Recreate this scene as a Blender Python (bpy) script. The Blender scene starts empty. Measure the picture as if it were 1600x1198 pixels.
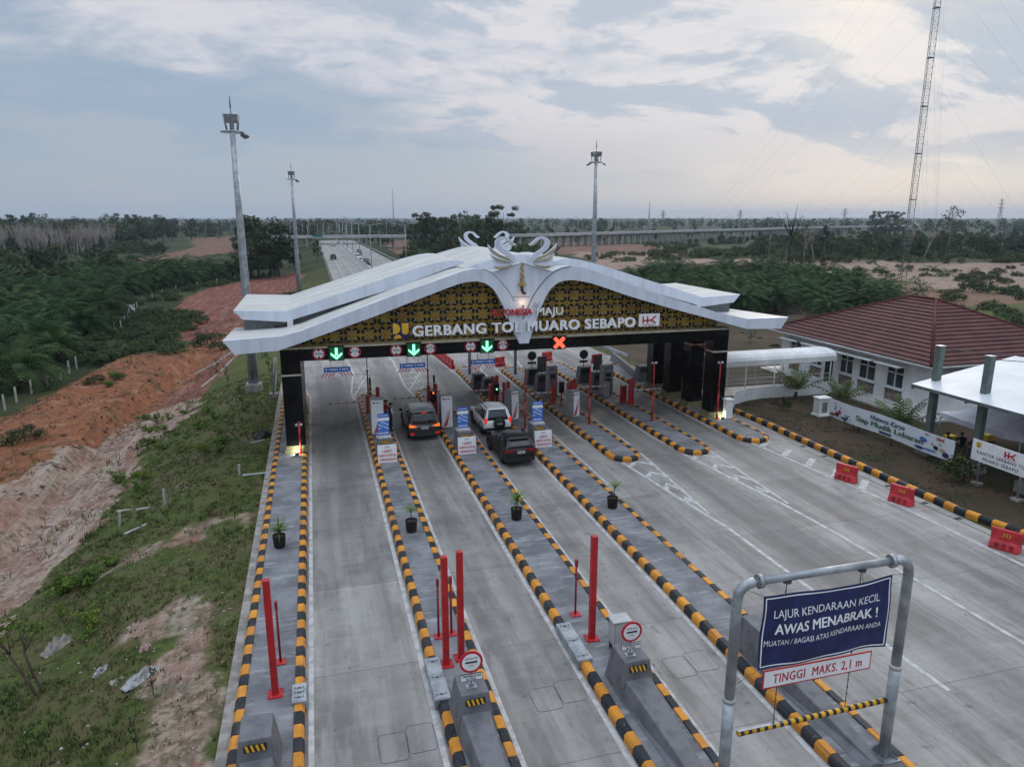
import bpy, bmesh, math, random
from mathutils import Vector, Matrix, noise
from mathutils.geometry import tessellate_polygon
PI = math.pi
R = math.radians
S = bpy.context.scene
COL = S.collection
random.seed(7)

# ------------------------------------------------------------------ camera
F_PX, HZ, VX, CAMH = 1109.0, 340.0, 484.0, 12.8
PITCH = math.atan((599 - HZ) / F_PX)
YAW = math.atan((800 - VX) / (F_PX / math.cos(PITCH)))
FW = Vector((math.sin(YAW) * math.cos(PITCH), math.cos(YAW) * math.cos(PITCH), -math.sin(PITCH)))
RT = Vector((math.cos(YAW), -math.sin(YAW), 0))
UP = Vector((math.sin(YAW) * math.sin(PITCH), math.cos(YAW) * math.sin(PITCH), math.cos(PITCH)))
cd = bpy.data.cameras.new('camera')
cd.sensor_fit = 'HORIZONTAL'
cd.sensor_width = 36
cd.lens = F_PX / 1600 * 36
cd.clip_start = 0.3
cd.clip_end = 12000
cam = bpy.data.objects.new('camera', cd)
COL.objects.link(cam)
cam.location = (0, 0, CAMH)
cam.rotation_euler = (PI / 2 - PITCH, 0, -YAW)
S.camera = cam


def spot(x, y, z=0.0):
    """the place on the level z that the survey photo shows at x, y"""
    r = FW + RT * ((x - 800) / F_PX) - UP * ((y - 599) / F_PX)
    t = (z - CAMH) / r.z
    return (r.x * t, r.y * t)


def seen(X, Y, Z):
    d = Vector((X, Y, Z - CAMH))
    c = d.dot(FW)
    return (800 + F_PX * d.dot(RT) / c, 599 - F_PX * d.dot(UP) / c) if c > 1 else (-9e9, -9e9)


# ------------------------------------------------------------------ sky, sun, exposure
SUN_AZ, SUN_EL = R(42), R(16)
SUND = Vector((math.sin(SUN_AZ) * math.cos(SUN_EL), math.cos(SUN_AZ) * math.cos(SUN_EL), math.sin(SUN_EL)))
S.view_settings.view_transform = 'Standard'
S.view_settings.look = 'None'
S.view_settings.exposure = 0.08
S.view_settings.gamma = 1.0
S.render.engine = 'CYCLES'
S.cycles.max_bounces = 6
S.cycles.diffuse_bounces = 3
S.cycles.glossy_bounces = 3
S.cycles.transmission_bounces = 3
S.cycles.transparent_max_bounces = 6
S.cycles.volume_bounces = 0
S.cycles.caustics_reflective = False
S.cycles.caustics_refractive = False


class NT:
    """small node-graph writer"""
    def __init__(s, tree):
        s.t = tree
        s.n = tree.nodes
        s.n.clear()

    def a(s, typ, ins=None, **props):
        n = s.n.new(typ)
        for k, v in props.items():
            setattr(n, k, v)
        for k, v in (ins or {}).items():
            sock = n.inputs[k]
            if isinstance(v, bpy.types.NodeSocket):
                s.t.links.new(v, sock)
            else:
                sock.default_value = v
        return n

    def m(s, op, a, b=0.0, c=None, clamp=False):
        n = s.n.new('ShaderNodeMath')
        n.operation = op
        n.use_clamp = clamp
        for i, v in enumerate((a, b, c)):
            if v is None:
                continue
            if isinstance(v, bpy.types.NodeSocket):
                s.t.links.new(v, n.inputs[i])
            else:
                n.inputs[i].default_value = v
        return n.outputs[0]

    def ss(s, v, lo, hi, o0=0.0, o1=1.0):
        n = s.a('ShaderNodeMapRange', {0: v, 1: lo, 2: hi, 3: o0, 4: o1}, interpolation_type='SMOOTHSTEP')
        return n.outputs[0]

    def mix(s, f, a, b, typ='MIX'):
        n = s.n.new('ShaderNodeMix')
        n.data_type = 'RGBA'
        n.blend_type = typ
        for i, v in ((0, f), (6, a), (7, b)):
            if isinstance(v, bpy.types.NodeSocket):
                s.t.links.new(v, n.inputs[i])
            else:
                n.inputs[i].default_value = v if i == 0 else tuple(v) + ((1,) if len(v) == 3 else ())
        return n.outputs[2]

    def noise(s, vec, scale, detail=4, rough=.55, dist=0.0):
        n = s.a('ShaderNodeTexNoise', {'Vector': vec, 'Scale': scale, 'Detail': detail, 'Roughness': rough, 'Distortion': dist})
        return n.outputs[0]

    def scale(s, vec, v):
        return s.a('ShaderNodeVectorMath', {0: vec, 1: v}, operation='MULTIPLY').outputs[0]


W = bpy.data.worlds.new('World')
S.world = W
W.use_nodes = True
g = NT(W.node_tree)
tc = g.a('ShaderNodeTexCoord').outputs['Generated']
sp = g.a('ShaderNodeSeparateXYZ', {0: tc})
zc = g.m('MAXIMUM', sp.outputs[2], 0.0)
den = g.m('ADD', zc, 0.24)
cx, cy = g.m('DIVIDE', sp.outputs[0], den), g.m('DIVIDE', sp.outputs[1], den)
cv = g.a('ShaderNodeCombineXYZ', {0: cx, 1: cy, 2: 3.3}).outputs[0]
sky = g.a('ShaderNodeTexSky', sky_type='NISHITA', sun_disc=False, sun_elevation=SUN_EL, sun_rotation=SUN_AZ,
          air_density=1.0, dust_density=2.0, ozone_density=2.0)
big = g.noise(g.scale(cv, (.62, .82, 1)), 1.0, 9, .6, .35)
fine = g.noise(g.scale(cv, (1.1, 1.5, 1)), 1.9, 9, .64, .3)
band = g.noise(g.scale(cv, (.10, .55, 1)), 1.3, 5, .55, .3)
dot = g.a('ShaderNodeVectorMath', {0: tc, 1: SUND}, operation='DOT_PRODUCT').outputs['Value']
glow = g.m('MULTIPLY', g.ss(dot, .74, 1.0), g.ss(zc, .03, .17, .25, 1.0))
low = g.ss(zc, .02, .13)
f = g.m('ADD', g.m('MULTIPLY', big, .5), g.m('ADD', g.m('MULTIPLY', fine, .3), g.m('MULTIPLY', band, .2)))
f = g.m('ADD', f, g.m('MULTIPLY', glow, .075))
bright = g.m('MULTIPLY', g.ss(f, .47, .555), g.m('ADD', .14, g.m('MULTIPLY', low, .68)))
d = g.m('ADD', g.m('MULTIPLY', g.noise(g.scale(cv, (.95, 1.35, 1)), 1.25, 9, .62, .35), .72), g.m('MULTIPLY', fine, .28))
dark = g.m('MULTIPLY', g.ss(d, .485, .545), low)
base = g.mix(g.ss(zc, .0, .3), (3.9, 4.5, 5.3), (3.45, 4.35, 5.65))
base = g.mix(.1, base, sky.outputs[0])
lit = g.mix(g.ss(zc, .05, .2), (5.6, 5.2, 5.6), (7.2, 7.0, 7.35))
lit = g.mix(g.m('MULTIPLY', glow, .8), lit, (8.1, 7.75, 7.7))
colr = g.mix(bright, base, lit)
colr = g.mix(g.m('MULTIPLY', dark, .64), colr, g.mix(glow, (3.0, 4.05, 5.3), (3.7, 4.6, 5.7)))
hot = g.m('MULTIPLY', g.ss(dot, .985, 1.0), g.ss(f, .5, .64))
colr = g.mix(g.m('MULTIPLY', hot, .5), colr, (11, 9.8, 8.2))
gain = g.ss(zc, .36, .95, 1.0, 2.7)
colr = g.a('ShaderNodeVectorMath', {0: colr, 1: g.a('ShaderNodeCombineXYZ', {0: gain, 1: gain, 2: gain}).outputs[0]}, operation='MULTIPLY').outputs[0]
bg = g.a('ShaderNodeBackground', {0: colr, 1: .1})
g.a('ShaderNodeOutputWorld', {0: bg.outputs[0]})

sd = bpy.data.lights.new('sun', 'SUN')
sd.energy = 0.6
sd.angle = R(14)
sd.color = (1, .9, .8)
sun = bpy.data.objects.new('sun', sd)
COL.objects.link(sun)
sun.rotation_euler = SUND.to_track_quat('Z', 'Y').to_euler()
sun.location = (60, 60, 90)

# ------------------------------------------------------------------ materials
MATS = {}


def mat(name, col, rough=.6, var=.16, scale=2.5, metal=0.0, col2=None, bump=0.0, bscale=30, emit=0.0, rnd=0.0,
        stretch=(1, 1, 1), spec=.4, lo=.38, hi=.64, trans=0.0):
    if name in MATS:
        return MATS[name]
    m = bpy.data.materials.new(name)
    m.use_nodes = True
    g = NT(m.node_tree)
    co = g.scale(g.a('ShaderNodeTexCoord').outputs['Object'], stretch)
    n = g.noise(co, scale, 6, .62)
    dark = tuple(c * (1 - var) for c in col) if col2 is None else col2
    lite = tuple(min(1, c * (1 + var * .6)) for c in col) if col2 is None else col
    c = g.mix(g.ss(n, lo, hi), dark, lite)
    if rnd:
        r = g.a('ShaderNodeObjectInfo').outputs['Random']
        k = g.m('ADD', g.m('MULTIPLY', r, 2 * rnd), 1 - rnd)
        r2 = g.m('FRACT', g.m('MULTIPLY', r, 17.3))
        k2 = g.m('MULTIPLY', k, g.m('ADD', g.m('MULTIPLY', r2, rnd * 1.2), 1 - rnd * .6))
        c = g.a('ShaderNodeVectorMath', {0: c, 1: g.a('ShaderNodeCombineXYZ', {0: k2, 1: k, 2: k}).outputs[0]}, operation='MULTIPLY').outputs[0]
    b = g.a('ShaderNodeBsdfPrincipled', {'Base Color': c, 'Roughness': rough, 'Metallic': metal, 'Specular IOR Level': spec})
    if emit:
        b.inputs['Emission Color'].default_value = tuple(col) + (1,)
        b.inputs['Emission Strength'].default_value = emit
    if bump:
        nb = g.noise(co, bscale, 4, .6)
        bp = g.a('ShaderNodeBump', {'Height': nb, 'Strength': bump, 'Distance': .02})
        g.t.links.new(bp.outputs[0], b.inputs['Normal'])
    out = b.outputs[0]
    if trans:
        tb = g.a('ShaderNodeBsdfTranslucent', {0: c})
        out = g.a('ShaderNodeMixShader', {0: trans, 1: out, 2: tb.outputs[0]}).outputs[0]
    g.a('ShaderNodeOutputMaterial', {0: out})
    MATS[name] = m
    return m


def foliage(name, a, b, rnd=.25):
    return mat(name, b, .6, scale=.9, col2=a, rnd=rnd, spec=.25, trans=.25, lo=.3, hi=.7)


def kerb_paint(name, a, b_, worn):
    m = bpy.data.materials.new(name)
    m.use_nodes = True
    g = NT(m.node_tree)
    pos = g.a('ShaderNodeNewGeometry').outputs['Position']
    c = g.mix(g.ss(g.noise(pos, 1.3, 5, .6), .36, .64), a, b_)
    chip = g.ss(g.noise(pos, 9, 6, .7), .62, .68)
    c = g.mix(g.m('MULTIPLY', chip, .75), c, worn)
    scuff = g.m('MULTIPLY', g.ss(g.noise(g.scale(pos, (1, .12, 5)), 5, 4, .6), .58, .66), .5)
    c = g.mix(scuff, c, (.07, .065, .06))
    bp = g.a('ShaderNodeBump', {'Height': g.noise(pos, 30, 4, .6), 'Strength': .25, 'Distance': .02})
    b = g.a('ShaderNodeBsdfPrincipled', {'Base Color': c, 'Roughness': .6, 'Specular IOR Level': .3, 'Normal': bp.outputs[0]})
    g.a('ShaderNodeOutputMaterial', {0: b.outputs[0]})
    return m


YEL = kerb_paint('kerb_yellow', (.68, .285, .028), (.52, .21, .028), (.3, .25, .17))
BLK = kerb_paint('kerb_black', (.014, .017, .022), (.03, .033, .038), (.17, .16, .145))
WALK = bpy.data.materials.new('island_concrete')
WALK.use_nodes = True
g = NT(WALK.node_tree)
pos = g.a('ShaderNodeNewGeometry').outputs['Position']
spw = g.a('ShaderNodeSeparateXYZ', {0: pos})
c = g.mix(g.ss(g.noise(pos, .8, 6, .62), .36, .64), (.125, .13, .138), (.215, .22, .23))
c = g.mix(g.m('MULTIPLY', g.ss(g.noise(g.scale(pos, (.6, 3.2, 1)), 1.2, 7, .68, .4), .52, .66), .6), c, (.36, .37, .38))
c = g.mix(g.m('MULTIPLY', g.ss(g.noise(pos, 3.5, 6, .7), .56, .7), .5), c, (.085, .085, .09))
c = g.mix(g.m('MULTIPLY', g.m('LESS_THAN', g.m('PINGPONG', spw.outputs[1], 1.5), .012), .6), c, (.05, .05, .05))
b = g.a('ShaderNodeBsdfPrincipled', {'Base Color': c, 'Roughness': .75, 'Specular IOR Level': .3})
g.a('ShaderNodeOutputMaterial', {0: b.outputs[0]})
CRASH = mat('painted_concrete', (.155, .158, .168), .7, scale=2.2, col2=(.095, .098, .108), bump=.3, bscale=18, lo=.3, hi=.6)
CONC = mat('raw_concrete', (.34, .32, .29), .9, scale=2, col2=(.2, .185, .165), bump=.4, bscale=20)
PALEC = mat('pale_concrete', (.5, .5, .49), .8, scale=2, col2=(.36, .36, .35))
REDP = mat('red_paint', (.46, .022, .025), .4, scale=1.5, var=.25)
REDD = mat('dark_red_paint', (.26, .02, .022), .45, scale=2, var=.3)
ORAN = mat('orange_red_paint', (.6, .09, .03), .4, scale=2, var=.2)
REDPL = mat('red_plastic', (.5, .03, .04), .45, scale=2.5, var=.22)
WHITE = mat('white_paint', (.78, .79, .8), .5, scale=.9, col2=(.66, .68, .68))
WALLW = mat('white_render', (.74, .75, .74), .8, scale=.7, col2=(.6, .61, .6))
PANEL = mat('white_panel', (.68, .73, .82), .35, scale=1.6, col2=(.57, .61, .69), stretch=(1.2, 1, .16), lo=.3, hi=.6)
TEXTW = mat('white_letter', (.85, .86, .88), .4, var=.05)
GALV = mat('galvanised_steel', (.42, .45, .47), .42, scale=3, col2=(.27, .29, .31), metal=.55)
DSTEEL = mat('dark_steel', (.08, .085, .09), .5, var=.2, metal=.3)
GSTEEL = mat('green_grey_steel', (.12, .15, .14), .5, var=.2)
BTILE = mat('black_tile', (.006, .006, .007), .12, var=.3, scale=1, spec=.22)
CREAM = mat('cream_trim', (.5, .47, .36), .6, var=.15)
OLIVE = mat('plinth_stone', (.2, .19, .1), .7, var=.25)
GOLD = mat('gold_lattice', (.56, .36, .065), .42, scale=1.1, col2=(.36, .22, .04), metal=.2)
GOLDB = mat('gold_ornament', (.5, .36, .13), .4, var=.25, metal=.4)
LATB = mat('lattice_backing', (.013, .012, .011), .6, var=.3)
REDL = mat('red_letter', (.45, .015, .03), .45, var=.1)
BLUES = mat('sign_blue', (.03, .13, .52), .5, var=.12)
NAVY = mat('banner_navy', (.017, .022, .10), .55, scale=2.2, var=.3, bump=.35, bscale=2.2)
SIGNW = mat('sign_white', (.8, .81, .82), .45, var=.06)
SIGNR = mat('sign_red', (.5, .02, .035), .45, var=.1)
INK = mat('sign_ink', (.015, .015, .018), .5, var=.1)
YELS = mat('hazard_yellow', (.65, .36, .02), .5, var=.15)
LEDG = mat('green_led', (.3, 1, .6), .5, var=.02, emit=1.25)
LEDGD = mat('green_led_field', (.006, .12, .04), .5, var=.1, emit=.2)
LEDR = mat('red_led', (1, .13, .06), .5, var=.02, emit=1.15)
GLASS = mat('dark_glass', (.012, .015, .018), .08, var=.2, spec=.7)
RUBBER = mat('tyre_rubber', (.014, .014, .015), .85, var=.2)
ROAD_MARK = mat('road_paint', (.52, .52, .51), .75, scale=3, col2=(.33, .33, .32), lo=.36, hi=.6)
CUT = mat('joint_seal', (.05, .05, .05), .9, var=.2)


# ------------------------------------------------------------------ mesh writer
class MB:
    def __init__(s):
        s.v, s.f, s.k, s.mats = [], [], [], []
        s.M = Matrix()
        s.sm = []

    def mi(s, m):
        if m not in s.mats:
            s.mats.append(m)
        return s.mats.index(m)

    def add(s, vs, fs, m, smooth=False):
        o = len(s.v)
        M = s.M
        s.v += [tuple(M @ Vector(p)) for p in vs]
        k = s.mi(m)
        for f in fs:
            s.f.append(tuple(i + o for i in f))
            s.k.append(k)
            s.sm.append(smooth)
        return s

    def box(s, x0, y0, z0, x1, y1, z1, m, tx=1.0, ty=None, rot=None):
        ty = tx if ty is None else ty
        cx, cy, hx, hy = (x0 + x1) / 2, (y0 + y1) / 2, (x1 - x0) / 2, (y1 - y0) / 2
        vs = [(cx + a * hx, cy + b * hy, z0) for a, b in ((-1, -1), (1, -1), (1, 1), (-1, 1))]
        vs += [(cx + a * hx * tx, cy + b * hy * ty, z1) for a, b in ((-1, -1), (1, -1), (1, 1), (-1, 1))]
        if rot:
            c, q = math.cos(rot), math.sin(rot)
            vs = [(cx + (x - cx) * c - (y - cy) * q, cy + (x - cx) * q + (y - cy) * c, z) for x, y, z in vs]
        return s.add(vs, [(3, 2, 1, 0), (4, 5, 6, 7), (0, 1, 5, 4), (1, 2, 6, 5), (2, 3, 7, 6), (3, 0, 4, 7)], m)

    def prism(s, poly, ax, a0, a1, m):
        """extrude a 2-D outline along axis ax ('x': outline is y,z; 'y': x,z; 'z': x,y)"""
        put = {'x': lambda p, a: (a, p[0], p[1]), 'y': lambda p, a: (p[0], a, p[1]), 'z': lambda p, a: (p[0], p[1], a)}[ax]
        n = len(poly)
        vs = [put(p, a0) for p in poly] + [put(p, a1) for p in poly]
        tris = tessellate_polygon([[Vector((p[0], p[1], 0)) for p in poly]])
        fs = []
        for t in tris:
            fs.append(tuple(t))
            fs.append(tuple(n + i for i in reversed(t)))
        fs += [(i, (i + 1) % n, n + (i + 1) % n, n + i) for i in range(n)]
        return s.add(vs, fs, m)

    def tube(s, pts, r, m, n=8, r1=None, cap=True, smooth=True):
        pts = [Vector(p) for p in pts]
        L = len(pts)
        vs, fs = [], []
        ref = None
        for i, p in enumerate(pts):
            t = (pts[min(i + 1, L - 1)] - pts[max(i - 1, 0)]).normalized()
            if ref is None:
                ref = Vector((0, 0, 1)) if abs(t.z) < .9 else Vector((1, 0, 0))
            u = t.cross(ref).normalized()
            w = t.cross(u).normalized()
            ref = -w if False else ref
            rr = r if r1 is None else r + (r1 - r) * i / max(1, L - 1)
            if isinstance(r, (list, tuple)):
                rr = r[i]
            for j in range(n):
                a = 2 * PI * j / n
                vs.append(p + u * (rr * math.cos(a)) + w * (rr * math.sin(a)))
        for i in range(L - 1):
            for j in range(n):
                fs.append((i * n + j, i * n + (j + 1) % n, (i + 1) * n + (j + 1) % n, (i + 1) * n + j))
        s.add(vs, fs, m, smooth)
        if cap:
            o = len(s.v) - len(vs)
            k = s.mi(m)
            for ring in (tuple(o + j for j in reversed(range(n))), tuple(o + (L - 1) * n + j for j in range(n))):
                s.f.append(ring)
                s.k.append(k)
                s.sm.append(False)
        return s

    def disc(s, c, r, ax, th, m, n=24, r0=0.0):
        """flat round plate (or ring) of thickness th along ax, starting at c"""
        put = {'x': lambda a, b, t: (c[0] + t, c[1] + a, c[2] + b), 'y': lambda a, b, t: (c[0] + a, c[1] + t, c[2] + b),
               'z': lambda a, b, t: (c[0] + a, c[1] + b, c[2] + t)}[ax]
        vs, fs = [], []
        for t in (0, th):
            for q in ((r, r0) if r0 else (r,)):
                vs += [put(q * math.cos(2 * PI * i / n), q * math.sin(2 * PI * i / n), t) for i in range(n)]
        if r0:
            for i in range(n):
                j = (i + 1) % n
                fs += [(i, j, n + j, n + i), (2 * n + i, 3 * n + i, 3 * n + j, 2 * n + j), (i, 2 * n + i, 2 * n + j, j), (n + i, n + j, 3 * n + j, 3 * n + i)]
        else:
            fs = [tuple(range(n)), tuple(range(2 * n - 1, n - 1, -1))] + [(i, n + i, n + (i + 1) % n, (i + 1) % n) for i in range(n)]
        return s.add(vs, fs, m)

    def lathe(s, prof, c, m, n=12, smooth=True):
        vs, fs = [], []
        for r, z in prof:
            vs += [(c[0] + r * math.cos(2 * PI * i / n), c[1] + r * math.sin(2 * PI * i / n), c[2] + z) for i in range(n)]
        for k in range(len(prof) - 1):
            fs += [(k * n + i, k * n + (i + 1) % n, (k + 1) * n + (i + 1) % n, (k + 1) * n + i) for i in range(n)]
        return s.add(vs, fs, m, smooth)

    def ball(s, c, r, m, sx=1, sy=1, sz=1, n=10):
        prof = [(max(1e-3, r * math.sin(PI * i / 8)), -r * math.cos(PI * i / 8)) for i in range(9)]
        M0 = s.M
        s.M = M0 @ Matrix.Translation(c) @ Matrix.Diagonal((sx, sy, sz, 1))
        s.lathe(prof, (0, 0, 0), m, n)
        s.M = M0
        return s

    def loft(s, rings, m, smooth=True, cap=True):
        n = len(rings[0])
        vs = [p for r in rings for p in r]
        fs = [(k * n + i, k * n + (i + 1) % n, (k + 1) * n + (i + 1) % n, (k + 1) * n + i) for k in range(len(rings) - 1) for i in range(n)]
        if cap:
            fs += [tuple(reversed(range(n))), tuple((len(rings) - 1) * n + i for i in range(n))]
        return s.add(vs, fs, m, smooth)

    def text(s, body, x0, z0, w, h, y, m, depth=.01, bold=0.0, shear=0.0, face=-1, sp=1.0):
        """lettering in the x-z plane standing on z0 with its capitals h tall; w = full width (None: natural)"""
        tv, tf = glyphs(body, bold, shear, sp)
        xs = [p[0] for p in tv]
        mn, mx = min(xs), max(xs)
        kz = h / CAP
        kx = kz if w is None else w / (mx - mn)
        offs = ((0, 0),) if not bold else ((-bold, -bold * .5), (bold, -bold * .5), (-bold, bold * .5), (bold, bold * .5))
        for i, (ox, oz) in enumerate(offs):
            vs = [(x0 + (p[0] + ox - mn) * kx, y - (p[2] * depth + i * .0015), z0 + (p[1] + oz) * kz) for p in tv]
            s.add(vs, tf, m)
        return s

    def build(s, name, parent=None, bevel=0.0, label=None, cat=None, group=None, kind=None, loc=None, rz=0.0):
        me = bpy.data.meshes.new(name)
        me.from_pydata(s.v, [], s.f)
        for m in s.mats:
            me.materials.append(m)
        me.polygons.foreach_set('material_index', s.k)
        me.polygons.foreach_set('use_smooth', s.sm)
        me.update()
        o = bpy.data.objects.new(name, me)
        COL.objects.link(o)
        if parent:
            o.parent = parent
        if loc:
            o.location = loc
        o.rotation_euler.z = rz
        if bevel:
            b = o.modifiers.new('edge', 'BEVEL')
            b.width = bevel
            b.segments = 2
            b.limit_method = 'ANGLE'
        tag(o, label, cat, group, kind)
        return o


CAP = 0.7
_gl = {}


def glyphs(body, bold, shear, sp):
    bold = 0
    key = (body, bold, shear, sp)
    if key not in _gl:
        cu = bpy.data.curves.new('lettering', 'FONT')
        cu.body = body
        cu.size = 1
        cu.extrude = .5
        cu.offset = bold
        cu.shear = shear
        cu.space_character = sp
        cu.resolution_u = 3
        o = bpy.data.objects.new('lettering', cu)
        COL.objects.link(o)
        dg = bpy.context.evaluated_depsgraph_get()
        me = bpy.data.meshes.new_from_object(o.evaluated_get(dg))
        _gl[key] = ([tuple(v.co) for v in me.vertices], [tuple(p.vertices) for p in me.polygons])
        bpy.data.objects.remove(o)
        bpy.data.meshes.remove(me)
        bpy.data.curves.remove(cu)
    return _gl[key]


def tag(o, label=None, cat=None, group=None, kind=None):
    for k, v in (('label', label), ('category', cat), ('group', group), ('kind', kind)):
        if v:
            o[k] = v
    return o


def thing(name, loc, label, cat, group=None, rz=0.0):
    o = bpy.data.objects.new(name, None)
    COL.objects.link(o)
    o.empty_display_size = .2
    o.location = loc
    o.rotation_euler.z = rz
    return tag(o, label, cat, group)


KIDS = {}


def kids(o):
    return [c for c in COL.objects if c.parent == o] if o not in KIDS else KIDS[o]


def copy_tree(root, loc, rz=None, label=None, group=None, scale=None):
    """a copy of a thing with its parts and their sub-parts"""
    r = root.copy()
    COL.objects.link(r)
    r.location = loc
    if rz is not None:
        r.rotation_euler.z = rz
    if scale:
        r.scale = scale if isinstance(scale, tuple) else (scale,) * 3
    tag(r, label, None, group)
    if root not in KIDS:
        KIDS[root] = [c for c in COL.objects if c.parent == root]
    for ch in KIDS[root]:
        c = ch.copy()
        COL.objects.link(c)
        c.parent = r
        if ch not in KIDS:
            KIDS[ch] = [q for q in COL.objects if q.parent == ch]
        for q in KIDS[ch]:
            d = q.copy()
            COL.objects.link(d)
            d.parent = c
    return r


def ss(a, b, x):
    t = max(0.0, min(1.0, (x - a) / (b - a)))
    return t * t * (3 - 2 * t)


def lerp(a, b, t):
    return a + (b - a) * max(0.0, min(1.0, t))


def inpoly(x, y, P):
    c = False
    j = len(P) - 1
    for i in range(len(P)):
        if (P[i][1] > y) != (P[j][1] > y) and x < (P[j][0] - P[i][0]) * (y - P[i][1]) / (P[j][1] - P[i][1]) + P[i][0]:
            c = not c
        j = i
    return c
# ------------------------------------------------------------------ terrain
def edge_l(Y):
    return -2.98 if Y < 60 else lerp(-2.98, 3.6, (Y - 60) / 85) if Y < 145 else 3.6


def edge_r(Y):
    return 26.9 if Y < 60 else lerp(26.9, 23.4, (Y - 60) / 100)


def terrain(X, Y):
    dl, dr = edge_l(Y) - X, X - edge_r(Y)
    z = -0.06
    if dl > 0:
        z -= 2.7 * ss(.5, 13, dl) + .16 * ss(0, 1.2, dl)
        z += 1.3 * ss(11.7, 12.8, dl) * (1 - ss(18.5, 22, dl)) * (1 - ss(80, 96, Y)) * ss(20, 40, Y)
        z += .14 * noise.noise((X * .35, Y * .3, 0)) * ss(.3, 3, dl)
    if dr > 0:
        w = ss(54, 66, Y)
        z -= 2.5 * (w * ss(.5, 16, dr) + (1 - w) * ss(34, 50, dr))
        z += .06 * noise.noise((X * .3, Y * .3, 5)) * ss(.2, 2, dr)
    d = math.hypot(X, Y)
    if d > 120 and (dl > 12 or dr > 12 or Y > 440):
        z += 1.4 * noise.noise((X * .006, Y * .006, 1)) * ss(120, 400, d) * max(ss(12, 60, max(dl, dr)), ss(440, 520, Y))
    if d > 900:
        z += 14 * ss(1400, 4200, d) * (.35 + .65 * noise.noise((X * .0009, Y * .0009, 3)))
    return z


def at(px, py, z=-2.5):
    """ground point under a survey-photo pixel, following the terrain"""
    for _ in range(7):
        X, Y = spot(px, py, z)
        z = .5 * z + .5 * terrain(X, Y)
    return Vector((X, Y, terrain(X, Y)))


def zone(px, z):
    return [spot(x, y, z) for x, y in px]


ORANGE = [(-24.7, 63), (-23.2, 72), (-22, 82), (-17.2, 88), (-9.6, 118), (-10.9, 84), (-13.6, 62), (-16, 48.6), (-17.6, 42.6), (-24, 50)]
RED1 = [(-23.8, 129), (-26, 168), (-16.7, 196), (-5.2, 215), (-2.2, 190), (-5.0, 146), (-8.6, 113), (-11.7, 97), (-20.5, 103)]
RED2 = [(-13.6, 62), (-10.9, 84), (-9.6, 118), (-7.6, 116), (-8.0, 84), (-9.6, 62)]
PALE = [(-18, 40), (-16, 52), (-14.4, 62), (-9.8, 62), (-9.0, 56), (-11.6, 49), (-10.6, 43), (-11.2, 37), (-11.8, 30), (-13, 22), (-20, 22)]
PALE2 = [(-3.3, 31.5), (-6.2, 32.5), (-9.2, 30), (-9, 29), (-5.5, 30.4), (-3.3, 29.8)]
PALE3 = [(-3.2, 24), (-5.6, 25.8), (-6.6, 23), (-5.2, 17), (-4.2, 12), (-3.1, 12)]
PALE4 = [(-5.8, 15), (-8.4, 19), (-9.6, 17), (-7, 12), (-5.4, 12)]
SAND1 = zone([(900, 394), (1020, 398), (1030, 406), (1260, 406), (1400, 410), (1640, 412), (1660, 446), (1500, 452), (1380, 436), (1240, 427), (1010, 424), (930, 418)], -2.5)
BROWN1 = zone([(840, 378), (1000, 379), (1085, 384), (1085, 402), (960, 400), (860, 398)], -2.5)
BROWN2 = zone([(1380, 440), (1600, 452), (1680, 470), (1700, 580), (1560, 520), (1480, 478), (1400, 468)], -2.5)
BROWN3 = zone([(600, 374), (640, 372), (646, 398), (612, 396)], -1.5)
PINK1 = zone([(285, 374), (400, 368), (396, 392), (300, 402), (200, 412), (180, 409), (260, 396), (300, 388)], -3)
LAWN = [(27, 15), (28, 55), (25, 125), (85, 125), (85, 15)]


def axis(lo, hi, step, far, k):
    a = []
    v = lo
    while v <= hi:
        a.append(v)
        v += step
    d = step
    v = hi
    while v < far:
        d *= k
        v += d
        a.append(v)
    return a


XS = axis(-32, 46, .62, 6500, 1.09)
d, v = .62, -32
lx = []
while v > -6500:
    d *= 1.09
    v -= d
    lx.append(v)
XS = lx[::-1] + XS
YS = [-40, -20, -8, 0, 4] + axis(7, 125, .75, 8000, 1.05)
nx, ny = len(XS), len(YS)
gv, gc = [], []
for Y in YS:
    for X in XS:
        z = terrain(X, Y)
        gv.append((X, Y, z))
        jx = X + 1.1 * noise.noise((X * .45, Y * .45, 9)) + .5 * noise.noise((X * 1.4, Y * 1.4, 4))
        jy = Y + 1.8 * noise.noise((X * .4, Y * .4, 2)) + .6 * noise.noise((X * 1.3, Y * 1.3, 7))
        if Y > 130:
            q = Y * .012
            jx, jy = X + q * noise.noise((X * .1, Y * .06, 9)), Y + 3 * q * noise.noise((X * .1, Y * .06, 2))
        r = p = o = b = 0.0
        if -34 < X < 0 and 10 < Y < 240:
            if inpoly(jx, jy, ORANGE):
                o = 1
            elif inpoly(jx, jy, RED1) or inpoly(jx, jy, RED2):
                r = 1
            elif inpoly(jx, jy, PALE):
                p = 1
            elif inpoly(jx, jy, PALE2) or inpoly(jx, jy, PALE3) or inpoly(jx, jy, PALE4):
                p = .6
        if Y > 100:
            if inpoly(jx, jy, SAND1):
                p = 1
            elif inpoly(jx, jy, BROWN1) or inpoly(jx, jy, BROWN2) or inpoly(jx, jy, BROWN3):
                r, p = .5, .5
            elif inpoly(jx, jy, PINK1):
                r, p = .5, .5
        if X > 26 and inpoly(X, Y, LAWN):
            b = 1
        gc.append((r, p, o, b))
gf = [(j * nx + i, j * nx + i + 1, (j + 1) * nx + i + 1, (j + 1) * nx + i) for j in range(ny - 1) for i in range(nx - 1)]
me = bpy.data.meshes.new('ground')
me.from_pydata(gv, [], gf)
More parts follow.
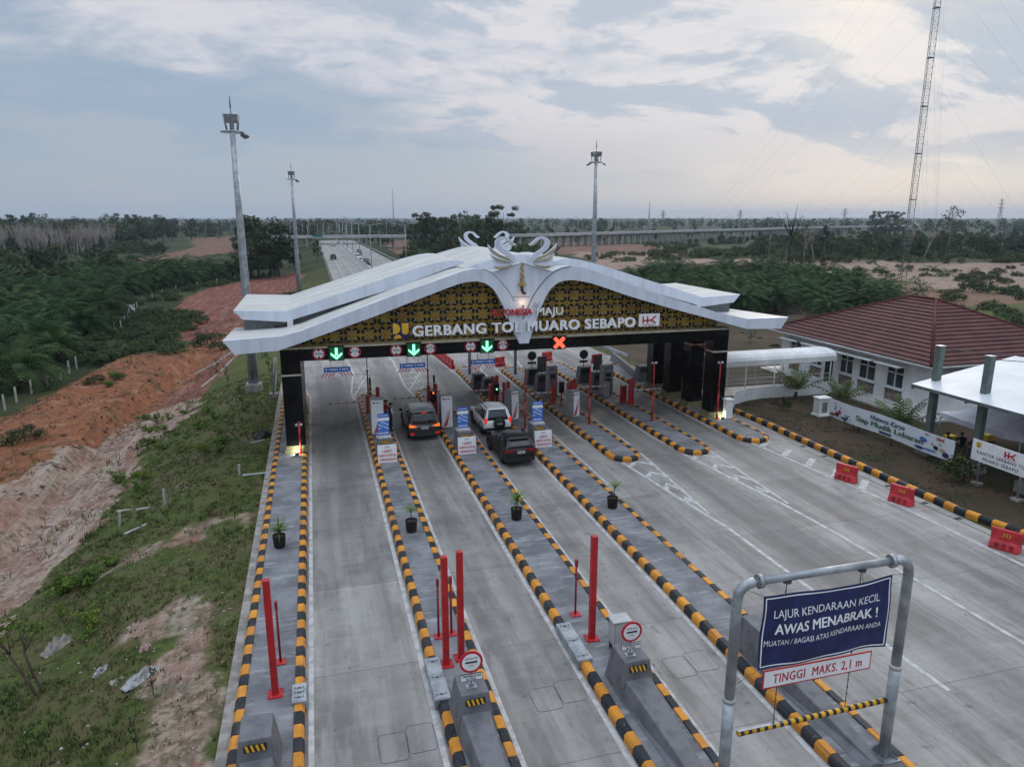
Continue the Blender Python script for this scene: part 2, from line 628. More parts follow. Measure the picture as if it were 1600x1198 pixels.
ca = me.color_attributes.new('zone', 'FLOAT_COLOR', 'POINT')
ca.data.foreach_set('color', [c for q in gc for c in q])
me.polygons.foreach_set('use_smooth', [True] * len(gf))
gm = bpy.data.materials.new('ground_cover')
gm.use_nodes = True
g = NT(gm.node_tree)
pos = g.a('ShaderNodeNewGeometry').outputs['Position']
va = g.a('ShaderNodeVertexColor', layer_name='zone')
rgb = g.a('ShaderNodeSeparateColor', {0: va.outputs[0]})
n1 = g.noise(pos, .55, 8, .66)
n2 = g.noise(pos, 2.6, 8, .7, .4)
n3 = g.noise(g.scale(pos, (1, .45, 1)), .16, 5, .6)
n4 = g.noise(pos, 9.0, 5, .7)
def wgt(v, soft=.16, k=.95):
    q = g.m('ADD', v, g.m('MULTIPLY', g.m('SUBTRACT', g.m('ADD', g.m('MULTIPLY', n1, .5), g.m('ADD', g.m('MULTIPLY', n2, .35), g.m('MULTIPLY', n4, .15))), .5), k))
    return g.ss(q, .5 - soft, .5 + soft)
grass = g.mix(g.ss(n2, .34, .68), (.034, .048, .012), (.09, .12, .03))
grass = g.mix(g.m('MULTIPLY', g.ss(n1, .40, .62), .7), grass, (.12, .092, .05))
grass = g.mix(g.m('MULTIPLY', g.ss(n3, .46, .6), .5), grass, (.075, .10, .024))
bare = g.m('MULTIPLY', g.ss(g.m('ADD', g.m('MULTIPLY', g.noise(pos, .22, 6, .62, .5), .7), g.m('MULTIPLY', n4, .3)), .55, .65), .75)
grass = g.mix(bare, grass, g.mix(n2, (.12, .085, .07), (.26, .2, .17)))
lawn = g.mix(g.ss(n1, .38, .62), (.07, .046, .033), (.040, .043, .019))
lawn = g.mix(g.m('MULTIPLY', g.ss(g.noise(pos, .12, 7, .68, .3), .47, .6), .7), lawn, (.085, .058, .042))
lawn = g.mix(g.m('MULTIPLY', g.ss(n4, .5, .7), .5), lawn, (.045, .034, .022))
grass = g.mix(va.outputs[1], grass, lawn)
sepg = g.a('ShaderNodeSeparateXYZ', {0: pos})
scrub = g.mix(g.ss(g.noise(pos, .05, 6, .65), .38, .62), (.016, .026, .010), (.045, .055, .022))
grass = g.mix(g.m('MAXIMUM', g.ss(sepg.outputs[1], 120, 230, 0, .92), g.ss(sepg.outputs[0], -11.5, -16, 0, .85)), grass, scrub)
str_ = g.noise(g.scale(pos, (1.5, .14, 1)), .9, 6, .62, .2)
red = g.mix(g.ss(n2, .3, .7), (.11, .038, .03), (.24, .09, .07))
red = g.mix(g.m('MULTIPLY', g.ss(n1, .5, .7), .5), red, (.28, .17, .13))
ora = g.mix(g.ss(n2, .3, .7), (.15, .055, .028), (.27, .115, .055))
ora = g.mix(g.m('MULTIPLY', g.ss(n1, .52, .68), .55), ora, (.36, .22, .13))
pal = g.mix(g.ss(n2, .32, .66), (.14, .085, .062), (.36, .275, .215))
pal = g.mix(g.m('MULTIPLY', g.ss(g.noise(g.scale(pos, (.5, .5, 1)), .35, 4, .6), .5, .62), .55), pal, (.24, .11, .075))
pal = g.mix(g.m('MULTIPLY', g.ss(g.noise(pos, .9, 6, .68, .1), .53, .6), .6), pal, (.075, .065, .04))
pal = g.mix(g.m('MULTIPLY', g.ss(n1, .5, .68), .6), pal, (.2, .1, .075))
pal = g.mix(g.m('MULTIPLY', g.ss(n4, .55, .72), .4), pal, (.5, .44, .4))
red = g.mix(g.m('MULTIPLY', g.ss(str_, .5, .62), .6), red, (.27, .145, .09))
red = g.mix(g.m('MULTIPLY', g.ss(str_, .44, .34), .55), red, (.07, .03, .024))
ora = g.mix(g.m('MULTIPLY', g.ss(str_, .46, .36), .5), ora, (.09, .04, .025))
pal = g.mix(g.m('MULTIPLY', g.ss(str_, .5, .6), .45), pal, (.42, .36, .3))
c = g.mix(wgt(rgb.outputs[1], .22, 1.7), grass, pal)
c = g.mix(wgt(rgb.outputs[0], .18, 1.3), c, red)
c = g.mix(wgt(rgb.outputs[2], .14, 1.0), c, ora)
c = g.mix(g.m('MULTIPLY', g.ss(g.noise(pos, .3, 6, .65, .6), .54, .66), g.m('MULTIPLY', g.ss(g.m('ADD', rgb.outputs[0], rgb.outputs[2]), .5, 1), .7)), c, (.05, .055, .025))
bp = g.a('ShaderNodeBump', {'Height': g.m('ADD', n2, g.m('MULTIPLY', n4, .5)), 'Strength': .45, 'Distance': .13})
b = g.a('ShaderNodeBsdfPrincipled', {'Base Color': c, 'Roughness': .95, 'Specular IOR Level': .15, 'Normal': bp.outputs[0]})
g.a('ShaderNodeOutputMaterial', {0: b.outputs[0]})
me.materials.append(gm)
ground = bpy.data.objects.new('ground', me)
COL.objects.link(ground)
tag(ground, kind='structure')

# ------------------------------------------------------------------ concrete carriageway
STREAK = [(.8, 1.25, 31, 54, .95), (5.4, 1.1, 34, 57, .8), (9.95, 1.1, 34, 58, .75), (13.9, 1.0, 34, 56, .35), (17.6, .5, 9, 60, .95), (18.7, .6, 8, 60, .9), (21.9, .5, 8, 62, 1.0), (23.0, .45, 8, 62, .95), (24.2, .3, 30, 60, .6), (13.9, .6, 8, 60, .3),
          (.95, .34, 30, 54, 1.0), (.0, .32, 8, 54, .6), (1.6, .35, 8, 54, .65), (.85, .25, 8, 32, .35), (5.0, .5, 26, 56, .6), (4.85, .3, 8, 34, .55), (6.15, .3, 8, 34, .5), (9.3, .3, 8, 34, .5), (6.1, .3, 12, 52, .2), (9.6, .6, 28, 60, .35), (10.55, .3, 8, 58, .5), (15, .8, 8, 30, .25)]


def ry(Y0, Y1, s0, k=1.03):
    a, d = [Y0], s0
    while a[-1] < Y1:
        if a[-1] > 70:
            d *= k
        a.append(min(Y1, a[-1] + d))
    return a


rv, rc, rf = [], [], []
YR = ry(2, 430, 1.2, 1.06)
NXR = 121
for Y in YR:
    a, b = edge_l(Y) + .28, edge_r(Y) - .1
    for i in range(NXR):
        X = lerp(a, b, i / (NXR - 1))
        s = 0
        for (x0, w, y0, y1, k) in STREAK:
            e = math.exp(-((X - x0 - .12 * noise.noise((Y * .05, x0, 0))) / w) ** 2)
            s += k * e * ss(y0 - 5, y0 + 10, Y) * (1 - ss(y1, y1 + 12, Y)) * (.75 + .5 * noise.noise((x0 * 3, Y * .22, 1)))
        if Y > 60:
            for x0 in (6.2, 7.9, 9.9, 11.3, 15.4, 17.2, 19.2, 20.8):
                s += .22 * math.exp(-((X - x0) / .6) ** 2) * ss(70, 110, Y)
        pat = 0.5 + .5 * noise.noise((X * .22, Y * .17, 8))
        rv.append((X, Y, 0.0))
        rc.append((max(0, min(1, s)), pat, 0, 1))
for j in range(len(YR) - 1):
    for i in range(NXR - 1):
        rf.append((j * NXR + i, j * NXR + i + 1, (j + 1) * NXR + i + 1, (j + 1) * NXR + i))
me = bpy.data.meshes.new('toll_plaza_road')
me.from_pydata(rv, [], rf)
ca = me.color_attributes.new('wear', 'FLOAT_COLOR', 'POINT')
ca.data.foreach_set('color', [q for c in rc for q in c])
rm = bpy.data.materials.new('worn_concrete_road')
rm.use_nodes = True
g = NT(rm.node_tree)
pos = g.a('ShaderNodeNewGeometry').outputs['Position']
sep = g.a('ShaderNodeSeparateXYZ', {0: pos})
va = g.a('ShaderNodeSeparateColor', {0: g.a('ShaderNodeVertexColor', layer_name='wear').outputs[0]})
n1 = g.noise(g.scale(pos, (1, .16, 1)), 1.6, 7, .62)
n2 = g.noise(pos, .35, 6, .6, .3)
n3 = g.noise(pos, 5.5, 8, .72)
n4 = g.noise(g.scale(pos, (.25, 2.0, 1)), 1.3, 5, .6)
c = g.mix(g.ss(n2, .34, .66), (.17, .162, .15), (.30, .29, .268))
c = g.mix(g.m('MULTIPLY', g.ss(n1, .42, .6), .55), c, (.37, .36, .335))
c = g.mix(g.m('MULTIPLY', g.ss(n3, .50, .72), .36), c, (.14, .135, .13))
c = g.mix(g.m('MULTIPLY', g.ss(g.noise(g.scale(pos, (1.6, .07, 1)), 1.7, 6, .6), .5, .64), .45), c, (.155, .148, .138))
c = g.mix(g.m('MULTIPLY', g.ss(n4, .48, .66), .18), c, (.40, .38, .35))
c = g.mix(g.m('MULTIPLY', g.ss(g.noise(pos, 1.1, 3, .5), .56, .72), .35), c, (.17, .175, .155))
sl = g.a('ShaderNodeCombineXYZ', {0: g.m('FLOOR', g.m('MULTIPLY', g.m('ADD', sep.outputs[0], 1.45), .2439)), 1: g.m('FLOOR', g.m('MULTIPLY', g.m('ADD', sep.outputs[1], 1.3), .2))})
wn = g.a('ShaderNodeTexWhiteNoise', {'Vector': sl.outputs[0]}, noise_dimensions='2D').outputs['Value']
tone = g.m('ADD', .88, g.m('MULTIPLY', wn, .24))
c = g.a('ShaderNodeVectorMath', {0: c, 1: g.a('ShaderNodeCombineXYZ', {0: tone, 1: tone, 2: tone}).outputs[0]}, operation='MULTIPLY').outputs[0]
drip = g.m('MULTIPLY', g.ss(g.noise(g.scale(pos, (1, .5, 1)), 1.9, 6, .7, .4), .6, .68), .5)
c = g.mix(drip, c, (.1, .098, .092))
wearm = g.m('MULTIPLY', va.outputs[0], g.ss(n1, .2, .7, .5, 1.0))
c = g.mix(g.m('MULTIPLY', wearm, .78, clamp=True), c, (.075, .073, .072))
# transverse saw-cut joints every five metres, longitudinal ones between the slabs
jy = g.m('PINGPONG', g.m('ADD', sep.outputs[1], 1.3), 2.5)
jl = g.m('LESS_THAN', jy, .018)
jx = g.m('PINGPONG', g.m('ADD', sep.outputs[0], 1.45), 2.05)
jl = g.m('MAXIMUM', jl, g.m('MULTIPLY', g.m('LESS_THAN', jx, .014), g.m('GREATER_THAN', sep.outputs[0], 13.2)))
c = g.mix(g.m('MULTIPLY', jl, .45), c, (.05, .05, .05))
spk = g.ss(g.noise(pos, 2.3, 2, .5), .69, .74)
c = g.mix(g.m('MULTIPLY', spk, .5), c, (.08, .08, .08))
bp = g.a('ShaderNodeBump', {'Height': n3, 'Strength': .25, 'Distance': .02})
b = g.a('ShaderNodeBsdfPrincipled', {'Base Color': c, 'Roughness': g.ss(n2, .3, .7, .62, .85), 'Specular IOR Level': .35, 'Normal': bp.outputs[0]})
g.a('ShaderNodeOutputMaterial', {0: b.outputs[0]})
me.materials.append(rm)
road = bpy.data.objects.new('toll_plaza_road', me)
COL.objects.link(road)
tag(road, kind='structure')

# brown concrete footing strip along the outer kerb
e = MB()
e.box(-3.0, 4, -.3, -2.71, 58, .05, CONC)
e.build('concrete_footing', kind='structure')


# ------------------------------------------------------------------ painted lines
def ribbon(b, pts, w, z, m):
    pts = [Vector((p[0], p[1])) for p in pts]
    vs = []
    for i, p in enumerate(pts):
        t = (pts[min(i + 1, len(pts) - 1)] - pts[max(0, i - 1)]).normalized()
        n = Vector((t.y, -t.x)) * (w / 2)
        vs += [(p.x - n.x, p.y - n.y, z), (p.x + n.x, p.y + n.y, z)]
    b.add(vs, [(2 * i, 2 * i + 1, 2 * i + 3, 2 * i + 2) for i in range(len(pts) - 1)], m)


ZM = .005
ln = MB()
ribbon(ln, [(-.76, 4), (-.76, 52.5), (-1.1, 54.5), (-2.2, 58)], .14, ZM, ROAD_MARK)
ribbon(ln, [(2.38, 4), (2.38, 50), (2.2, 53), (2.75, 60), (1.9, 78)], .15, ZM, ROAD_MARK)
ribbon(ln, [(2.38, 52), (4.0, 60), (2.9, 60.2)], .13, ZM + .001, ROAD_MARK)
for k in range(4):
    y = 53.3 + k * 1.7
    ribbon(ln, [(2.45 + .05 * k, y), (3.2, y - .4), (3.5, y + .5)], .16, ZM + .002, ROAD_MARK)
ribbon(ln, [(4.16, 4), (4.16, 50)], .13, ZM, ROAD_MARK)
ribbon(ln, [(6.68, 4), (6.68, 50.5), (6.35, 54), (6.55, 64), (5.2, 84)], .15, ZM, ROAD_MARK)
ribbon(ln, [(6.6, 53), (8.6, 60), (6.7, 62)], .13, ZM + .001, ROAD_MARK)
for k in range(4):
    y = 53.4 + k * 1.9
    ribbon(ln, [(6.55, y), (7.4, y - .4), (7.8, y + .5)], .16, ZM + .002, ROAD_MARK)
ribbon(ln, [(8.82, 4), (8.82, 51)], .13, ZM, ROAD_MARK)
ribbon(ln, [(11.1, 4), (11.1, 57), (10.2, 68)], .15, ZM, ROAD_MARK)
ribbon(ln, [(13.4, 30), (13.4, 58), (14.4, 66), (15.0, 58.5)], .13, ZM, ROAD_MARK)
ribbon(ln, [(17.1, 36), (17.1, 58), (18.6, 70), (19.4, 60)], .13, ZM, ROAD_MARK)
ribbon(ln, [(14.75, 60), (14.75, 38), (15.3, 34), (16.1, 26), (16.3, 24.6), (16.32, 13.4)], .16, ZM, ROAD_MARK)
ribbon(ln, [(17.0, 34.4), (16.3, 26)], .14, ZM + .001, ROAD_MARK)
ribbon(ln, [(19.0, 60), (19.0, 37), (19.15, 34.5), (20.15, 26), (20.35, 23), (20.6, 6)], .16, ZM, ROAD_MARK)
ribbon(ln, [(21.0, 34.2), (20.4, 26)], .14, ZM + .001, ROAD_MARK)
ribbon(ln, [(23.3, 58), (23.4, 38), (24.0, 34.8), (24.4, 31), (25.15, 24), (25.35, 6)], .16, ZM, ROAD_MARK)
for (xa, ya, xb, yb, n) in ((15.5, 33.3, 16.15, 26.4, 4), (19.35, 33.5, 20.2, 26.6, 4)):
    for k in range(n):
        t = (k + .25) / n
        x, y = lerp(xa, xb, t), lerp(ya, yb, t)
        w = 1.35 * (1 - t) + .1
        ribbon(ln, [(x, y - .3), (x + .45 * w, y + .35), (x + w, y - .45)], .3, ZM + .002, ROAD_MARK)
for k in range(6):
    y = 34.3 - k * 1.75
    x = 24.15 + (34.3 - y) * .105
    x = min(x, 25.45)
    ribbon(ln, [(x + .12, y - .65), (min(26.4, x + 1.15), y + .25)], .34, ZM, ROAD_MARK)
ln.build('road_marking', kind='structure')
ln = MB()
ribbon(ln, [(edge_l(y) + 2.9, y) for y in range(70, 425, 10)], .16, ZM, ROAD_MARK)
ribbon(ln, [(lerp(13.0, 12.4, (y - 70) / 100), y) for y in range(80, 425, 10)], .16, ZM, ROAD_MARK)
ribbon(ln, [(lerp(17.0, 14.8, (y - 70) / 100), y) for y in range(80, 425, 10)], .16, ZM, ROAD_MARK)
ribbon(ln, [(edge_r(y) - 2.6, y) for y in range(62, 425, 8)], .16, ZM, ROAD_MARK)
for y in range(82, 420, 9):
    for x in (9.2, 18.2):
        ribbon(ln, [(x, y), (x, y + 4)], .14, ZM, ROAD_MARK)
ln.build('highway_marking', kind='structure')
ct = MB()
for (x0, y0, w, l) in ((.85, 14.85, .7, 1.0), (1.57, 15.0, .7, 1.0), (5.05, 15.6, .75, .95), (5.82, 15.75, .72, .95), (9.25, 15.9, .75, .95), (10.02, 16.0, .75, .95)):
    q = .08
    P = [(x0 + q, y0), (x0 + w - q, y0), (x0 + w, y0 + q), (x0 + w, y0 + l - q), (x0 + w - q, y0 + l), (x0 + q, y0 + l), (x0, y0 + l - q), (x0, y0 + q), (x0 + q, y0), (x0 + w - q, y0)]
    ribbon(ct, P, .012, .004, CUT)
ribbon(ct, [(26.2, 34), (26.25, 27), (26.4, 18)], .05, .004, CUT)
for y in (33.0, 31.2, 29.0, 26.6, 24.4, 22.6, 20.8):
    ribbon(ct, [(26.35, y), (26.7, y + .02)], .22, .004, CUT)
ct.build('detector_loop_cut', kind='structure')

# ------------------------------------------------------------------ islands with painted kerbs
def path_len(P):
    L = [0]
    for a, b in zip(P, P[1:]):
        L.append(L[-1] + math.hypot(b[0] - a[0], b[1] - a[1]))
    return L


def kerb(P, h=.26, w=.26, seg=.5, lean=.05, z0=-.05, first=0):
    """blocks laid along P, road face on the right-hand side of travel, alternately yellow and black"""
    b = MB()
    L = path_len(P)

    def pt(s):
        s = max(0, min(L[-1], s))
        for i in range(len(P) - 1):
            if s <= L[i + 1] + 1e-9:
                t = (s - L[i]) / max(1e-9, L[i + 1] - L[i])
                tx, ty = (P[i + 1][0] - P[i][0]), (P[i + 1][1] - P[i][1])
                l = math.hypot(tx, ty)
                return P[i][0] + tx * t, P[i][1] + ty * t, tx / l, ty / l
    n = max(1, round(L[-1] / seg))
    step = L[-1] / n
    for k in range(n):
        m = (YEL, BLK)[(k + first) % 2]
        s0, s1 = k * step + .006, (k + 1) * step - .006
        cuts = [s0] + [s for s in L if s0 + .02 < s < s1 - .02] + [s1]
        rings = []
        dz, dx = random.uniform(-.006, .006), random.uniform(-.007, .007)
        for s in cuts:
            x, y, tx, ty = pt(s)
            nx_, ny_ = ty, -tx
            prof = [(0, z0), (0, h - .09), (-lean, h - .02), (-lean - .03, h), (-w + .02, h), (-w, h - .02), (-w, z0)]
            rings.append([(x + nx_ * (q + dx), y + ny_ * (q + dx), zz + (dz if zz > 0 else 0)) for q, zz in prof])
        b.loft(rings, m, smooth=False)
    return b


def slab(P, z, m, z0=-.05):
    b = MB()
    b.prism(P, 'z', z0, z, m)
    return b


def nose(cx, cy, r, n=7, up=True):
    a = [PI - PI * i / (n - 1) for i in range(n)] if up else [-PI * i / (n - 1) for i in range(n)]
    return [(cx + r * math.cos(t), cy + r * math.sin(t) * 1.05) for t in a]


def island(x0, x1, y0, y1, label, near_nose=False, far_nose=True, taper=0.0):
    t = thing('traffic_island', ((x0 + x1) / 2, y0, 0), label, 'traffic island', 'kerbed islands between the toll lanes')
    xc, r = (x0 + x1) / 2, (x1 - x0) / 2
    far = nose(xc, y1 - r, r) if far_nose else [(x0, y1), (x1, y1)]
    # the kerb runs up the driver's left side, round the far end and back down the other side
    left = [(x0, y0 + (r if near_nose else 0)), (x0, far[0][1])]
    right = [(x1, far[-1][1]), (x1, y0 + (r if near_nose else 0))]
    line = left + far[1:-1] + right if far_nose else None
    o = Vector((t.location.x, t.location.y))
    sh = lambda P: [(p[0] - o.x, p[1] - o.y) for p in P]
    if far_nose:
        if near_nose:
            nr = nose(xc, y0 + r, r, up=False)          # from the right side round to the left
            line = line[:-1] + nr
        kerb(sh([(p[0], p[1]) for p in reversed(line)])).build('kerb', t)
    else:
        kerb(sh([(x0, y1), (x0, y0)])).build('kerb', t)
        kerb(sh([(x1, y0), (x1, y1)])).build('kerb', t)
    outline = [(x0 + .2, left[0][1])] + [(x0 + .2, far[0][1])] + [(xc + (p[0] - xc) * .82, y1 - r + (p[1] - y1 + r) * .82) for p in far[1:-1]] + [(x1 - .2, far[-1][1]), (x1 - .2, left[0][1])]
    if near_nose:
        outline += [(xc + (p[0] - xc) * .82, y0 + r + (p[1] - y0 - r) * .82) for p in nose(xc, y0 + r, r, up=False)[1:-1]]
    s = slab(sh(outline), .215, WALK)
    s.build('walkway', t)
    return t


island(-2.70, -.92, 4, 53.3, 'kerbed island along the grass verge, carrying the canopy leg beside the outermost lane')
island(2.52, 4.04, 4, 51.5, 'narrow kerbed island beside the lane of the dark grey car, two boards on it')
island(6.80, 8.68, 4, 52.0, 'long kerbed island between the dark grey car and the two other cars')
island(11.22, 13.02, 4, 59.3, 'long kerbed island right of the white car, reaching under the blue banner frame')
island(14.92, 16.72, 33.2, 58.0, 'short island with rounded near end under the red cross signal', near_nose=True)
island(19.15, 21.0, 33.2, 59.0, 'short rounded island carrying the red barrier box and the grey machine', near_nose=True)
island(23.55, 25.55, 34.2, 57.0, 'rounded island that carries the four black canopy legs', near_nose=True)
kb = kerb([(26.9, 47), (26.7, 41), (26.95, 37), (26.95, 23), (27.55, 20), (27.6, 4)], seg=.55)
tag(kb.build('roadside_kerb'), 'long black and yellow kerb along the lawn in front of the office', 'kerb')
# ------------------------------------------------------------------ the toll gate canopy
K = 1.0268
cvt = lambda P: [(x * K, 12.8 - (12.8 - z) * K) for x, z in P]
YF = 38.3
TOP = cvt([(-4.54, 6.87), (-1.83, 6.97), (-.8, 7.2), (.07, 7.52), (4.19, 8.95), (6.5, 9.68), (7.58, 10.03), (8.23, 10.16), (8.67, 10.14), (9.29, 9.97),
           (10.81, 10.44), (12.59, 9.95), (13.1, 10.14), (13.61, 10.22), (14.3, 10.14), (14.94, 9.96), (18.55, 8.68), (22.9, 7.35), (25.01, 6.86), (27.9, 6.86)])
BOT = cvt([(27.45, 6.17), (25.06, 6.25), (22.19, 7.05), (19.95, 7.65), (17.18, 8.47), (15.4, 9.08), (14.67, 9.3), (13.81, 9.44), (13.3, 9.41), (12.96, 9.32), (12.55, 9.0), (12.25, 8.55),
           (11.95, 7.9), (11.72, 7.3), (11.28, 6.02), (10.76, 6.02), (10.4, 6.75), (10.13, 7.44), (9.79, 8.22), (9.5, 8.75), (9.24, 9.10), (8.85, 9.38), (8.36, 9.5), (7.75, 9.46), (7.16, 9.31), (5.22, 8.63),
           (3.11, 7.87), (.03, 6.88), (-1.13, 6.5), (-1.97, 6.25), (-4.03, 6.15)])
gate = thing('toll_gate_canopy', (11.5, 39, 0), 'white winged toll gate roof with gold lattice front, spanning all the lanes', 'toll gate')
gate_o = Vector((11.5, 39, 0))
GM = Matrix.Translation(-gate_o)


def gmb():
    b = MB()
    b.M = GM.copy()
    return b


roofm = bpy.data.materials.new('stained_roof_sheet')
roofm.use_nodes = True
g = NT(roofm.node_tree)
co = g.a('ShaderNodeTexCoord').outputs['Object']
sy = g.a('ShaderNodeSeparateXYZ', {0: co})
n1 = g.noise(g.scale(co, (.25, 2.2, 1)), 1.2, 6, .6)
n2 = g.noise(co, .7, 5, .6)
c = g.mix(g.ss(n1, .36, .66), (.43, .43, .395), (.64, .64, .61))
c = g.mix(g.m('MULTIPLY', g.ss(n2, .5, .7), .5), c, (.46, .46, .40))
sm_ = g.m('LESS_THAN', g.m('PINGPONG', sy.outputs[1], .42), .02)
c = g.mix(g.m('MULTIPLY', sm_, .6), c, (.24, .24, .23))
b = g.a('ShaderNodeBsdfPrincipled', {'Base Color': c, 'Roughness': .5})
g.a('ShaderNodeOutputMaterial', {0: b.outputs[0]})

f = gmb()
f.prism(TOP + BOT, 'y', YF - .12, YF + .12, PANEL)
f.build('fascia', gate)
# the soffit return behind the fascia and the swept roof sheets
def sheet(prof, y0, y1, th, name, m, dip=0.0):
    b = gmb()
    n = len(prof)
    up = [(x, y0, z) for x, z in prof] + [(x, y1, z - dip) for x, z in prof]
    dn = [(x, y0, z - th) for x, z in prof] + [(x, y1, z - th - dip) for x, z in prof]
    o = 2 * n
    fs = []
    for i in range(n - 1):
        fs += [(i, i + 1, n + i + 1, n + i), (o + i, o + n + i, o + n + i + 1, o + i + 1), (i, o + i, o + i + 1, i + 1), (n + i, n + i + 1, o + n + i + 1, o + n + i)]
    fs += [(0, n, o + n, o), (n - 1, o + n - 1, o + 2 * n - 1, 2 * n - 1)]
    b.add(up + dn, fs, m)
    return b.build(name, gate)


low = [(x, z - .012) for x, z in TOP]
wing_l = [p for p in low if p[0] < 9.2]
wing_r = [p for p in low if p[0] > 13.2]
crest = [p for p in low if 8.4 < p[0] < 14.4]
crest2 = [(8.6, 10.02), (9.4, 10.12), (10.3, 10.3), (11.1, 10.42), (11.9, 10.3), (13, 10.12), (14.2, 10.02)]
sheet(low, YF + .121, 44.5, .22, 'lower_roof', roofm, .24)
UT = [(-4.46, 7.73), (-1.60, 7.60), (4.57, 9.50), (6.2, 9.98), (7.21, 10.22), (7.9, 10.31), (8.43, 10.30), (9.29, 10.02)]
UB = [(9.1, 9.93), (8.4, 9.96), (7.9, 9.88), (7.2, 9.64), (4.78, 8.81), (-1.7, 6.98), (-4.0, 7.2)]
mir = lambda P: [(23.4 - x, z) for x, z in P]
for P, Q in ((UT, UB), (mir(UT), mir(UB))):
    b = gmb()
    b.prism(P + Q, 'y', 42.4, 42.62, PANEL)
    b.build('upper_fascia', gate)
    b = gmb()
    b.prism(sorted([(x, z + .03) for x, z in Q]) + sorted([(x, z - .75) for x, z in Q], reverse=True), 'y', 42.9, 42.98, mat('soffit_shade_grey', (.2, .21, .23), .7))
    b.build('gap_panel', gate)  # soffit panel closing the tier gap, its dark grey also standing in for shade
    sheet([(x, z - .012) for x, z in sorted(P)], 42.63, 51.2, .2, 'upper_roof', roofm)
    b = gmb()
    b.prism(P + Q, 'y', 51.21, 51.4, PANEL)
    b.build('upper_fascia', gate)
ridge = [(8.3, 10.0), (8.9, 10.2), (9.7, 10.42), (10.6, 10.66), (11.5, 10.74), (12.4, 10.66), (13.3, 10.42), (14.1, 10.2), (14.8, 10.0)]
sheet(ridge, 40.2, 53.0, .2, 'crest_roof', roofm)
b = gmb()
b.prism(ridge + [(14.8, 9.6), (8.3, 9.6)], 'y', 39.98, 40.19, PANEL)
b.build('crest_panel', gate)
rear = [(x, z - .02) for x, z in TOP]
sheet(rear, 49.2, 53.6, .22, 'lower_roof', roofm)
b = gmb()
b.prism(TOP + BOT, 'y', 53.61, 53.85, PANEL)
b.build('fascia', gate)
# folds where the sheets meet on the centre piece, seen as thin open joints
b = gmb()
z4 = lambda x, y: ((690 + x / 7.985), (350 + y / 7.985))
def on_front(x, y, off=.0):
    px, py = z4(x, y)
    r = FW + RT * ((px - 800) / F_PX) - UP * ((py - 599) / F_PX)
    t = YF / r.y
    return (r.x * t, YF - .135 - off, CAMH + r.z * t)
for q, w in (([(500, 556), (620, 600), (700, 680), (790, 780), (850, 860), (900, 960)], .012), ([(1600, 525), (1480, 550), (1380, 605), (1290, 680), (1200, 790), (1140, 880), (1090, 975), (1050, 1080), (1005, 1180)], .03),
             ([(650, 592), (810, 550), (980, 482)], .012), ([(990, 482), (1200, 545), (1370, 592)], .012), ([(880, 905), (1090, 908)], .01)):
    b.tube([on_front(*p) for p in q], w, mat('joint_grey', (.2, .21, .23), .6), 6)
b.build('panel_joint', gate)
for s_, x in ((0, -1.45), (1, 24.7)):
    b = gmb()
    b.box(x - .16, 42.3, 6.3, x + .16, 42.75, 7.1, WHITE)
    b.box(x - .9, 42.7, 5.95, x + .9, 51, 6.7, DSTEEL)
    b.build('roof_bracket', gate)

# legs and beams clad in black tile
LEGY = [(39.02, 40.02), (41.75, 42.75), (44.5, 45.5), (47.2, 48.2)]
for x0, x1 in ((-1.97, -.95), (24.0, 25.02)):
    for ly0, ly1 in LEGY:
        b = gmb()
        b.box(x0, ly0, .62, x1, ly1, 5.3, BTILE)
        b.box(x0 - .012, ly0 - .012, 4.5, x1 + .012, ly1 + .012, 4.6, CREAM)
        b.build('leg', gate, .015)
        p = gmb()
        p.box(x0 - .14, ly0 - .14, .2, x1 + .14, ly1 + .14, .42, OLIVE, .94)
        p.box(x0 - .06, ly0 - .06, .42, x1 + .06, ly1 + .06, .62, OLIVE, .97)
        p.build('plinth', gate, .02)
    b = gmb()
    b.box(x0, 39.93, 5.302, x1, 48.2, 5.96, BTILE)
    b.build('side_beam', gate)
b = gmb()
b.box(-1.97, 39, 5.3, 25.02, 39.92, 5.96, BTILE)
b.build('beam', gate, .01)
b = gmb()
b.box(-1.97, 47.3, 5.302, 25.02, 48.1, 5.958, BTILE)
b.build('rear_beam', gate)
b = gmb()
b.box(-2.02, 38.93, 5.961, 25.06, 39.9, 6.06, CREAM)
b.build('beam_trim', gate, .01)
b = gmb()
b.tube([(24.05, 48.9, 4.63), (24.05, 38.98, 4.63)], .035, ORAN, 6)
b.build('conduit', gate)

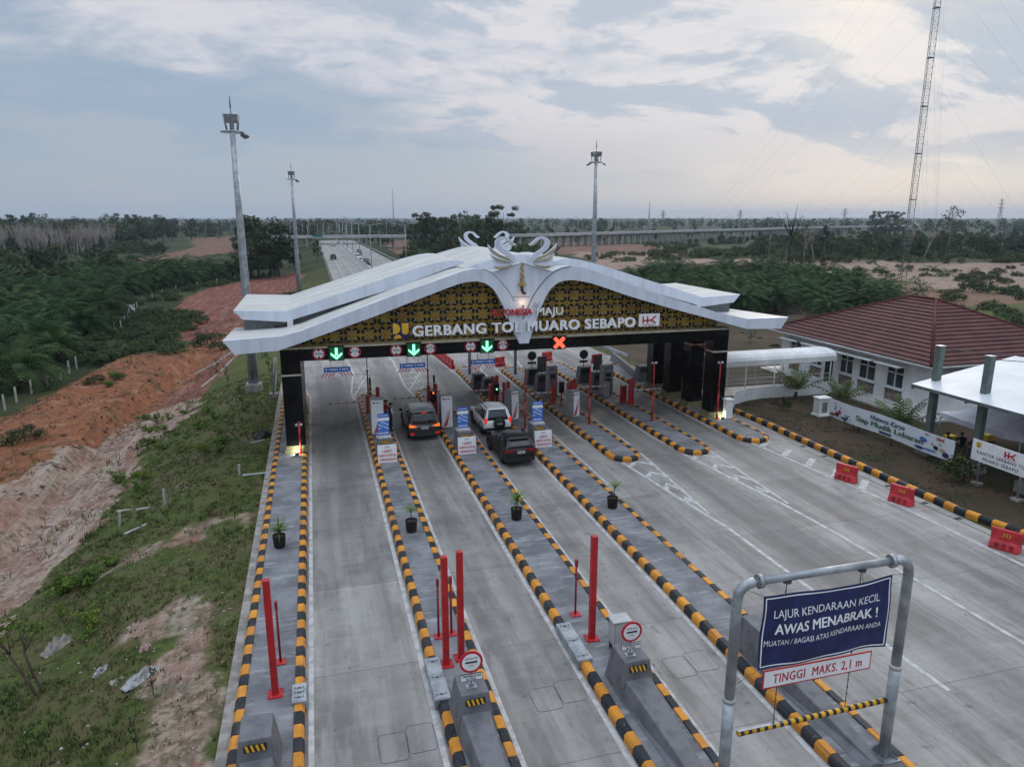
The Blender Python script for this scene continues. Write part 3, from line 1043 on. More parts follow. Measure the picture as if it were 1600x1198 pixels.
# gold lattice with its dark backing
inner = [(x, z + .28) for x, z in BOT]
PL = [p for p in inner if -1.4 < p[0] < 11.02][::-1]
PR = [p for p in inner if 11.45 < p[0] < 23.4][::-1]
PL = [(-1.3, 6.06)] + PL + [(11.1, 6.06)]
PR = [(11.4, 6.06)] + PR + [(24.2, 6.7), (24.2, 6.06)]
GOLDP = mat('gold_plate', (.2, .125, .024), .5, scale=2.2, col2=(.1, .062, .014), metal=.15)
for P in (PL, PR):
    bk = gmb()
    bk.prism(P, 'y', 39.42, 39.5, LATB)
    bk.build('lattice_backing', gate)
    la = gmb()
    la.prism([(x, z) for x, z in P], 'y', 39.38, 39.4, GOLDP)
    C = .92
    i0, i1 = int(min(p[0] for p in P) / C) - 1, int(max(p[0] for p in P) / C) + 2
    okp = lambda x, z: inpoly(x, z, P) and inpoly(x, max(6.1, z - .1), P)
    for i in range(i0, i1):
        for j in range(0, 6):
            x, z = i * C, 6.1 + .42 + j * C
            if okp(x, z):
                la.disc((x, 39.30, z), .19, 'y', .05, GOLD, 18, .125)
                la.disc((x, 39.31, z), .085, 'y', .04, GOLD, 12, .03)
                for k in range(8):
                    a = k * PI / 4 + PI / 8
                    la.disc((x + .235 * math.cos(a), 39.31, z + .235 * math.sin(a)), .062, 'y', .03, GOLD, 8, .028)
            for (dx, dz, kind) in ((C / 2, 0, 1), (0, C / 2, 1), (C / 2, C / 2, 2)):
                u, v = x + dx, z + dz
                if v > 6.12 and okp(u, v):
                    if kind == 2:
                        la.disc((u, 39.3, v), .16, 'y', .05, GOLD, 16, .115)
                        for a in (0, PI / 2):
                            c_, s_ = math.cos(a) * .2, math.sin(a) * .2
                            la.tube([(u - c_, 39.325, v - s_), (u + c_, 39.325, v + s_)], .022, GOLD, 4, smooth=False)
                    else:
                        la.disc((u, 39.3, v), .1, 'y', .05, GOLD, 12, .05)
                        for a in (0, PI / 2):
                            c_, s_ = math.cos(a) * .24, math.sin(a) * .24
                            la.tube([(u - c_, 39.32, v - s_), (u + c_, 39.32, v + s_)], .026, GOLD, 4, smooth=False)
            for k in range(4):
                a = PI / 4 + k * PI / 2
                u, v = x + .3 * math.cos(a), z + .3 * math.sin(a)
                if v > 6.14 and okp(u, v):
                    e1, e2 = Vector((math.cos(a + PI / 2), math.sin(a + PI / 2))), Vector((math.cos(a), math.sin(a)))
                    for off, l_, w_, m_, yy_ in ((-.1, .2, .075, LATB, 39.372), (.1, .2, .075, LATB, 39.371), (0, .07, .018, SIGNW, 39.368)):
                        c_ = Vector((u, v)) + e1 * off
                        la.prism([tuple(c_ + e1 * (sx * w_) + e2 * (sz * l_)) for sx, sz in ((-1, -.8), (0, -1), (1, -.8), (1, .8), (0, 1), (-1, .8))], 'y', yy_, yy_ + .02, m_)
    # long rails that carry the cells
    xs0, xs1 = P[0][0], P[-1][0]
    for j in range(0, 11):
        z = 6.1 + j * C / 2
        run = [x0 * .06 for x0 in range(int(xs0 / .06), int(xs1 / .06)) if okp(x0 * .06, z)]
        segs = []
        for x in run:
            if segs and x - segs[-1][1] < .1:
                segs[-1][1] = x
            else:
                segs.append([x, x])
        for a, c_ in segs:
            if c_ - a > .2:
                la.box(a, 39.335, z - .014, c_, 39.365, z + .014, GOLD)
    for i in range(i0 * 2, i1 * 2):
        x = i * C / 2
        zz = [6.08 + k * .05 for k in range(75) if okp(x, 6.08 + k * .05)]
        if len(zz) > 4:
            la.box(x - .014, 39.338, zz[0], x + .014, 39.368, zz[-1], GOLD)
    la.build('gold_lattice', gate)

# lettering on the front
def letters(body, x, z, w, h, m, name, bold=.02, sh=0.0, y=39.2, d=.14, sp=1.0, lab=None):
    b = gmb()
    b.text(body, x, z, w, h, y, m, d, bold, sh, sp=sp)
    return b.build(name, gate, label=lab)
letters('GERBANG TOL MUARO SEBAPO', 5.0, 6.56, 13.05, .55, TEXTW, 'gate_name_lettering', .032, y=38.05, sp=1.08)
letters('INDONESIA', 9.35, 7.48, 2.38, .36, REDL, 'slogan_lettering', .02, y=38.05, d=.08, lab='red slogan letters above the gate name')
letters('MAJU', 12.0, 7.44, 1.55, .42, TEXTW, 'slogan_lettering', .012, y=38.05, d=.08, lab='white slogan letters above the gate name')
letters('76', 11.72, 7.9, .42, .24, mat('faded_silver', (.4, .41, .42), .5), 'slogan_emblem', .01, .3, y=38.05, d=.05)
b = gmb()
b.box(3.9, 38.02, 6.45, 4.8, 38.06, 7.3, NAVY)
q = lambda cx, cz, r, a0, a1: [(cx + r * math.cos(a0 + (a1 - a0) * i / 14), cz + r * math.sin(a0 + (a1 - a0) * i / 14)) for i in range(15)]
EM = mat('emblem_yellow', (.72, .42, .03), .45, var=.08)
b.prism([(3.93, 6.72), (3.93, 7.28)] + q(4.03, 7.0, .28, PI / 2, -PI / 2), 'y', 37.97, 38.02, EM)
b.prism([(4.4, 7.28), (4.4, 6.86)] + q(4.58, 6.86, .18, PI, 2 * PI) + [(4.76, 7.28)], 'y', 37.97, 38.02, EM)
b.prism(q(4.17, 6.47, .2, 0, PI), 'y', 37.97, 38.02, EM)
b.build('ministry_emblem', gate)
b = gmb()
b.box(18.3, 37.98, 6.55, 19.62, 38.05, 7.28, SIGNW)
def hk(b, x, z, w, h, y, m, t=.05, d=.02):
    r = t / 2
    s_ = w / 1.0
    for P in ([(0, 0), (0, h)], [(.36 * w, 0), (.36 * w, h)], [(0, .42 * h), (.62 * w, .42 * h)], [(.62 * w, .42 * h), (1.02 * w, h)], [(.62 * w, .48 * h), (1.02 * w, .05 * h)]):
        (ax, az), (bx, bz) = P
        dx, dz = bx - ax, bz - az
        l = math.hypot(dx, dz)
        nx_, nz_ = -dz / l * r, dx / l * r
        b.prism([(x + ax - nx_, z + az - nz_), (x + bx - nx_, z + bz - nz_), (x + bx + nx_, z + bz + nz_), (x + ax + nx_, z + az + nz_)], 'y', y - d - random.uniform(0, .004), y, m)
hk(b, 18.55, 6.72, .8, .42, 37.979, REDL, .08)
b.box(18.55, 37.97, 6.62, 19.36, 37.979, 6.655, REDL)
b.build('operator_sign', gate)

# swan ornaments: outline plates with gold feathers
NECK = [(1070, 490), (1085, 420), (1120, 372), (1180, 332), (1238, 292), (1268, 248), (1272, 208), (1250, 182), (1215, 180), (1185, 197), (1165, 225), (1140, 250), (1108, 268), (1078, 258), (1072, 243), (1112, 222),
        (1140, 188), (1180, 160), (1240, 148), (1300, 165), (1332, 205), (1334, 255), (1312, 302), (1268, 342), (1205, 385), (1150, 430), (1110, 480)]
FEA = [[(1110, 470), (1180, 405), (1270, 370), (1350, 315), (1422, 238), (1412, 300), (1370, 362), (1290, 405), (1190, 440)],
       [(1112, 478), (1200, 440), (1290, 415), (1345, 388), (1394, 362), (1378, 408), (1310, 450), (1200, 470)],
       [(1112, 484), (1200, 468), (1290, 455), (1372, 425), (1352, 472), (1285, 500), (1190, 496)],
       [(1105, 490), (1190, 500), (1270, 505), (1372, 505), (1335, 552), (1270, 560), (1180, 535)]]
GFE = [[(1120, 462), (1185, 412), (1275, 380), (1350, 330), (1400, 280), (1362, 340), (1280, 392), (1185, 428)],
       [(1130, 474), (1210, 452), (1300, 432), (1360, 395), (1305, 444), (1200, 464)],
       [(1112, 492), (1180, 512), (1260, 528), (1345, 520), (1300, 545), (1230, 545), (1160, 518)]]


def swan(x, y, z, sgn, gold):
    f_ = lambda P: [(x + sgn * (p[0] - 1070) * .00462, z + (490 - p[1]) * .0043) for p in P]
    b = gmb()
    b.prism(f_(NECK), 'y', y - .07, y + .07, PANEL)
    for i, P in enumerate(FEA):
        b.prism(f_(P), 'y', y - .09 - .015 * i, y + .05 - .012 * i, PANEL)
    o = b.build('swan_ornament', gate)
    if gold:
        b = gmb()
        for i, P in enumerate(GFE):
            b.prism(f_(P), 'y', y - .17 - .01 * i, y - .09 - .01 * i, GOLDB)
        b.prism(f_([(1085, 262), (1130, 240), (1165, 215), (1200, 188), (1180, 212), (1150, 245), (1110, 265)]), 'y', y - .1, y - .075, GOLDB)
        b.build('gold_feather', o)


swan(11.52, YF - .2, 10.32, 1, True)
swan(10.82, YF - .2, 10.32, -1, True)
swan(13.2, 52.8, 10.35, 1, False)
swan(12.15, 52.8, 10.35, -1, False)
# the dagger on the centre piece
b = gmb()
kx = 11.17
pts = []
for i in range(26):
    t = i / 25
    pts.append((t, .055 * math.sin(t * 22) * (1 - .3 * t), .035 + .06 * t))
P = [(kx + o_ - w, 10.36 - 1.15 * t) for t, o_, w in pts] + [(kx + o_ + w, 10.36 - 1.15 * t) for t, o_, w in reversed(pts)]
b.prism(P, 'y', YF - .24, YF - .13, GOLDB)
b.prism([(kx - .26, 9.2), (kx - .1, 9.28), (kx + .1, 9.28), (kx + .24, 9.24), (kx + .12, 9.13), (kx - .12, 9.11)], 'y', YF - .26, YF - .13, GOLDB)
o = b.build('dagger_ornament', gate)
b = gmb()
b.tube([(kx - .03, YF - .2, 9.14), (kx - .02, YF - .2, 8.95), (kx + .02, YF - .2, 8.78), (kx + .12, YF - .2, 8.66), (kx + .2, YF - .2, 8.68)], .075, mat('dark_wood', (.09, .02, .012), .4, var=.3), 8)
b.build('handle', o)


# ------------------------------------------------------------------ lane signals and limit signs on the beam
def lane_signal(x, open_):
    t = thing('lane_signal', (x, 38.9, 5.66), '', 'lane signal', 'lit lane signals on the black beam')
    b = MB()
    b.box(-.4, -.04, -.4, .4, .1, .4, INK)
    b.box(-.43, -.1, .36, .43, .04, .42, INK)
    b.build('housing', t)
    b = MB()
    b.box(-.34, -.052, -.34, .34, -.041, .34, LEDGD if open_ else INK)
    if open_:
        b.build('lamp_field', t)
        b = MB()
        b.box(-.075, -.068, -.1, .075, -.053, .31, LEDG)
        b.prism([(-.3, .06), (-.3, -.08), (0, -.34), (.3, -.08), (.3, .06), (0, -.17)], 'y', -.072, -.054, LEDG)
        b.build('arrow', t)
    else:
        b.build('lamp_field', t)
        b = MB()
        for s_ in (1, -1):
            d_ = .075
            b.prism([(-.3 - d_, s_ * -.3 + s_ * d_), (-.3 + d_, s_ * -.3 - s_ * d_), (.3 + d_, s_ * .3 - s_ * d_), (.3 - d_, s_ * .3 + s_ * d_)], 'y', -.07 - .003 * s_, -.053, LEDR)
        b.build('cross', t)
    return t


for x, l in ((.94, 'green down arrow above the empty outermost lane'), (5.12, 'green down arrow above the lane of the dark grey car'), (9.3, 'green down arrow above the lane of the white car')):
    tag(lane_signal(x, True), l)
tag(lane_signal(13.66, False), 'red cross signal on the black beam, the only cross')


def limit_sign(x, wide):
    t = thing('limit_sign', (x, 38.97, 5.67), '', 'road sign', 'round limit signs on the black beam')
    b = MB()
    b.disc((0, -.03, 0), .33, 'y', .03, SIGNR, 28)
    b.disc((0, -.038, 0), .25, 'y', .007, SIGNW, 28)
    if wide:
        b.text('2,5', -.13, .02, .26, .13, -.04, INK, .006, .02)
        b.text('m', -.06, -.13, .12, .08, -.04, INK, .006, .02)
        for s_ in (1, -1):
            b.prism([(s_ * .25, .1), (s_ * .25, -.1), (s_ * .13, 0)][::s_], 'y', -.045, -.039, INK)
    else:
        b.text('4,2m', -.19, -.06, .38, .13, -.04, INK, .006, .02)
        for s_ in (1, -1):
            b.prism([(-.1, s_ * .25), (.1, s_ * .25), (0, s_ * .12)][::s_], 'y', -.045, -.039, INK)
    b.build('disc', t)
    return t


for x0, d0 in ((.02, 'empty outermost lane'), (4.16, 'lane of the dark grey car'), (8.36, 'lane of the white car')):
    tag(limit_sign(x0, False), 'round height limit sign 4,2 m over the ' + d0)
    tag(limit_sign(x0 + 1.9, True), 'round width limit sign 2,5 m over the ' + d0)


def hanging_board(x):
    t = thing('hanging_board', (x, 39.45, 4.32), '', 'hanging sign', 'blue boards with red chevrons hanging below the beam')
    b = MB()
    b.box(-.72, -.02, .2, .72, .02, .46, BLUES)
    x0 = -.64
    rnd = random.Random(3)
    while x0 < .6:
        w = rnd.uniform(.03, .07)
        if rnd.random() > .14:
            b.box(x0, -.026, .3, x0 + w, -.021, .385, SIGNW)
        x0 += w + .018
    b.build('panel', t)
    b = MB()
    b.box(-.72, -.02, -.06, .72, .02, .16, SIGNW)
    for k in range(4):
        for s_ in (1, -1):
            xa = s_ * (.1 + k * .18)
            b.prism([(xa, .155), (xa + s_ * .07, .155), (xa + s_ * .24, -.055), (xa + s_ * .17, -.055)][::s_], 'y', -.027, -.021, SIGNR)
    b.build('chevron_strip', t)
    for x1 in (-.32, .32):
        b = MB()
        b.tube([(x1, 0, -.06), (x1, 0, .98)], .012, DSTEEL, 5)
        b.build('hanger', t)
    return t


for x, l in ((.95, 'blue board with red chevrons hanging over the empty outermost lane'), (5.1, 'blue board with red chevrons hanging over the dark grey car lane'), (9.2, 'blue board with red chevrons hanging over the white car lane')):
    tag(hanging_board(x), l)
# ------------------------------------------------------------------ crash blocks, boards and signs at the island ends
ZI = .22


def hazard(b, w, h, y, z, lean=.0):
    """black plate with slanted yellow bars, facing the driver"""
    b.box(-w / 2, y - .012, z, w / 2, y, z + h, INK)
    for k in range(4):
        x = -w / 2 + .02 + k * .115
        b.prism([(x + .05, z + .008), (x + .108, z + .008), (x + .058, z + h - .008), (x, z + h - .008)], 'y', y - .018, y - .013, YELS)


def crash_block(nose_len=4.2):
    t = thing('crash_block', (0, 0, ZI), '', 'crash barrier', 'concrete crash blocks on the islands')
    b = MB()
    # tower with battered faces, then the long ramp that falls towards the traffic
    b.add([(-.5, -.12, 0), (.5, -.12, 0), (.5, 1.1, 0), (-.5, 1.1, 0), (-.36, .06, 1.03), (.36, .06, 1.03), (.36, .92, 1.03), (-.36, .92, 1.03)],
          [(3, 2, 1, 0), (4, 5, 6, 7), (0, 1, 5, 4), (1, 2, 6, 5), (2, 3, 7, 6), (3, 0, 4, 7)], CRASH)
    L = -nose_len
    b.add([(-.49, -.1, 0), (.49, -.1, 0), (.30, L, 0), (-.30, L, 0), (-.36, -.02, .56), (.36, -.02, .56), (.05, L, .12), (-.05, L, .12)],
          [(0, 1, 2, 3), (7, 6, 5, 4), (4, 5, 1, 0), (5, 6, 2, 1), (6, 7, 3, 2), (7, 4, 0, 3)], CRASH)
    b.build('body', t, .025)
    b = MB()
    b.M = Matrix.Translation((0, -.005, 0)) @ Matrix.Rotation(-.172, 4, 'X')
    hazard(b, .5, .17, -.128, .74)
    b.build('hazard_plate', t)
    return t


blk = crash_block()
blk.location = (-1.93, 14.9, ZI)
tag(blk, 'dark grey crash block on the outermost grass-side island, nearest the grass')
for x, y, l in ((3.25, 15.1, 'crash block on the narrow island, round gate sign behind it, two tall red posts behind'),
                (7.74, 15.25, 'crash block beside the light grey cabinet, with pale scuff marks on its ramp'),
                (12.05, 15.6, 'crash block right behind the hanging blue banner'),
                ):
    copy_tree(blk, (x, y, ZI), label=l)
blk2 = crash_block(.5)
blk2.location = (3.2, 36.9, ZI)
tag(blk2, 'far crash block behind the white notice board left of the dark grey car')
for x, y, l in (
                (7.55, 36.95, 'far crash block behind the notice board between dark grey and black cars'),
                (11.95, 37.1, 'far crash block behind the notice board right of the black car')):
    copy_tree(blk2, (x, y, ZI), label=l)


def round_sign(x, y, z, lab):
    t = thing('toll_gate_sign', (x, y, z), lab, 'road sign', 'round signs before the toll lanes')
    b = MB()
    b.disc((0, -.03, .72), .30, 'y', .03, SIGNR, 36)
    b.disc((0, -.037, .72), .235, 'y', .006, SIGNW, 36)
    b.box(-.15, -.044, .70, .15, -.038, .745, INK)
    b.text('GERBANG', -.16, .80, .32, .055, -.038, INK, .004, .0, sp=1.3)
    b.text('TOL', -.07, .60, .14, .055, -.038, INK, .004, .0, sp=1.3)
    b.build('disc', t)
    b = MB()
    b.box(-.29, -.03, .2, .29, -.01, .39, INK)
    b.box(-.278, -.034, .212, .278, -.031, .378, SIGNW)
    b.text('TEMPELKAN', -.24, .305, .48, .058, -.035, INK, .004, .01)
    b.text('E-TOL', -.13, .225, .26, .055, -.035, INK, .004, .01)
    b.build('plate', t)
    b = MB()
    b.box(-.13, -.08, 0, .13, .1, .02, GALV)
    b.tube([(0, .012, .02), (0, .012, .95)], .022, GALV, 8)
    b.box(-.06, -.05, .02, .06, .05, .12, GALV)
    b.build('post', t)
    return t


round_sign(3.22, 15.45, 1.251, 'round red ringed gate sign between the empty lane and the next')
round_sign(7.66, 15.6, 1.251, 'round red ringed gate sign beside the light grey cabinet')


def notice_board(x, y, lab):
    t = thing('notice_board', (x, y, ZI), lab, 'notice board', 'white one-card notice boards')
    b = MB()
    b.M = Matrix.Rotation(-.12, 4, 'X')
    b.box(-.5, -.02, .02, .5, .0, .98, SIGNW)
    b.box(-.12, -.026, .82, -.02, -.021, .87, mat('faded_grey', (.3, .3, .32), .6))
    b.box(0, -.026, .82, .12, -.021, .86, mat('faded_grey', (.3, .3, .32), .6))
    for s_, z, w in (('1 KARTU', .56, .5), ('HANYA UNTUK', .34, .88), ('1 KENDARAAN', .12, .92)):
        b.text(s_, -w / 2, z, w, .14, -.021, SIGNR, .006, .02)
    b.build('panel', t)
    for s_ in (-1, 1):
        b = MB()
        b.tube([(s_ * .4, .1, .9), (s_ * .4, .42, .0)], .018, GALV, 6)
        b.build('prop', t)
    return t


notice_board(3.18, 35.95, 'white notice board on the narrow island left of the dark grey car')
notice_board(7.5, 36.15, 'white notice board between the dark grey car and the black car')
notice_board(11.88, 36.2, 'white notice board on the island right of the black car')


def tariff_sign(x, y, lab):
    t = thing('tariff_sign', (x, y, 1.25), lab, 'sign', 'blue tariff signs')
    b = MB()
    b.box(-.31, -.03, .1, .31, 0, 1.3, BLUES)
    b.box(-.31, -.036, .9, .31, -.031, 1.08, SIGNW)
    LBL = mat('sign_light_blue', (.12, .3, .72), .5)
    for r_ in range(6):
        for c_ in range(4):
            b.box(-.27 + c_ * .138, -.035, .45 + r_ * .07, -.15 + c_ * .138, -.031, .50 + r_ * .07, LBL if (r_ + c_) % 3 else SIGNW)
    for c_ in range(6):
        b.box(-.26 + c_ * .088, -.035, .18, -.2 + c_ * .088, -.031, .26, SIGNW)
    b.box(-.28, -.035, .33, .28, -.031, .37, LBL)
    for c_ in range(7):
        b.box(-.25 + c_ * .073, -.037, 1.17, -.2 + c_ * .073, -.031, 1.22, SIGNW)
    b.build('panel', t)
    b = MB()
    b.box(-.4, -.25, 0, .4, .25, .1, PALEC, .85)
    b.tube([(-.22, .02, .1), (-.22, .02, 1.2)], .02, GALV, 6)
    b.tube([(.22, .02, .1), (.22, .02, 1.2)], .02, GALV, 6)
    b.build('stand', t)
    return t


tariff_sign(3.15, 37.3, 'blue tariff sign left of the dark grey car, behind the first notice board')
tariff_sign(7.55, 37.5, 'blue tariff sign between the dark grey car and the white car')
tariff_sign(11.95, 37.6, 'blue tariff sign right of the black car, by a thin red pole')


# ------------------------------------------------------------------ red posts and steel covers
def square_post(x, y, lab):
    t = thing('square_post', (x, y, ZI), lab, 'red post', 'tall square red posts')
    b = MB()
    b.box(-.09, -.09, .02, .09, .09, 3.4, REDP)
    b.build('post', t, .012)
    b = MB()
    b.box(-.2, -.2, 0, .2, .2, .03, REDP)
    for s_ in (-1, 1):
        for q_ in (-1, 1):
            b.tube([(s_ * .15, q_ * .15, .02), (s_ * .15, q_ * .15, .06)], .015, REDD, 6)
    b.build('base_plate', t)
    return t


square_post(-1.68, 17.95, 'tall square red post alone on the grass-side island')
square_post(3.02, 18.0, 'taller of two square red posts, the one with thin posts behind it')
square_post(3.5, 18.2, 'square red post right behind the round gate sign on the narrow island')
square_post(7.56, 18.1, 'tall square red post beside the light grey cabinet')


def slim_post(x, y, lab):
    t = thing('slim_post', (x, y, ZI), lab, 'red post', 'slim red posts with a reader head')
    b = MB()
    b.tube([(0, 0, .02), (0, 0, 1.9)], .035, REDD, 8)
    b.box(-.04, -.06, 1.72, .04, .05, 1.95, REDD)
    b.build('post', t)
    b = MB()
    b.box(-.15, -.15, 0, .15, .15, .03, REDP)
    b.build('base_plate', t)
    return t


slim_post(-1.6, 19.4, 'slim red post behind the lone tall post on the grass-side island')
slim_post(3.05, 19.45, 'slim red post on the narrow island, nearer its empty lane side')
slim_post(3.46, 19.5, 'slim red post hidden between the two tall posts on the narrow island')
slim_post(7.55, 19.5, 'slim red post standing left of the tall post by the cabinet')


def steel_cover(x0, x1, y0, y1, lab):
    xc, yc = (x0 + x1) / 2, (y0 + y1) / 2
    t = thing('steel_cover', (xc, yc, .2), lab, 'steel cover', 'galvanised boxes over the kerbs')
    w, l = (x1 - x0) / 2, (y1 - y0) / 2
    b = MB()
    b.box(-w, -l, -.16, w, l, .12, GALV)
    b.build('box', t, .012)
    b = MB()
    b.box(-w + .02, -l + .02, .121, w - .02, l - .02, .132, GALV)
    for k in range(3):
        for s_ in (-1, 1):
            b.tube([(s_ * w * .55, -l + .2 + k * (l - .2), .13), (s_ * w * .55, -l + .2 + k * (l - .2), .15)], .02, DSTEEL, 6)
        b.box(-.06, -l + .17 + k * (l - .2), .132, .06, -l + .2 + k * (l - .2), .15, DSTEEL)
    b.build('lid', t)
    return t


steel_cover(-1.25, -.86, 17.3, 18.1, 'small galvanised box on the kerb of the grass-side island')
steel_cover(2.42, 2.86, 16.4, 18.3, 'galvanised box on the kerb beside the two tall red posts')
steel_cover(6.7, 7.16, 17.0, 19.0, 'galvanised box on the kerb left of the slim post near the light grey cabinet')

t = thing('equipment_cabinet', (8.15, 17.4, ZI), 'light grey metal cabinet beside the round gate sign', 'cabinet')
b = MB()
CABM = mat('cabinet_grey', (.42, .43, .43), .5, var=.1)
b.box(-.26, -.2, .22, .26, .2, .98, CABM)
b.box(-.3, -.24, .981, .3, .24, 1.02, CABM)
b.build('box', t, .01)
b = MB()
b.box(-.22, -.215, .28, .22, -.201, .92, CABM)
b.tube([(.16, -.22, .6), (.16, -.22, .68)], .012, DSTEEL, 6)
b.build('door', t)
b = MB()
b.box(-.24, -.18, 0, .24, .18, .22, INK)
b.build('plinth', t)


# ------------------------------------------------------------------ potted plants
LEAF_A = foliage('pot_leaf', (.06, .13, .02), (.2, .34, .06))
SOIL = mat('soil', (.05, .035, .025), .95, var=.4)
POTM = mat('black_bag', (.012, .012, .013), .7, var=.4, bump=.4, bscale=14)
BARK = mat('bark', (.12, .095, .07), .9, var=.4, scale=6, stretch=(1, 1, .3))


def blade(b, p, az, el, ln_, w, droop, m, n=4):
    """one narrow bending leaf"""
    d = Vector((math.cos(az), math.sin(az), 0))
    s_ = Vector((-d.y, d.x, 0))
    pos = Vector(p)
    vs = []
    e = el
    for i in range(n + 1):
        t = i / n
        ww = w * (.55 + .9 * t if t < .4 else .91 * (1 - t) / .6 + .02)
        vs += [pos - s_ * ww, pos + s_ * ww]
        pos = pos + (d * math.cos(e) + Vector((0, 0, 1)) * math.sin(e)) * (ln_ / n)
        e -= droop / n
    b.add(vs, [(2 * i, 2 * i + 1, 2 * i + 3, 2 * i + 2) for i in range(n)], m, True)


def pot_plant(x, y, stem, nl, ln_, seed, lab, lean=0.0):
    rnd = random.Random(seed)
    t = thing('potted_plant', (x, y, ZI), lab, 'potted plant', 'spiky plants in black pots on the islands')
    b = MB()
    b.lathe([(.001, 0), (.19, 0), (.215, .03), (.235, .25), (.245, .48), (.25, .5), (.225, .49), (.22, .42)], (0, 0, 0), POTM, 18)
    o = b.build('pot', t)
    b = MB()
    b.lathe([(.22, .43), (.001, .45)], (0, 0, 0), SOIL, 14)
    b.build('soil', o)
    b = MB()
    b.tube([(0, 0, .42), (lean * .4, 0, .42 + stem * .5), (lean, 0, .45 + stem)], .025, BARK, 6, .018)
    b.build('stem', t)
    b = MB()
    for i in range(nl):
        k = i / nl
        blade(b, (lean * (.7 + .3 * k), 0, .45 + stem * (.75 + .25 * k)), rnd.uniform(0, 2 * PI), rnd.uniform(.2, 1.35), ln_ * rnd.uniform(.75, 1.25), .027, rnd.uniform(.3, 2.0), LEAF_A, 5)
    b.build('leaves', t)


pot_plant(-1.92, 27.2, .18, 44, .62, 1, 'potted plant with drooping leaves on the grass-side island')
pot_plant(3.26, 27.25, .5, 26, .45, 2, 'potted plant with a bare stem on the narrow island')
pot_plant(7.76, 27.25, .42, 52, .7, 3, 'bushiest potted plant, on the island ahead of the black car', .05)
pot_plant(12.22, 27.3, .55, 24, .5, 4, 'thin leaning potted plant on the island right of the black car', .12)


# ------------------------------------------------------------------ toll machines, barriers, bollards, camera poles
def toll_machine(x, y, lab, h=2.1, w=.68, back=False, rz=0.0):
    t = thing('toll_machine', (x, y, ZI), lab, 'toll machine', 'toll card machines')
    t.rotation_euler.z = rz
    side = mat('machine_grey', (.34, .35, .36), .5, var=.15)
    b = MB()
    b.prism([(-.4, 0), (.42, 0), (.36, h * .9), (.25, h), (-.3, h), (-.34, h * .97)], 'x', -w / 2, w / 2, side)
    b.build('cabinet', t, .03)
    b = MB()
    M0 = Matrix.Translation((0, -.402, 0)) @ Matrix.Rotation(-.03, 4, 'X')
    b.M = M0
    if back:
        b.box(-w / 2 + .05, -.012, .1, w / 2 - .05, 0, h - .15, mat('machine_panel', (.24, .25, .26), .5))
        b.box(-.2, -.03, h * .62, .2, -.013, h * .74, INK)
        b.box(-.14, -.03, h * .4, .16, -.013, h * .56, GLASS)
        b.box(-.2, -.06, .12, .2, -.013, .3, DSTEEL)
        b.box(-.24, -.02, h * .8, .24, -.013, h * .85, PALEC)
        b.build('reader_panel', t)
    else:
        b.box(-w / 2 + .02, -.015, .06, w / 2 - .02, 0, h - .08, SIGNW)
        b.build('front_panel', t)
        b = MB()
        b.M = M0
        for k, (x0, x1, z0, z1) in enumerate(((-.26, .1, .1, 1.1), (-.14, .2, .12, 1.25))):
            P = []
            for i in range(9):
                q_ = i / 8
                P.append((lerp(x0, x1, q_ ** .75), lerp(z0, z1, q_)))
            P2 = [(px_ + .085 * (1 - (i / 8) ** 1.5) + .004, pz) for i, (px_, pz) in enumerate(P)]
            b.prism(P + P2[::-1], 'y', -.022 - .002 * k, -.016, SIGNR)
        b.box(-.24, -.022, h - .28, -.12, -.016, h - .17, SIGNR)
        for k in range(4):
            b.box(-.06 + k * .07, -.022, h - .26, -.015 + k * .07, -.016, h - .19, DSTEEL)
        b.build('livery', t)
    return t


m1 = toll_machine(3.15, 41.6, 'white toll machine with two workers standing beside it', 2.15, .74)
toll_machine(7.36, 41.8, 'white toll machine with red swoosh right of the dark grey car', 2.05, .7)
toll_machine(11.75, 42.4, 'white toll machine with red swoosh right of the white car', 1.95, .56, rz=.32)
toll_machine(15.75, 42.0, 'white toll machine beside the red bollards under the red cross', 1.7, .52, rz=.35)
toll_machine(16.2, 47.7, 'grey machine turned the other way, by the person in pink', 2.15, .62, True)
toll_machine(20.2, 47.0, 'grey machine turned the other way on the island with the red barrier box', 2.15, .72, True)


def barrier(x, y, lab, sgn=-1, ln_=2.3, col=ORAN, red_light=True):
    t = thing('boom_barrier', (x, y, ZI), lab, 'boom barrier', 'boom barriers of the toll lanes')
    b = MB()
    b.box(-.17, -.17, 0, .17, .17, 1.15, col)
    b.box(-.19, -.19, 1.151, .19, .19, 1.19, REDD)
    b.build('housing', t, .02)
    b = MB()
    b.box(min(.17 * sgn, sgn * ln_), -.23, .78, max(.17 * sgn, sgn * ln_), -.17, .88, WHITE)
    for k in range(5):
        x0 = sgn * (.4 + k * ln_ / 5.4)
        b.box(min(x0, x0 + sgn * .09), -.234, .776, max(x0, x0 + sgn * .09), -.166, .884, REDP)
    b.build('boom', t)
    return t


barrier(3.0, 46.3, 'boom barrier closing the empty outermost lane', -1, 2.7)
barrier(7.1, 46.5, 'boom barrier in front of the dark grey car', -1, 2.6)
barrier(11.6, 47.2, 'boom barrier housing right of the white car', -1, 1.5)
barrier(15.55, 45.4, 'orange red boom barrier under the red cross', -1, 2.4)
barrier(19.9, 46.2, 'boom barrier closing the lane right of the red bollards', -1, 2.3, CABM)
barrier(20.4, 44.4, 'red boom barrier reaching towards the black canopy legs', 1, 2.8, REDP)


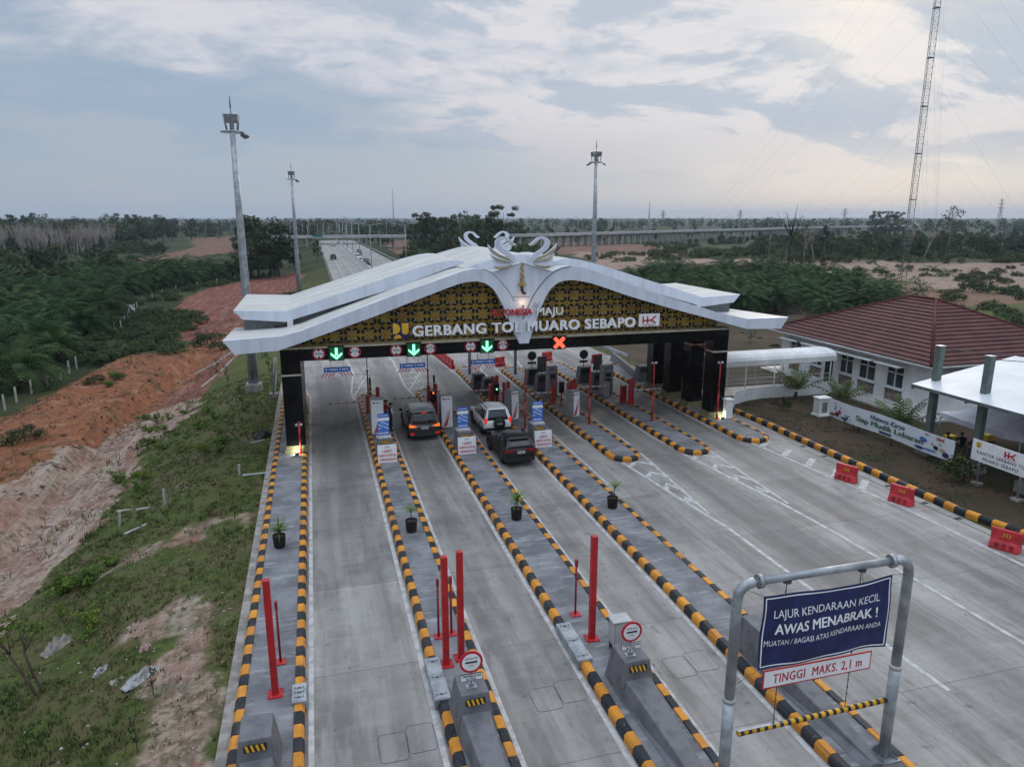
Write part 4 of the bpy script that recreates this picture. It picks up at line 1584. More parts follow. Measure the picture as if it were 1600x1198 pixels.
def traffic_light(x, y, lab, lit):
    t = thing('traffic_light', (x, y, ZI), lab, 'traffic light', 'lane traffic lights at the machines')
    b = MB()
    b.tube([(0, 0, 0), (0, 0, .95)], .05, REDD, 8)
    b.box(-.12, -.12, 0, .12, .12, .04, REDD)
    b.build('post', t)
    b = MB()
    b.box(-.17, -.1, .95, .17, .1, 1.7, INK)
    for k in range(3):
        b.tube([(0, -.1, 1.05 + k * .27), (0, -.2, 1.05 + k * .27)], .1, INK, 10, cap=False)
    b.build('housing', t, .02)
    if lit is not None:
        b = MB()
        b.disc((0, -.115, lit[1]), .06, 'y', .014, lit[0], 14)
        b.build('lamp', t)
    return t


LAMPG = mat('green_lamp', (.25, 1, .4), .4, emit=2.0)
LAMPO = mat('amber_lamp', (1, .22, .04), .4, emit=1.5)
traffic_light(6.98, 44.2, 'lane traffic light with a glowing amber lamp by the dark grey car', (LAMPO, 1.59))
traffic_light(11.45, 45.2, 'lane traffic light with a glowing green lamp by the white car', (LAMPG, 1.32))
traffic_light(15.85, 44.5, 'black lane traffic light beside the orange red barrier, unlit', None)


def bollard(x, y, h, lab, m=REDP, r=.125):
    t = thing('bollard', (x, y, ZI), lab, 'bollard', 'red bollards guarding the toll machines')
    b = MB()
    b.lathe([(r, 0), (r, h - .04), (r * .8, h), (.001, h + .01)], (0, 0, 0), m, 12)
    b.build('post', t)
    b = MB()
    b.lathe([(r + .09, 0), (r + .09, .02), (r + .002, .03)], (0, 0, 0), m, 12)
    b.build('foot', t)


for x, y, h, l in ((3.55, 45.4, 1.9, 'red bollard behind the machine of the empty lane'),
                   (6.75, 44.6, 2.0, 'tall dark red bollard left of the amber traffic light'), (7.25, 44.9, 2.0, 'red bollard right behind the amber traffic light'),
                   (11.3, 45.6, 2.1, 'farther left red bollard behind the green traffic light'), (11.6, 45.65, 2.15, 'farther right red bollard behind the green traffic light'),
                   (11.8, 44.5, 1.9, 'nearer left red bollard right of the green traffic light'), (12.1, 44.55, 1.95, 'nearer right red bollard behind the white car machine'),
                   (16.15, 43.9, 1.75, 'left bollard of the red row under the cross signal'), (16.42, 44.0, 1.9, 'middle bollard of the red row under the cross signal'), (16.7, 44.2, 1.95, 'right bollard of the red row under the cross signal'),
                   (20.6, 43.7, 1.75, 'left red bollard beside the red barrier box'), (20.85, 43.9, 1.8, 'right red bollard beside the red barrier box'),
                   (24.4, 43.25, 1.85, 'lone red bollard between two black canopy legs')):
    bollard(x, y, h, l)
for x, y, l in ((3.2, 47.0, 'black and yellow banded bollard behind the machine of the empty lane'), (7.45, 46.6, 'black and white banded bollard behind the machine by the dark grey car')):
    t = thing('banded_bollard', (x, y, ZI), l, 'bollard')
    b = MB()
    b.tube([(0, 0, 0), (0, 0, 2.2)], .075, INK, 10)
    b.build('post', t)
    b = MB()
    for z in (1.2, 1.55):
        b.tube([(0, 0, z), (0, 0, z + .16)], .08, YELS, 10)
    b.build('band', t)


def camera_pole(x, y, h, lab, half=False):
    t = thing('camera_pole', (x, y, ZI), lab, 'camera pole', 'thin red poles with a camera head')
    b = MB()
    if half:
        b.tube([(0, 0, .02), (0, 0, 2.0)], .055, REDD, 8)
        b.tube([(0, 0, 2.0), (0, 0, 5.1)], .03, DSTEEL, 8)
        b.tube([(0, 0, 1.98), (0, 0, 2.1)], .07, DSTEEL, 8)
    else:
        b.tube([(0, 0, .02), (0, 0, 1.7)], .06, REDP, 8)
        b.tube([(0, 0, 1.7), (0, 0, h)], .042, REDP, 8)
        b.tube([(0, 0, 1.68), (0, 0, 1.82)], .075, REDD, 8)
    b.build('pole', t)
    b = MB()
    b.box(-.13, -.13, 0, .13, .13, .025, REDP)
    b.build('base_plate', t)
    if not half:
        b = MB()
        b.tube([(-.12, 0, h + .03), (.1, 0, h + .03)], .018, PALEC, 6)
        b.ball((-.13, 0, h + .04), .075, PALEC)
        b.box(.05, -.06, h, .17, .04, h + .1, WHITE)
        b.build('camera', t)


camera_pole(11.98, 40.2, 3.7, 'thin red camera pole right of the white car')
camera_pole(16.1, 39.95, 3.7, 'thin red camera pole on the island under the red cross')
camera_pole(20.22, 39.55, 3.7, 'thin red camera pole on the island of the red barrier box')
camera_pole(24.4, 38.75, 3.65, 'thin red camera pole beside the lit white pillar')
camera_pole(-1.25, 38.75, 1.6, 'short leaning red camera pole at the lone left canopy leg')
camera_pole(3.25, 50.0, 0, 'dark red pole reaching the beam behind the machine of the empty lane', True)
camera_pole(7.4, 49.0, 0, 'dark red pole reaching the beam behind the dark grey car', True)
camera_pole(-1.25, 45.6, 0, 'dark red pole reaching the beam behind the lone left canopy leg', True)

LITW = mat('lit_white', (.75, .95, .82), .5, emit=.25)
t = thing('lit_pillar', (25.15, 38.75, ZI), 'white control pillar glowing pale green at the right canopy leg', 'control pillar')
b = MB()
b.box(-.24, -.2, 0, .24, .2, 1.2, WHITE)
b.build('body', t, .02)
b = MB()
b.box(-.29, -.25, 1.201, .29, .25, 1.3, WHITE)
b.build('cap', t, .02)


def floor_lamp(x, y, lab, e=14, col=(.95, 1, .75), z=ZI, sp_=True):
    t = thing('floor_lamp', (x, y, z), lab, 'floor lamp', 'small floodlights at the canopy legs')
    b = MB()
    b.box(-.09, -.05, 0, .09, .05, .05, INK)
    b.box(-.1, -.06, .06, .1, .02, .17, DSTEEL)
    b.build('body', t)
    b = MB()
    b.box(-.08, .0205, .07, .08, .026, .16, mat('lamp_glow', (.95, 1, .8), .5, emit=9))
    b.build('lens', t)
    l = bpy.data.lights.new('floor_lamp_light', 'POINT')
    l.energy = e
    l.color = col
    l.shadow_soft_size = .06
    o = bpy.data.objects.new('floor_lamp_light', l)
    COL.objects.link(o)
    o.parent = t
    o.location = (0, .1, .2)


floor_lamp(-1.45, 38.55, 'bright little floodlight at the foot of the left canopy leg', 26)
floor_lamp(24.75, 38.62, 'little floodlight beside the white control pillar', 9)
# warm spotlight under the dagger on the centre piece
t = thing('accent_lamp', (11.2, 37.95, 7.98), 'small warm spotlight below the dagger on the white centre piece', 'spotlight')
b = MB()
b.tube([(0, 0, 0), (0, .08, .02)], .05, DSTEEL, 10)
b.build('body', t)
l = bpy.data.lights.new('accent_lamp_light', 'POINT')
l.energy = 5
l.color = (1, .62, .32)
l.shadow_soft_size = .05
o = bpy.data.objects.new('accent_lamp_light', l)
COL.objects.link(o)
o.parent = t
o.location = (0, -.12, .16)

# blocks and sign backs of the lanes that run the other way
DCON = mat('dark_painted_concrete', (.05, .052, .055), .7, scale=1.6, var=.25)


def back_block(x, y, lab, kind):
    t = thing('end_block', (x, y, ZI), lab, 'crash barrier', 'dark blocks of the lanes running towards the camera')
    b = MB()
    b.box(-.55, -.5, 0, .55, .5, 1.2, CRASH, .74)
    b.build('body', t, .03)
    b = MB()
    b.add([(-.42, -.47, .1), (.42, -.47, .1), (.36, -.395, 1.08), (-.36, -.395, 1.08)], [(0, 1, 2, 3)], DCON)
    b.build('dark_face', t)
    return t


def sign_back(x, y, lab, kind):
    t = thing('sign_back', (x, y, ZI + 1.2), lab, 'road sign', 'grey backs of signs facing the other way')
    b = MB()
    b.tube([(0, .02, 0), (0, .02, .9)], .03, DSTEEL, 6)
    b.build('post', t)
    b = MB()
    if kind:
        b.disc((0, -.02, .95), .36, 'y', .03, DSTEEL, 28)
        b.disc((0, -.027, .95), .36, 'y', .006, GALV, 28, .33)
        b.build('disc', t)
        b = MB()
        b.box(-.34, -.02, .3, .34, .01, .48, DSTEEL)
        b.build('plate', t)
    else:
        b.box(-.36, -.02, .12, .36, .01, 1.3, DSTEEL)
        for k in range(5):
            b.box(-.3 + k * .14, -.04, .14, -.27 + k * .14, -.021, 1.28, GALV)
        b.build('panel', t)


for x, y, k, l in ((11.5, 50.9, 1, 'beside the white car lane bollards'), (11.9, 49.3, 0, 'beside the white car lane bollards'), (15.95, 51.6, 1, 'under the red cross'), (16.05, 49.4, 0, 'under the red cross'),
                   (20.05, 51.1, 1, 'on the island of the red barrier box'), (20.3, 48.9, 0, 'on the island of the red barrier box')):
    back_block(x, y, ('farther' if k else 'nearer') + ' dark block of the pair ' + l, k)
    if x > 13:
        sign_back(x, y + .1, ('grey round sign back on the block ' if k else 'grey ribbed sign back on the block ') + l, k)
t = back_block(24.7, 50.3, 'lone grey block left of the black canopy legs', 0)


def steel_pole(x, y, lab):
    t = thing('steel_pole', (x, y, 0), lab, 'steel pole', 'grey steel poles behind the gate')
    b = MB()
    b.tube([(0, 0, .05), (0, 0, 6.6)], .13, GALV, 10, .11)
    b.tube([(0, 0, 6.45), (-1.6, 0, 6.6)], .06, GALV, 8)
    b.build('pole', t)
    b = MB()
    b.box(-.3, -.3, 0, .3, .3, .06, GALV)
    b.build('base_plate', t)


steel_pole(11.97, 56.2, 'grey steel pole at the far end of the island right of the white car')
steel_pole(15.6, 55.2, 'grey steel pole at the far end of the island under the red cross')


# ------------------------------------------------------------------ water barriers
def water_barrier():
    t = thing('water_barrier', (0, 0, 0), '', 'road barrier', 'red plastic water barriers')
    b = MB()
    prof = [(-.27, 0), (.27, 0), (.27, .1), (.2, .28), (.1, .42), (.09, .9), (.06, .94), (-.06, .94), (-.09, .9), (-.1, .42), (-.2, .28), (-.27, .1)]
    rings = [[(x, p[0] * k, p[1]) for p in prof] for x, k in ((-.62, .9), (-.58, 1), (.58, 1), (.62, .9))]
    b.loft(rings, REDPL, False)
    for x in (-.3, 0, .3):
        for s_ in (-1, 1):
            b.prism([(x - .07, .12), (x + .07, .12), (x + .05, .3), (x - .05, .3)], 'y', s_ * .272 - .01, s_ * .205, REDD)
    b.build('body', t, .02)
    b = MB()
    for k in range(3):
        x = -.14 + k * .12
        for s_ in (-1, 1):
            b.prism([(x, .58), (x + .05, .58), (x + .1, .68), (x + .05, .78), (x, .78), (x + .05, .68)], 'y', s_ * .1 - .003, s_ * .1 + .003, YELS)
    b.build('chevron_mark', t)
    b = MB()
    b.tube([(.35, 0, .93), (.35, 0, .98)], .06, REDD, 8)
    b.build('cap', t)
    t.scale = (.84, .84, .88)
    return t


wb = water_barrier()
wb.location = (25.05, 27.8, 0)
wb.rotation_euler.z = -1.15
tag(wb, 'red water barrier on the hatching nearest the rounded canopy-leg island')
copy_tree(wb, (25.45, 24.7, 0), -1.2, 'red water barrier between the two others along the roadside kerb')
copy_tree(wb, (25.75, 19.75, 0), -1.1, 'red water barrier nearest the picture edge, beside the roadside kerb')
for k in range(9):
    copy_tree(wb, (lerp(11.15, 10.7, k / 8), 60.0 + k * 1.3, 0), PI / 2 + .06, 'red water barrier in the long row seen under the gate')
for x, y, r_, l in ((15.4, 59.6, .4, 'lone red barrier past the island under the red cross'), (20.2, 60.8, .3, 'lone red barrier behind the grey round sign back'), (24.2, 58.6, .2, 'red barrier at the far end of the canopy-leg island')):
    copy_tree(wb, (x, y, 0), r_, l)


# ------------------------------------------------------------------ height limit frame with the banner
t = thing('height_limit_frame', (10.3, 11.67, 0), 'galvanised pipe frame over the small vehicle lane, carrying the hanging banner', 'height frame')
FY = 0
b = MB()
Mf = Matrix.Translation((-10.3, 0, 0))
xl, xr, zt = 8.12, 12.5, 5.38


def elbow(cx, sgn):
    return [(cx, 0, zt - .42)] + [(cx + sgn * .34 * (1 - math.cos(a)), 0, zt - .34 + .34 * math.sin(a)) for a in (PI / 8, PI / 4, 3 * PI / 8, PI / 2)] + [(cx + sgn * .5, 0, zt)]
for cx, sgn in ((xl, 1), (xr, -1)):
    b = MB()
    b.M = Mf
    b.tube([(cx, 0, .24), (cx, 0, 2.66)], .125, GALV, 14)
    b.tube([(cx, 0, 2.6), (cx, 0, 2.7)], .14, PALEC, 14)
    b.tube([(cx, 0, 2.7)] + elbow(cx, sgn), .11, GALV, 14)
    b.tube([(cx + sgn * .46, 0, zt), (cx + sgn * .56, 0, zt)], .15, GALV, 12)
    for k in range(6):
        a = k * PI / 3
        b.tube([(cx + sgn * .44, .125 * math.cos(a), zt + .125 * math.sin(a)), (cx + sgn * .58, .125 * math.cos(a), zt + .125 * math.sin(a))], .014, DSTEEL, 5)
    o = b.build('post', t)
    b = MB()
    b.M = Mf
    b.box(cx - .27, -.27, .215, cx + .27, .27, .245, GALV)
    for k in range(4):
        a = k * PI / 2 + PI / 4
        c_, s_ = math.cos(a), math.sin(a)
        b.add([(cx + c_ * .12, s_ * .12, .245), (cx + c_ * .32, s_ * .32, .245), (cx + c_ * .12, s_ * .12, .5)], [(0, 1, 2), (2, 1, 0)], GALV)
    b.build('base_plate', o)
b = MB()
b.M = Mf
b.tube([(xl + .5, 0, zt), (xr - .5, 0, zt)], .085, GALV, 14)
b.build('top_bar', t)
for x in (9.3, 11.2):
    b = MB()
    b.M = Mf
    for k in range(40):
        z = 5.28 - k * .09
        if z > 1.82:
            b.tube([(x, 0, z), (x, 0, z - .07)], .011 if k % 2 else .016, DSTEEL, 5)
    b.tube([(x, 0, 5.28), (x, 0, 1.8)], .006, DSTEEL, 4)
    b.tube([(x, 0, 5.26), (x, 0, 5.3)], .1, DSTEEL, 10)
    b.build('chain', t)
bt = thing('height_bar', (10.35, 11.67, 1.72), 'yellow and black striped bar hanging across the small vehicle lane', 'height bar')
b = MB()
b.tube([(-1.95, 0, 0), (1.98, 0, .06)], .062, YELS, 12)
b.build('bar', bt)
b = MB()
for k in range(20):
    x = -1.9 + k * .2
    b.tube([(x, 0, (x + 1.95) * .0153), (x + .09, 0, (x + 2.04) * .0153)], .0645, INK, 12)
b.build('stripe', bt)
b = MB()
b.box(-1.95, -.03, .062, 1.98, .03, .075, PALEC)
b.build('top_strip', bt)

# the printed cloth, slightly slack
bn = thing('warning_banner', (10.37, 11.6, 3.3), 'navy blue cloth banner with white lettering hanging in the pipe frame', 'banner')
NXB, NZB = 48, 26


def cloth(u, v):
    x = lerp(-1.66, 1.66, u) + .02 * math.sin(v * 7) * (u - .5)
    z = lerp(.0, 1.76, v) - .07 * math.sin(PI * u) * v - .03 * (1 - v) * math.sin(PI * u * 2)
    y = -.05 * math.sin(PI * u) * math.sin(PI * v) + .022 * math.sin(9 * u + 5 * v) + .018 * math.sin(17 * u - 9 * v) * (1 - v * .5) + .05 * abs(u - .5) * (v - .5)
    return x, y, z


b = MB()
vs = []
for dy in (0, .006):
    for j in range(NZB + 1):
        for i in range(NXB + 1):
            x, y, z = cloth(i / NXB, j / NZB)
            vs.append((x, y + dy, z))
n = (NXB + 1) * (NZB + 1)
fs = [(j * (NXB + 1) + i, j * (NXB + 1) + i + 1, (j + 1) * (NXB + 1) + i + 1, (j + 1) * (NXB + 1) + i) for j in range(NZB) for i in range(NXB)]
b.add(vs, fs + [tuple(n + k for k in reversed(f_)) for f_ in fs], NAVY, True)
b.build('cloth', bn)
pr = MB()


def on_cloth(x, z):
    u, v = (x + 1.66) / 3.32, z / 1.76
    X, Y, Z = cloth(u, v)
    return (X, Y - .006, Z)


def cloth_text(body, x0, z0, w, h, bold):
    tv, tf = glyphs(body, bold, 0, 1.0)
    front = {i for i, p in enumerate(tv) if p[2] > .2}
    xs = [p[0] for p in tv]
    mn, mx = min(xs), max(xs)
    offs = ((0, 0),) if not bold else ((-bold, -bold * .5), (bold, -bold * .5), (-bold, bold * .5), (bold, bold * .5))
    for k, (ox, oz) in enumerate(offs):
        vs = [on_cloth(x0 + (p[0] + ox - mn) / (mx - mn) * w, z0 + (p[1] + oz) / CAP * h) for p in tv]
        vs = [(x, y - k * .001, z) for x, y, z in vs]
        pr.add(vs, [f_ for f_ in tf if all(i in front for i in f_)], TEXTW)


cloth_text('LAJUR KENDARAAN KECIL', -1.38, 1.22, 2.72, .19, 0)
cloth_text('AWAS MENABRAK !', -1.33, .84, 2.62, .24, .022)
cloth_text('MUATAN / BAGASI ATAS KENDARAAN ANDA', -1.55, .56, 2.98, .135, 0)
for (xa, za, xb, zb) in ((-1.6, .06, 1.6, .06), (-1.6, 1.7, 1.6, 1.7), (-1.6, .06, -1.6, 1.7), (1.6, .06, 1.6, 1.7)):
    N = 24
    vs = []
    for i in range(N + 1):
        x, z = lerp(xa, xb, i / N), lerp(za, zb, i / N)
        dx, dz = (0, .014) if za == zb else (.014, 0)
        vs += [on_cloth(x - dx, z - dz), on_cloth(x + dx, z + dz)]
    pr.add(vs, [(2 * i, 2 * i + 1, 2 * i + 3, 2 * i + 2) for i in range(N)], TEXTW)
pr.build('print', bn)
b = MB()
for (u, v, x, y, z) in ((0, 1, -2.1, .07, 1.95), (1, 1, 2.02, .07, 1.7), (0, 0, -2.2, .07, -.35), (1, 0, 2.1, .07, -.1), (.16, 1, -1.07, .05, 2.0), (.75, 1, .83, .05, 2.0)):
    b.tube([cloth(u, v), (x, y, z)], .006, DSTEEL, 4)
b.build('tie_cord', bn)
hs = thing('height_sign', (10.32, 11.66, 2.75), 'white sign with red border reading 2,1 m below the navy banner', 'road sign')
b = MB()
b.box(-1.42, -.02, 0, 1.42, .0, .46, SIGNR)
b.box(-1.385, -.026, .035, 1.385, -.021, .425, SIGNW)
b.build('panel', hs)
b = MB()
b.text('TINGGI  MAKS. 2,1 m', -1.16, .12, 2.32, .22, -.027, SIGNR, .006, .008, sp=1.1)
b.build('lettering', hs)


# ------------------------------------------------------------------ cars
RLAMP = mat('tail_lamp_lit', (1, .03, .015), .4, var=.05, emit=.5)
ALAMP = mat('indicator_lit', (1, .2, .03), .4, var=.05, emit=.7)
RDARK = mat('tail_lamp', (.22, .008, .01), .25, var=.2)
CLAD = mat('black_cladding', (.016, .016, .017), .6, var=.2)
CHROME = mat('chrome', (.55, .56, .57), .2, metal=.9, var=.1)
PLATE = mat('number_plate', (.7, .7, .68), .5)


def car(name, loc, rz, lab, paint, L=4.6, Wd=1.84, Ht=1.78, lit=False, spare=False, far=False, group=None, slope=0.0, roofm_=None):
    t = thing(name, loc, lab, 'car', group, rz)
    hw, h2 = Wd / 2, L / 2
    zb, belt = .42, 1.08

    def ring(y, w, z0, z1):
        P = [(0, z0), (.84 * w, z0), (w, z0 + .12), (w * 1.0, z0 + (z1 - z0) * .55), (w * .975, z1 - .1), (w * .9, z1), (0, z1)]
        return [(x, y, z) for x, z in P] + [(-x, y, z) for x, z in P[-2:0:-1]]
    b = MB()
    b.loft([ring(-h2, hw * .84, .52, .86), ring(-h2 + .05, hw * .93, .45, .98), ring(-h2 + .22, hw * .985, .38, belt), ring(-h2 + .8, hw, .34, belt), ring(0, hw, .32, belt - .02),
            ring(h2 - 1.5, hw * .99, .32, belt - .04), ring(h2 - 1.15, hw * .97, .33, belt - .06), ring(h2 - .35, hw * .91, .36, .92), ring(h2 - .06, hw * .8, .42, .82), ring(h2, hw * .7, .5, .72)], paint)
    b.build('body', t)

    def lev(z, yr, yf, w, q=.16):
        return [(-w + q, yr, z), (w - q, yr, z), (w, yr + q, z), (w, (yr + yf) / 2, z), (w, yf - q * 1.5, z), (w - q * 2, yf, z), (-w + q * 2, yf, z), (-w, yf - q * 1.5, z), (-w, (yr + yf) / 2, z), (-w, yr + q, z)]
    zr = Ht - .1
    r0, r1 = -h2 + .07, -h2 + .34 + slope
    f0, f1 = h2 - 1.2, h2 - 2.15
    gw = lambda k: lerp(hw * .955, hw * .76, k)
    g_ = MB()
    g_.loft([lev(lerp(belt - .05, zr, k), lerp(r0, r1, k), lerp(f0, f1, k), gw(k)) for k in (0, .35, .7, 1)], GLASS)
    g_.build('windows', t)
    rf = MB()
    rf.loft([lev(zr - .05, r1 - .05, f1 + .1, gw(1) + .03, .16), lev(zr + .03, r1 - .06, f1 + .02, gw(1) + .012, .18), lev(Ht, r1 + .12, f1 - .2, gw(1) - .12, .2)], roofm_ or paint)
    if slope == 0 or not far:
        rf.box(-gw(1) * .8, r1 - .11, zr, gw(1) * .8, r1, zr + .03, paint)
    rf.build('roof', t)
    pl = MB()
    for s_ in (-1, 1):
        for y0, y1, w in ((r0 + .1, r1 + .08, .085), (-h2 + 1.35, -h2 + 1.4 + slope * .3, .05), (-.05, -.1, .045), (f0 - .12, f1 - .02, .05)):
            a0, a1 = Vector((s_ * (gw(0) + .006), y0, belt - .03)), Vector((s_ * (gw(1) + .012), y1, zr))
            pl.add([a0 + Vector((0, -w, 0)), a0 + Vector((0, w, 0)), a1 + Vector((0, w, 0)), a1 + Vector((0, -w, 0))], [(0, 1, 2, 3), (3, 2, 1, 0)], paint)
        a0, a1 = Vector((s_ * (gw(0) - .1), r0 - .008, belt - .03)), Vector((s_ * (gw(1) - .1), r1 - .012, zr))
        pl.add([a0 + Vector((-.09, 0, 0)), a0 + Vector((.1, .03, 0)), a1 + Vector((.1, .03, 0)), a1 + Vector((-.07, 0, 0))], [(0, 1, 2, 3), (3, 2, 1, 0)], paint)
    pl.build('pillar', t)
    for s_ in (-1, 1):
        for y in (-h2 + .92, h2 - .9):
            w = MB()
            w.lathe([(.2, -.1), (.31, -.11), (.345, -.07), (.35, 0), (.345, .07), (.31, .11), (.2, .1)], (0, 0, 0), RUBBER, 22)
            w.M = Matrix()
            me_ = w.build('wheel', t)
            me_.rotation_euler = (0, PI / 2, 0)
            me_.location = (s_ * (hw - .13), y, .35)
            q_ = MB()
            q_.disc((0, 0, -.085 if s_ < 0 else .075), .215, 'z', .01, GALV, 14)
            for k in range(5):
                a = k * 2 * PI / 5
                q_.tube([(0, 0, .1 * s_), (.19 * math.cos(a), .19 * math.sin(a), .095 * s_)], .026, GALV, 5)
            q_.build('rim', me_)
        if not far:
            a_ = MB()
            for y in (-h2 + .92, h2 - .9):
                N = 9
                inn, out = [], []
                for k in range(N + 1):
                    a = PI * k / N
                    inn.append((y + .37 * math.cos(a), .37 + .37 * math.sin(a)))
                    out.append((y + .45 * math.cos(a), .37 + .45 * math.sin(a)))
                a_.prism(inn + out[::-1], 'x', s_ * (hw - .05), s_ * (hw + .018), CLAD)
                a_.disc((s_ * (hw - .03), y, .37), .37, 'x', s_ * .02, CLAD, 18)
            a_.box(min(s_ * (hw - .06), s_ * (hw + .012)), -h2 + 1.38, .34, max(s_ * (hw - .06), s_ * (hw + .012)), h2 - 1.36, .44, CLAD)
            a_.build('arch_cladding', t)
            m_ = MB()
            m_.box(s_ * (hw + .1) - .1, f0 - .32, belt + .02, s_ * (hw + .1) + .1, f0 - .2, belt + .19, CLAD if lit else paint)
            m_.build('mirror', t, .03)
            d_ = MB()
            for y in (-.95, -.02):
                d_.box(min(s_ * hw * .99, s_ * (hw + .02)), y, .93, max(s_ * hw * .99, s_ * (hw + .02)), y + .18, .96, CHROME if lit else paint)
            d_.build('door_handle', t)
            k_ = MB()
            k_.tube([(s_ * (gw(1) - .06), r1 + .1, Ht - .03), (s_ * (gw(1) - .05), r1 + .25, Ht + .035), (s_ * (gw(1) - .05), f1 - .25, Ht + .03), (s_ * (gw(1) - .05), f1 - .1, Ht - .03)], .022, GALV if lit else CLAD, 6)
            k_.build('roof_rail', t)
        tl = MB()
        if spare:
            tl.box(min(s_ * (hw - .17), s_ * (hw - .05)), -h2 + .02, .82, max(s_ * (hw - .17), s_ * (hw - .05)), -h2 + .2, 1.16, RLAMP)
        elif slope:
            tl.prism([(s_ * (hw - .03), .98), (s_ * (hw - .03), .82), (s_ * (hw - .3), .84), (s_ * .28, .93), (s_ * .28, .98)][::s_], 'y', -h2 - .012, -h2 + .22, RDARK)
        else:
            tl.prism([(s_ * (hw - .05), 1.04), (s_ * (hw - .02), .88), (s_ * (hw - .42), .86), (s_ * (hw - .48), .93)][::s_], 'y', -h2 - .012, -h2 + .2, ALAMP if lit else RDARK)
        tl.build('tail_lamp', t)
        hl = MB()
        hl.box(s_ * (hw - .32) - .16, h2 - .28, .7, s_ * (hw - .32) + .16, h2 - .03, .84, GLASS if not far else SIGNW)
        hl.build('headlamp', t)
        if lit:
            fl = MB()
            fl.box(s_ * (hw - .2) - .11, -h2 - .03, .45, s_ * (hw - .2) + .11, -h2 + .05, .55, RLAMP)
            fl.build('fog_lamp', t)
    bp_ = MB()
    bp_.loft([[(x, y, z) for x, y in ((-hw * .86, -h2 - .03), (hw * .86, -h2 - .03), (hw * .985, -h2 + .3), (hw * .94, -h2 + .42), (-hw * .94, -h2 + .42), (-hw * .985, -h2 + .3))] for z in (.33, .42, .58)], CLAD if not lit else paint, False)
    bp_.build('rear_bumper', t)
    np_ = MB()
    zp = .52 if spare else .76
    np_.box(-.2, -h2 - .045, zp, .2, -h2 - .03, zp + .13, PLATE if not lit else PLATE)
    for k in range(6):
        np_.box(-.16 + k * .055, -h2 - .049, zp + .035, -.125 + k * .055, -h2 - .0451, zp + .095, INK)
    np_.build('number_plate', t)
    if lit:
        c_ = MB()
        c_.box(-.62, -h2 - .03, .895, .62, -h2 + .02, .93, CHROME)
        c_.build('trim_bar', t)
        c_ = MB()
        c_.box(-.16, r1 - .215, zr - .03, .16, r1 - .195, zr + .01, RLAMP)
        c_.build('brake_lamp', t)
    if spare:
        s2 = MB()
        s2.lathe([(.001, 0), (.3, 0), (.36, .05), (.37, .12), (.35, .2), (.001, .21)], (0, 0, 0), CLAD, 24)
        o = s2.build('spare_wheel', t)
        o.rotation_euler = (PI / 2, 0, 0)
        o.location = (.03, -h2 + .0, .86)
        s3 = MB()
        for k in range(4):
            s3.box(-.16 + k * .08, -.05, .212, -.105 + k * .08, .04, .216, PALEC)
        s3.build('wheel_cover_mark', o)
    return t


DG = mat('dark_grey_paint', (.035, .036, .038), .22, var=.12, spec=.6)
WP = mat('white_car_paint', (.8, .81, .82), .25, var=.05, spec=.6)
BP = mat('black_car_paint', (.009, .009, .010), .32, var=.1, spec=.5)
SG = mat('silver_roof', (.25, .26, .27), .3, var=.15, metal=.3)
car('parked_car', (5.75, 42.1, 0), .0, 'dark grey car with lit red and orange tail lamps, waiting at a boom', DG, 4.6, 1.85, 1.8, lit=True, group='cars at the toll booths', roofm_=SG)
car('parked_car', (10.08, 41.6, 0), .02, 'white car with a black spare wheel on its back', WP, 4.2, 1.72, 1.72, spare=True, group='cars at the toll booths')
car('parked_car', (9.88, 36.1, 0), .03, 'black car queueing behind the white car', BP, 4.15, 1.75, 1.53, slope=.1, group='cars at the toll booths')
FG = 'far cars on the highway'
car('far_car', (6.3, 232, 0), 0, 'small dark car far off on the empty left carriageway', DG, far=True, group=FG)
car('far_car', (14.4, 203, 0), PI, 'nearest far car, a dark one coming on the right carriageway', BP, far=True, group=FG)
car('far_car', (14.0, 232, 0), PI, 'white far car coming behind the nearest dark one', WP, far=True, group=FG)
car('far_car', (16.2, 262, 0), PI, 'grey far car behind the white one on the right carriageway', DG, far=True, group=FG)
car('far_car', (9.6, 345, 0), 0, 'tiny pale car near the overpass', WP, far=True, group=FG)


# ------------------------------------------------------------------ people
SKIN = mat('skin', (.28, .15, .095), .55, var=.1)
HAIR = mat('hair', (.012, .01, .009), .6)


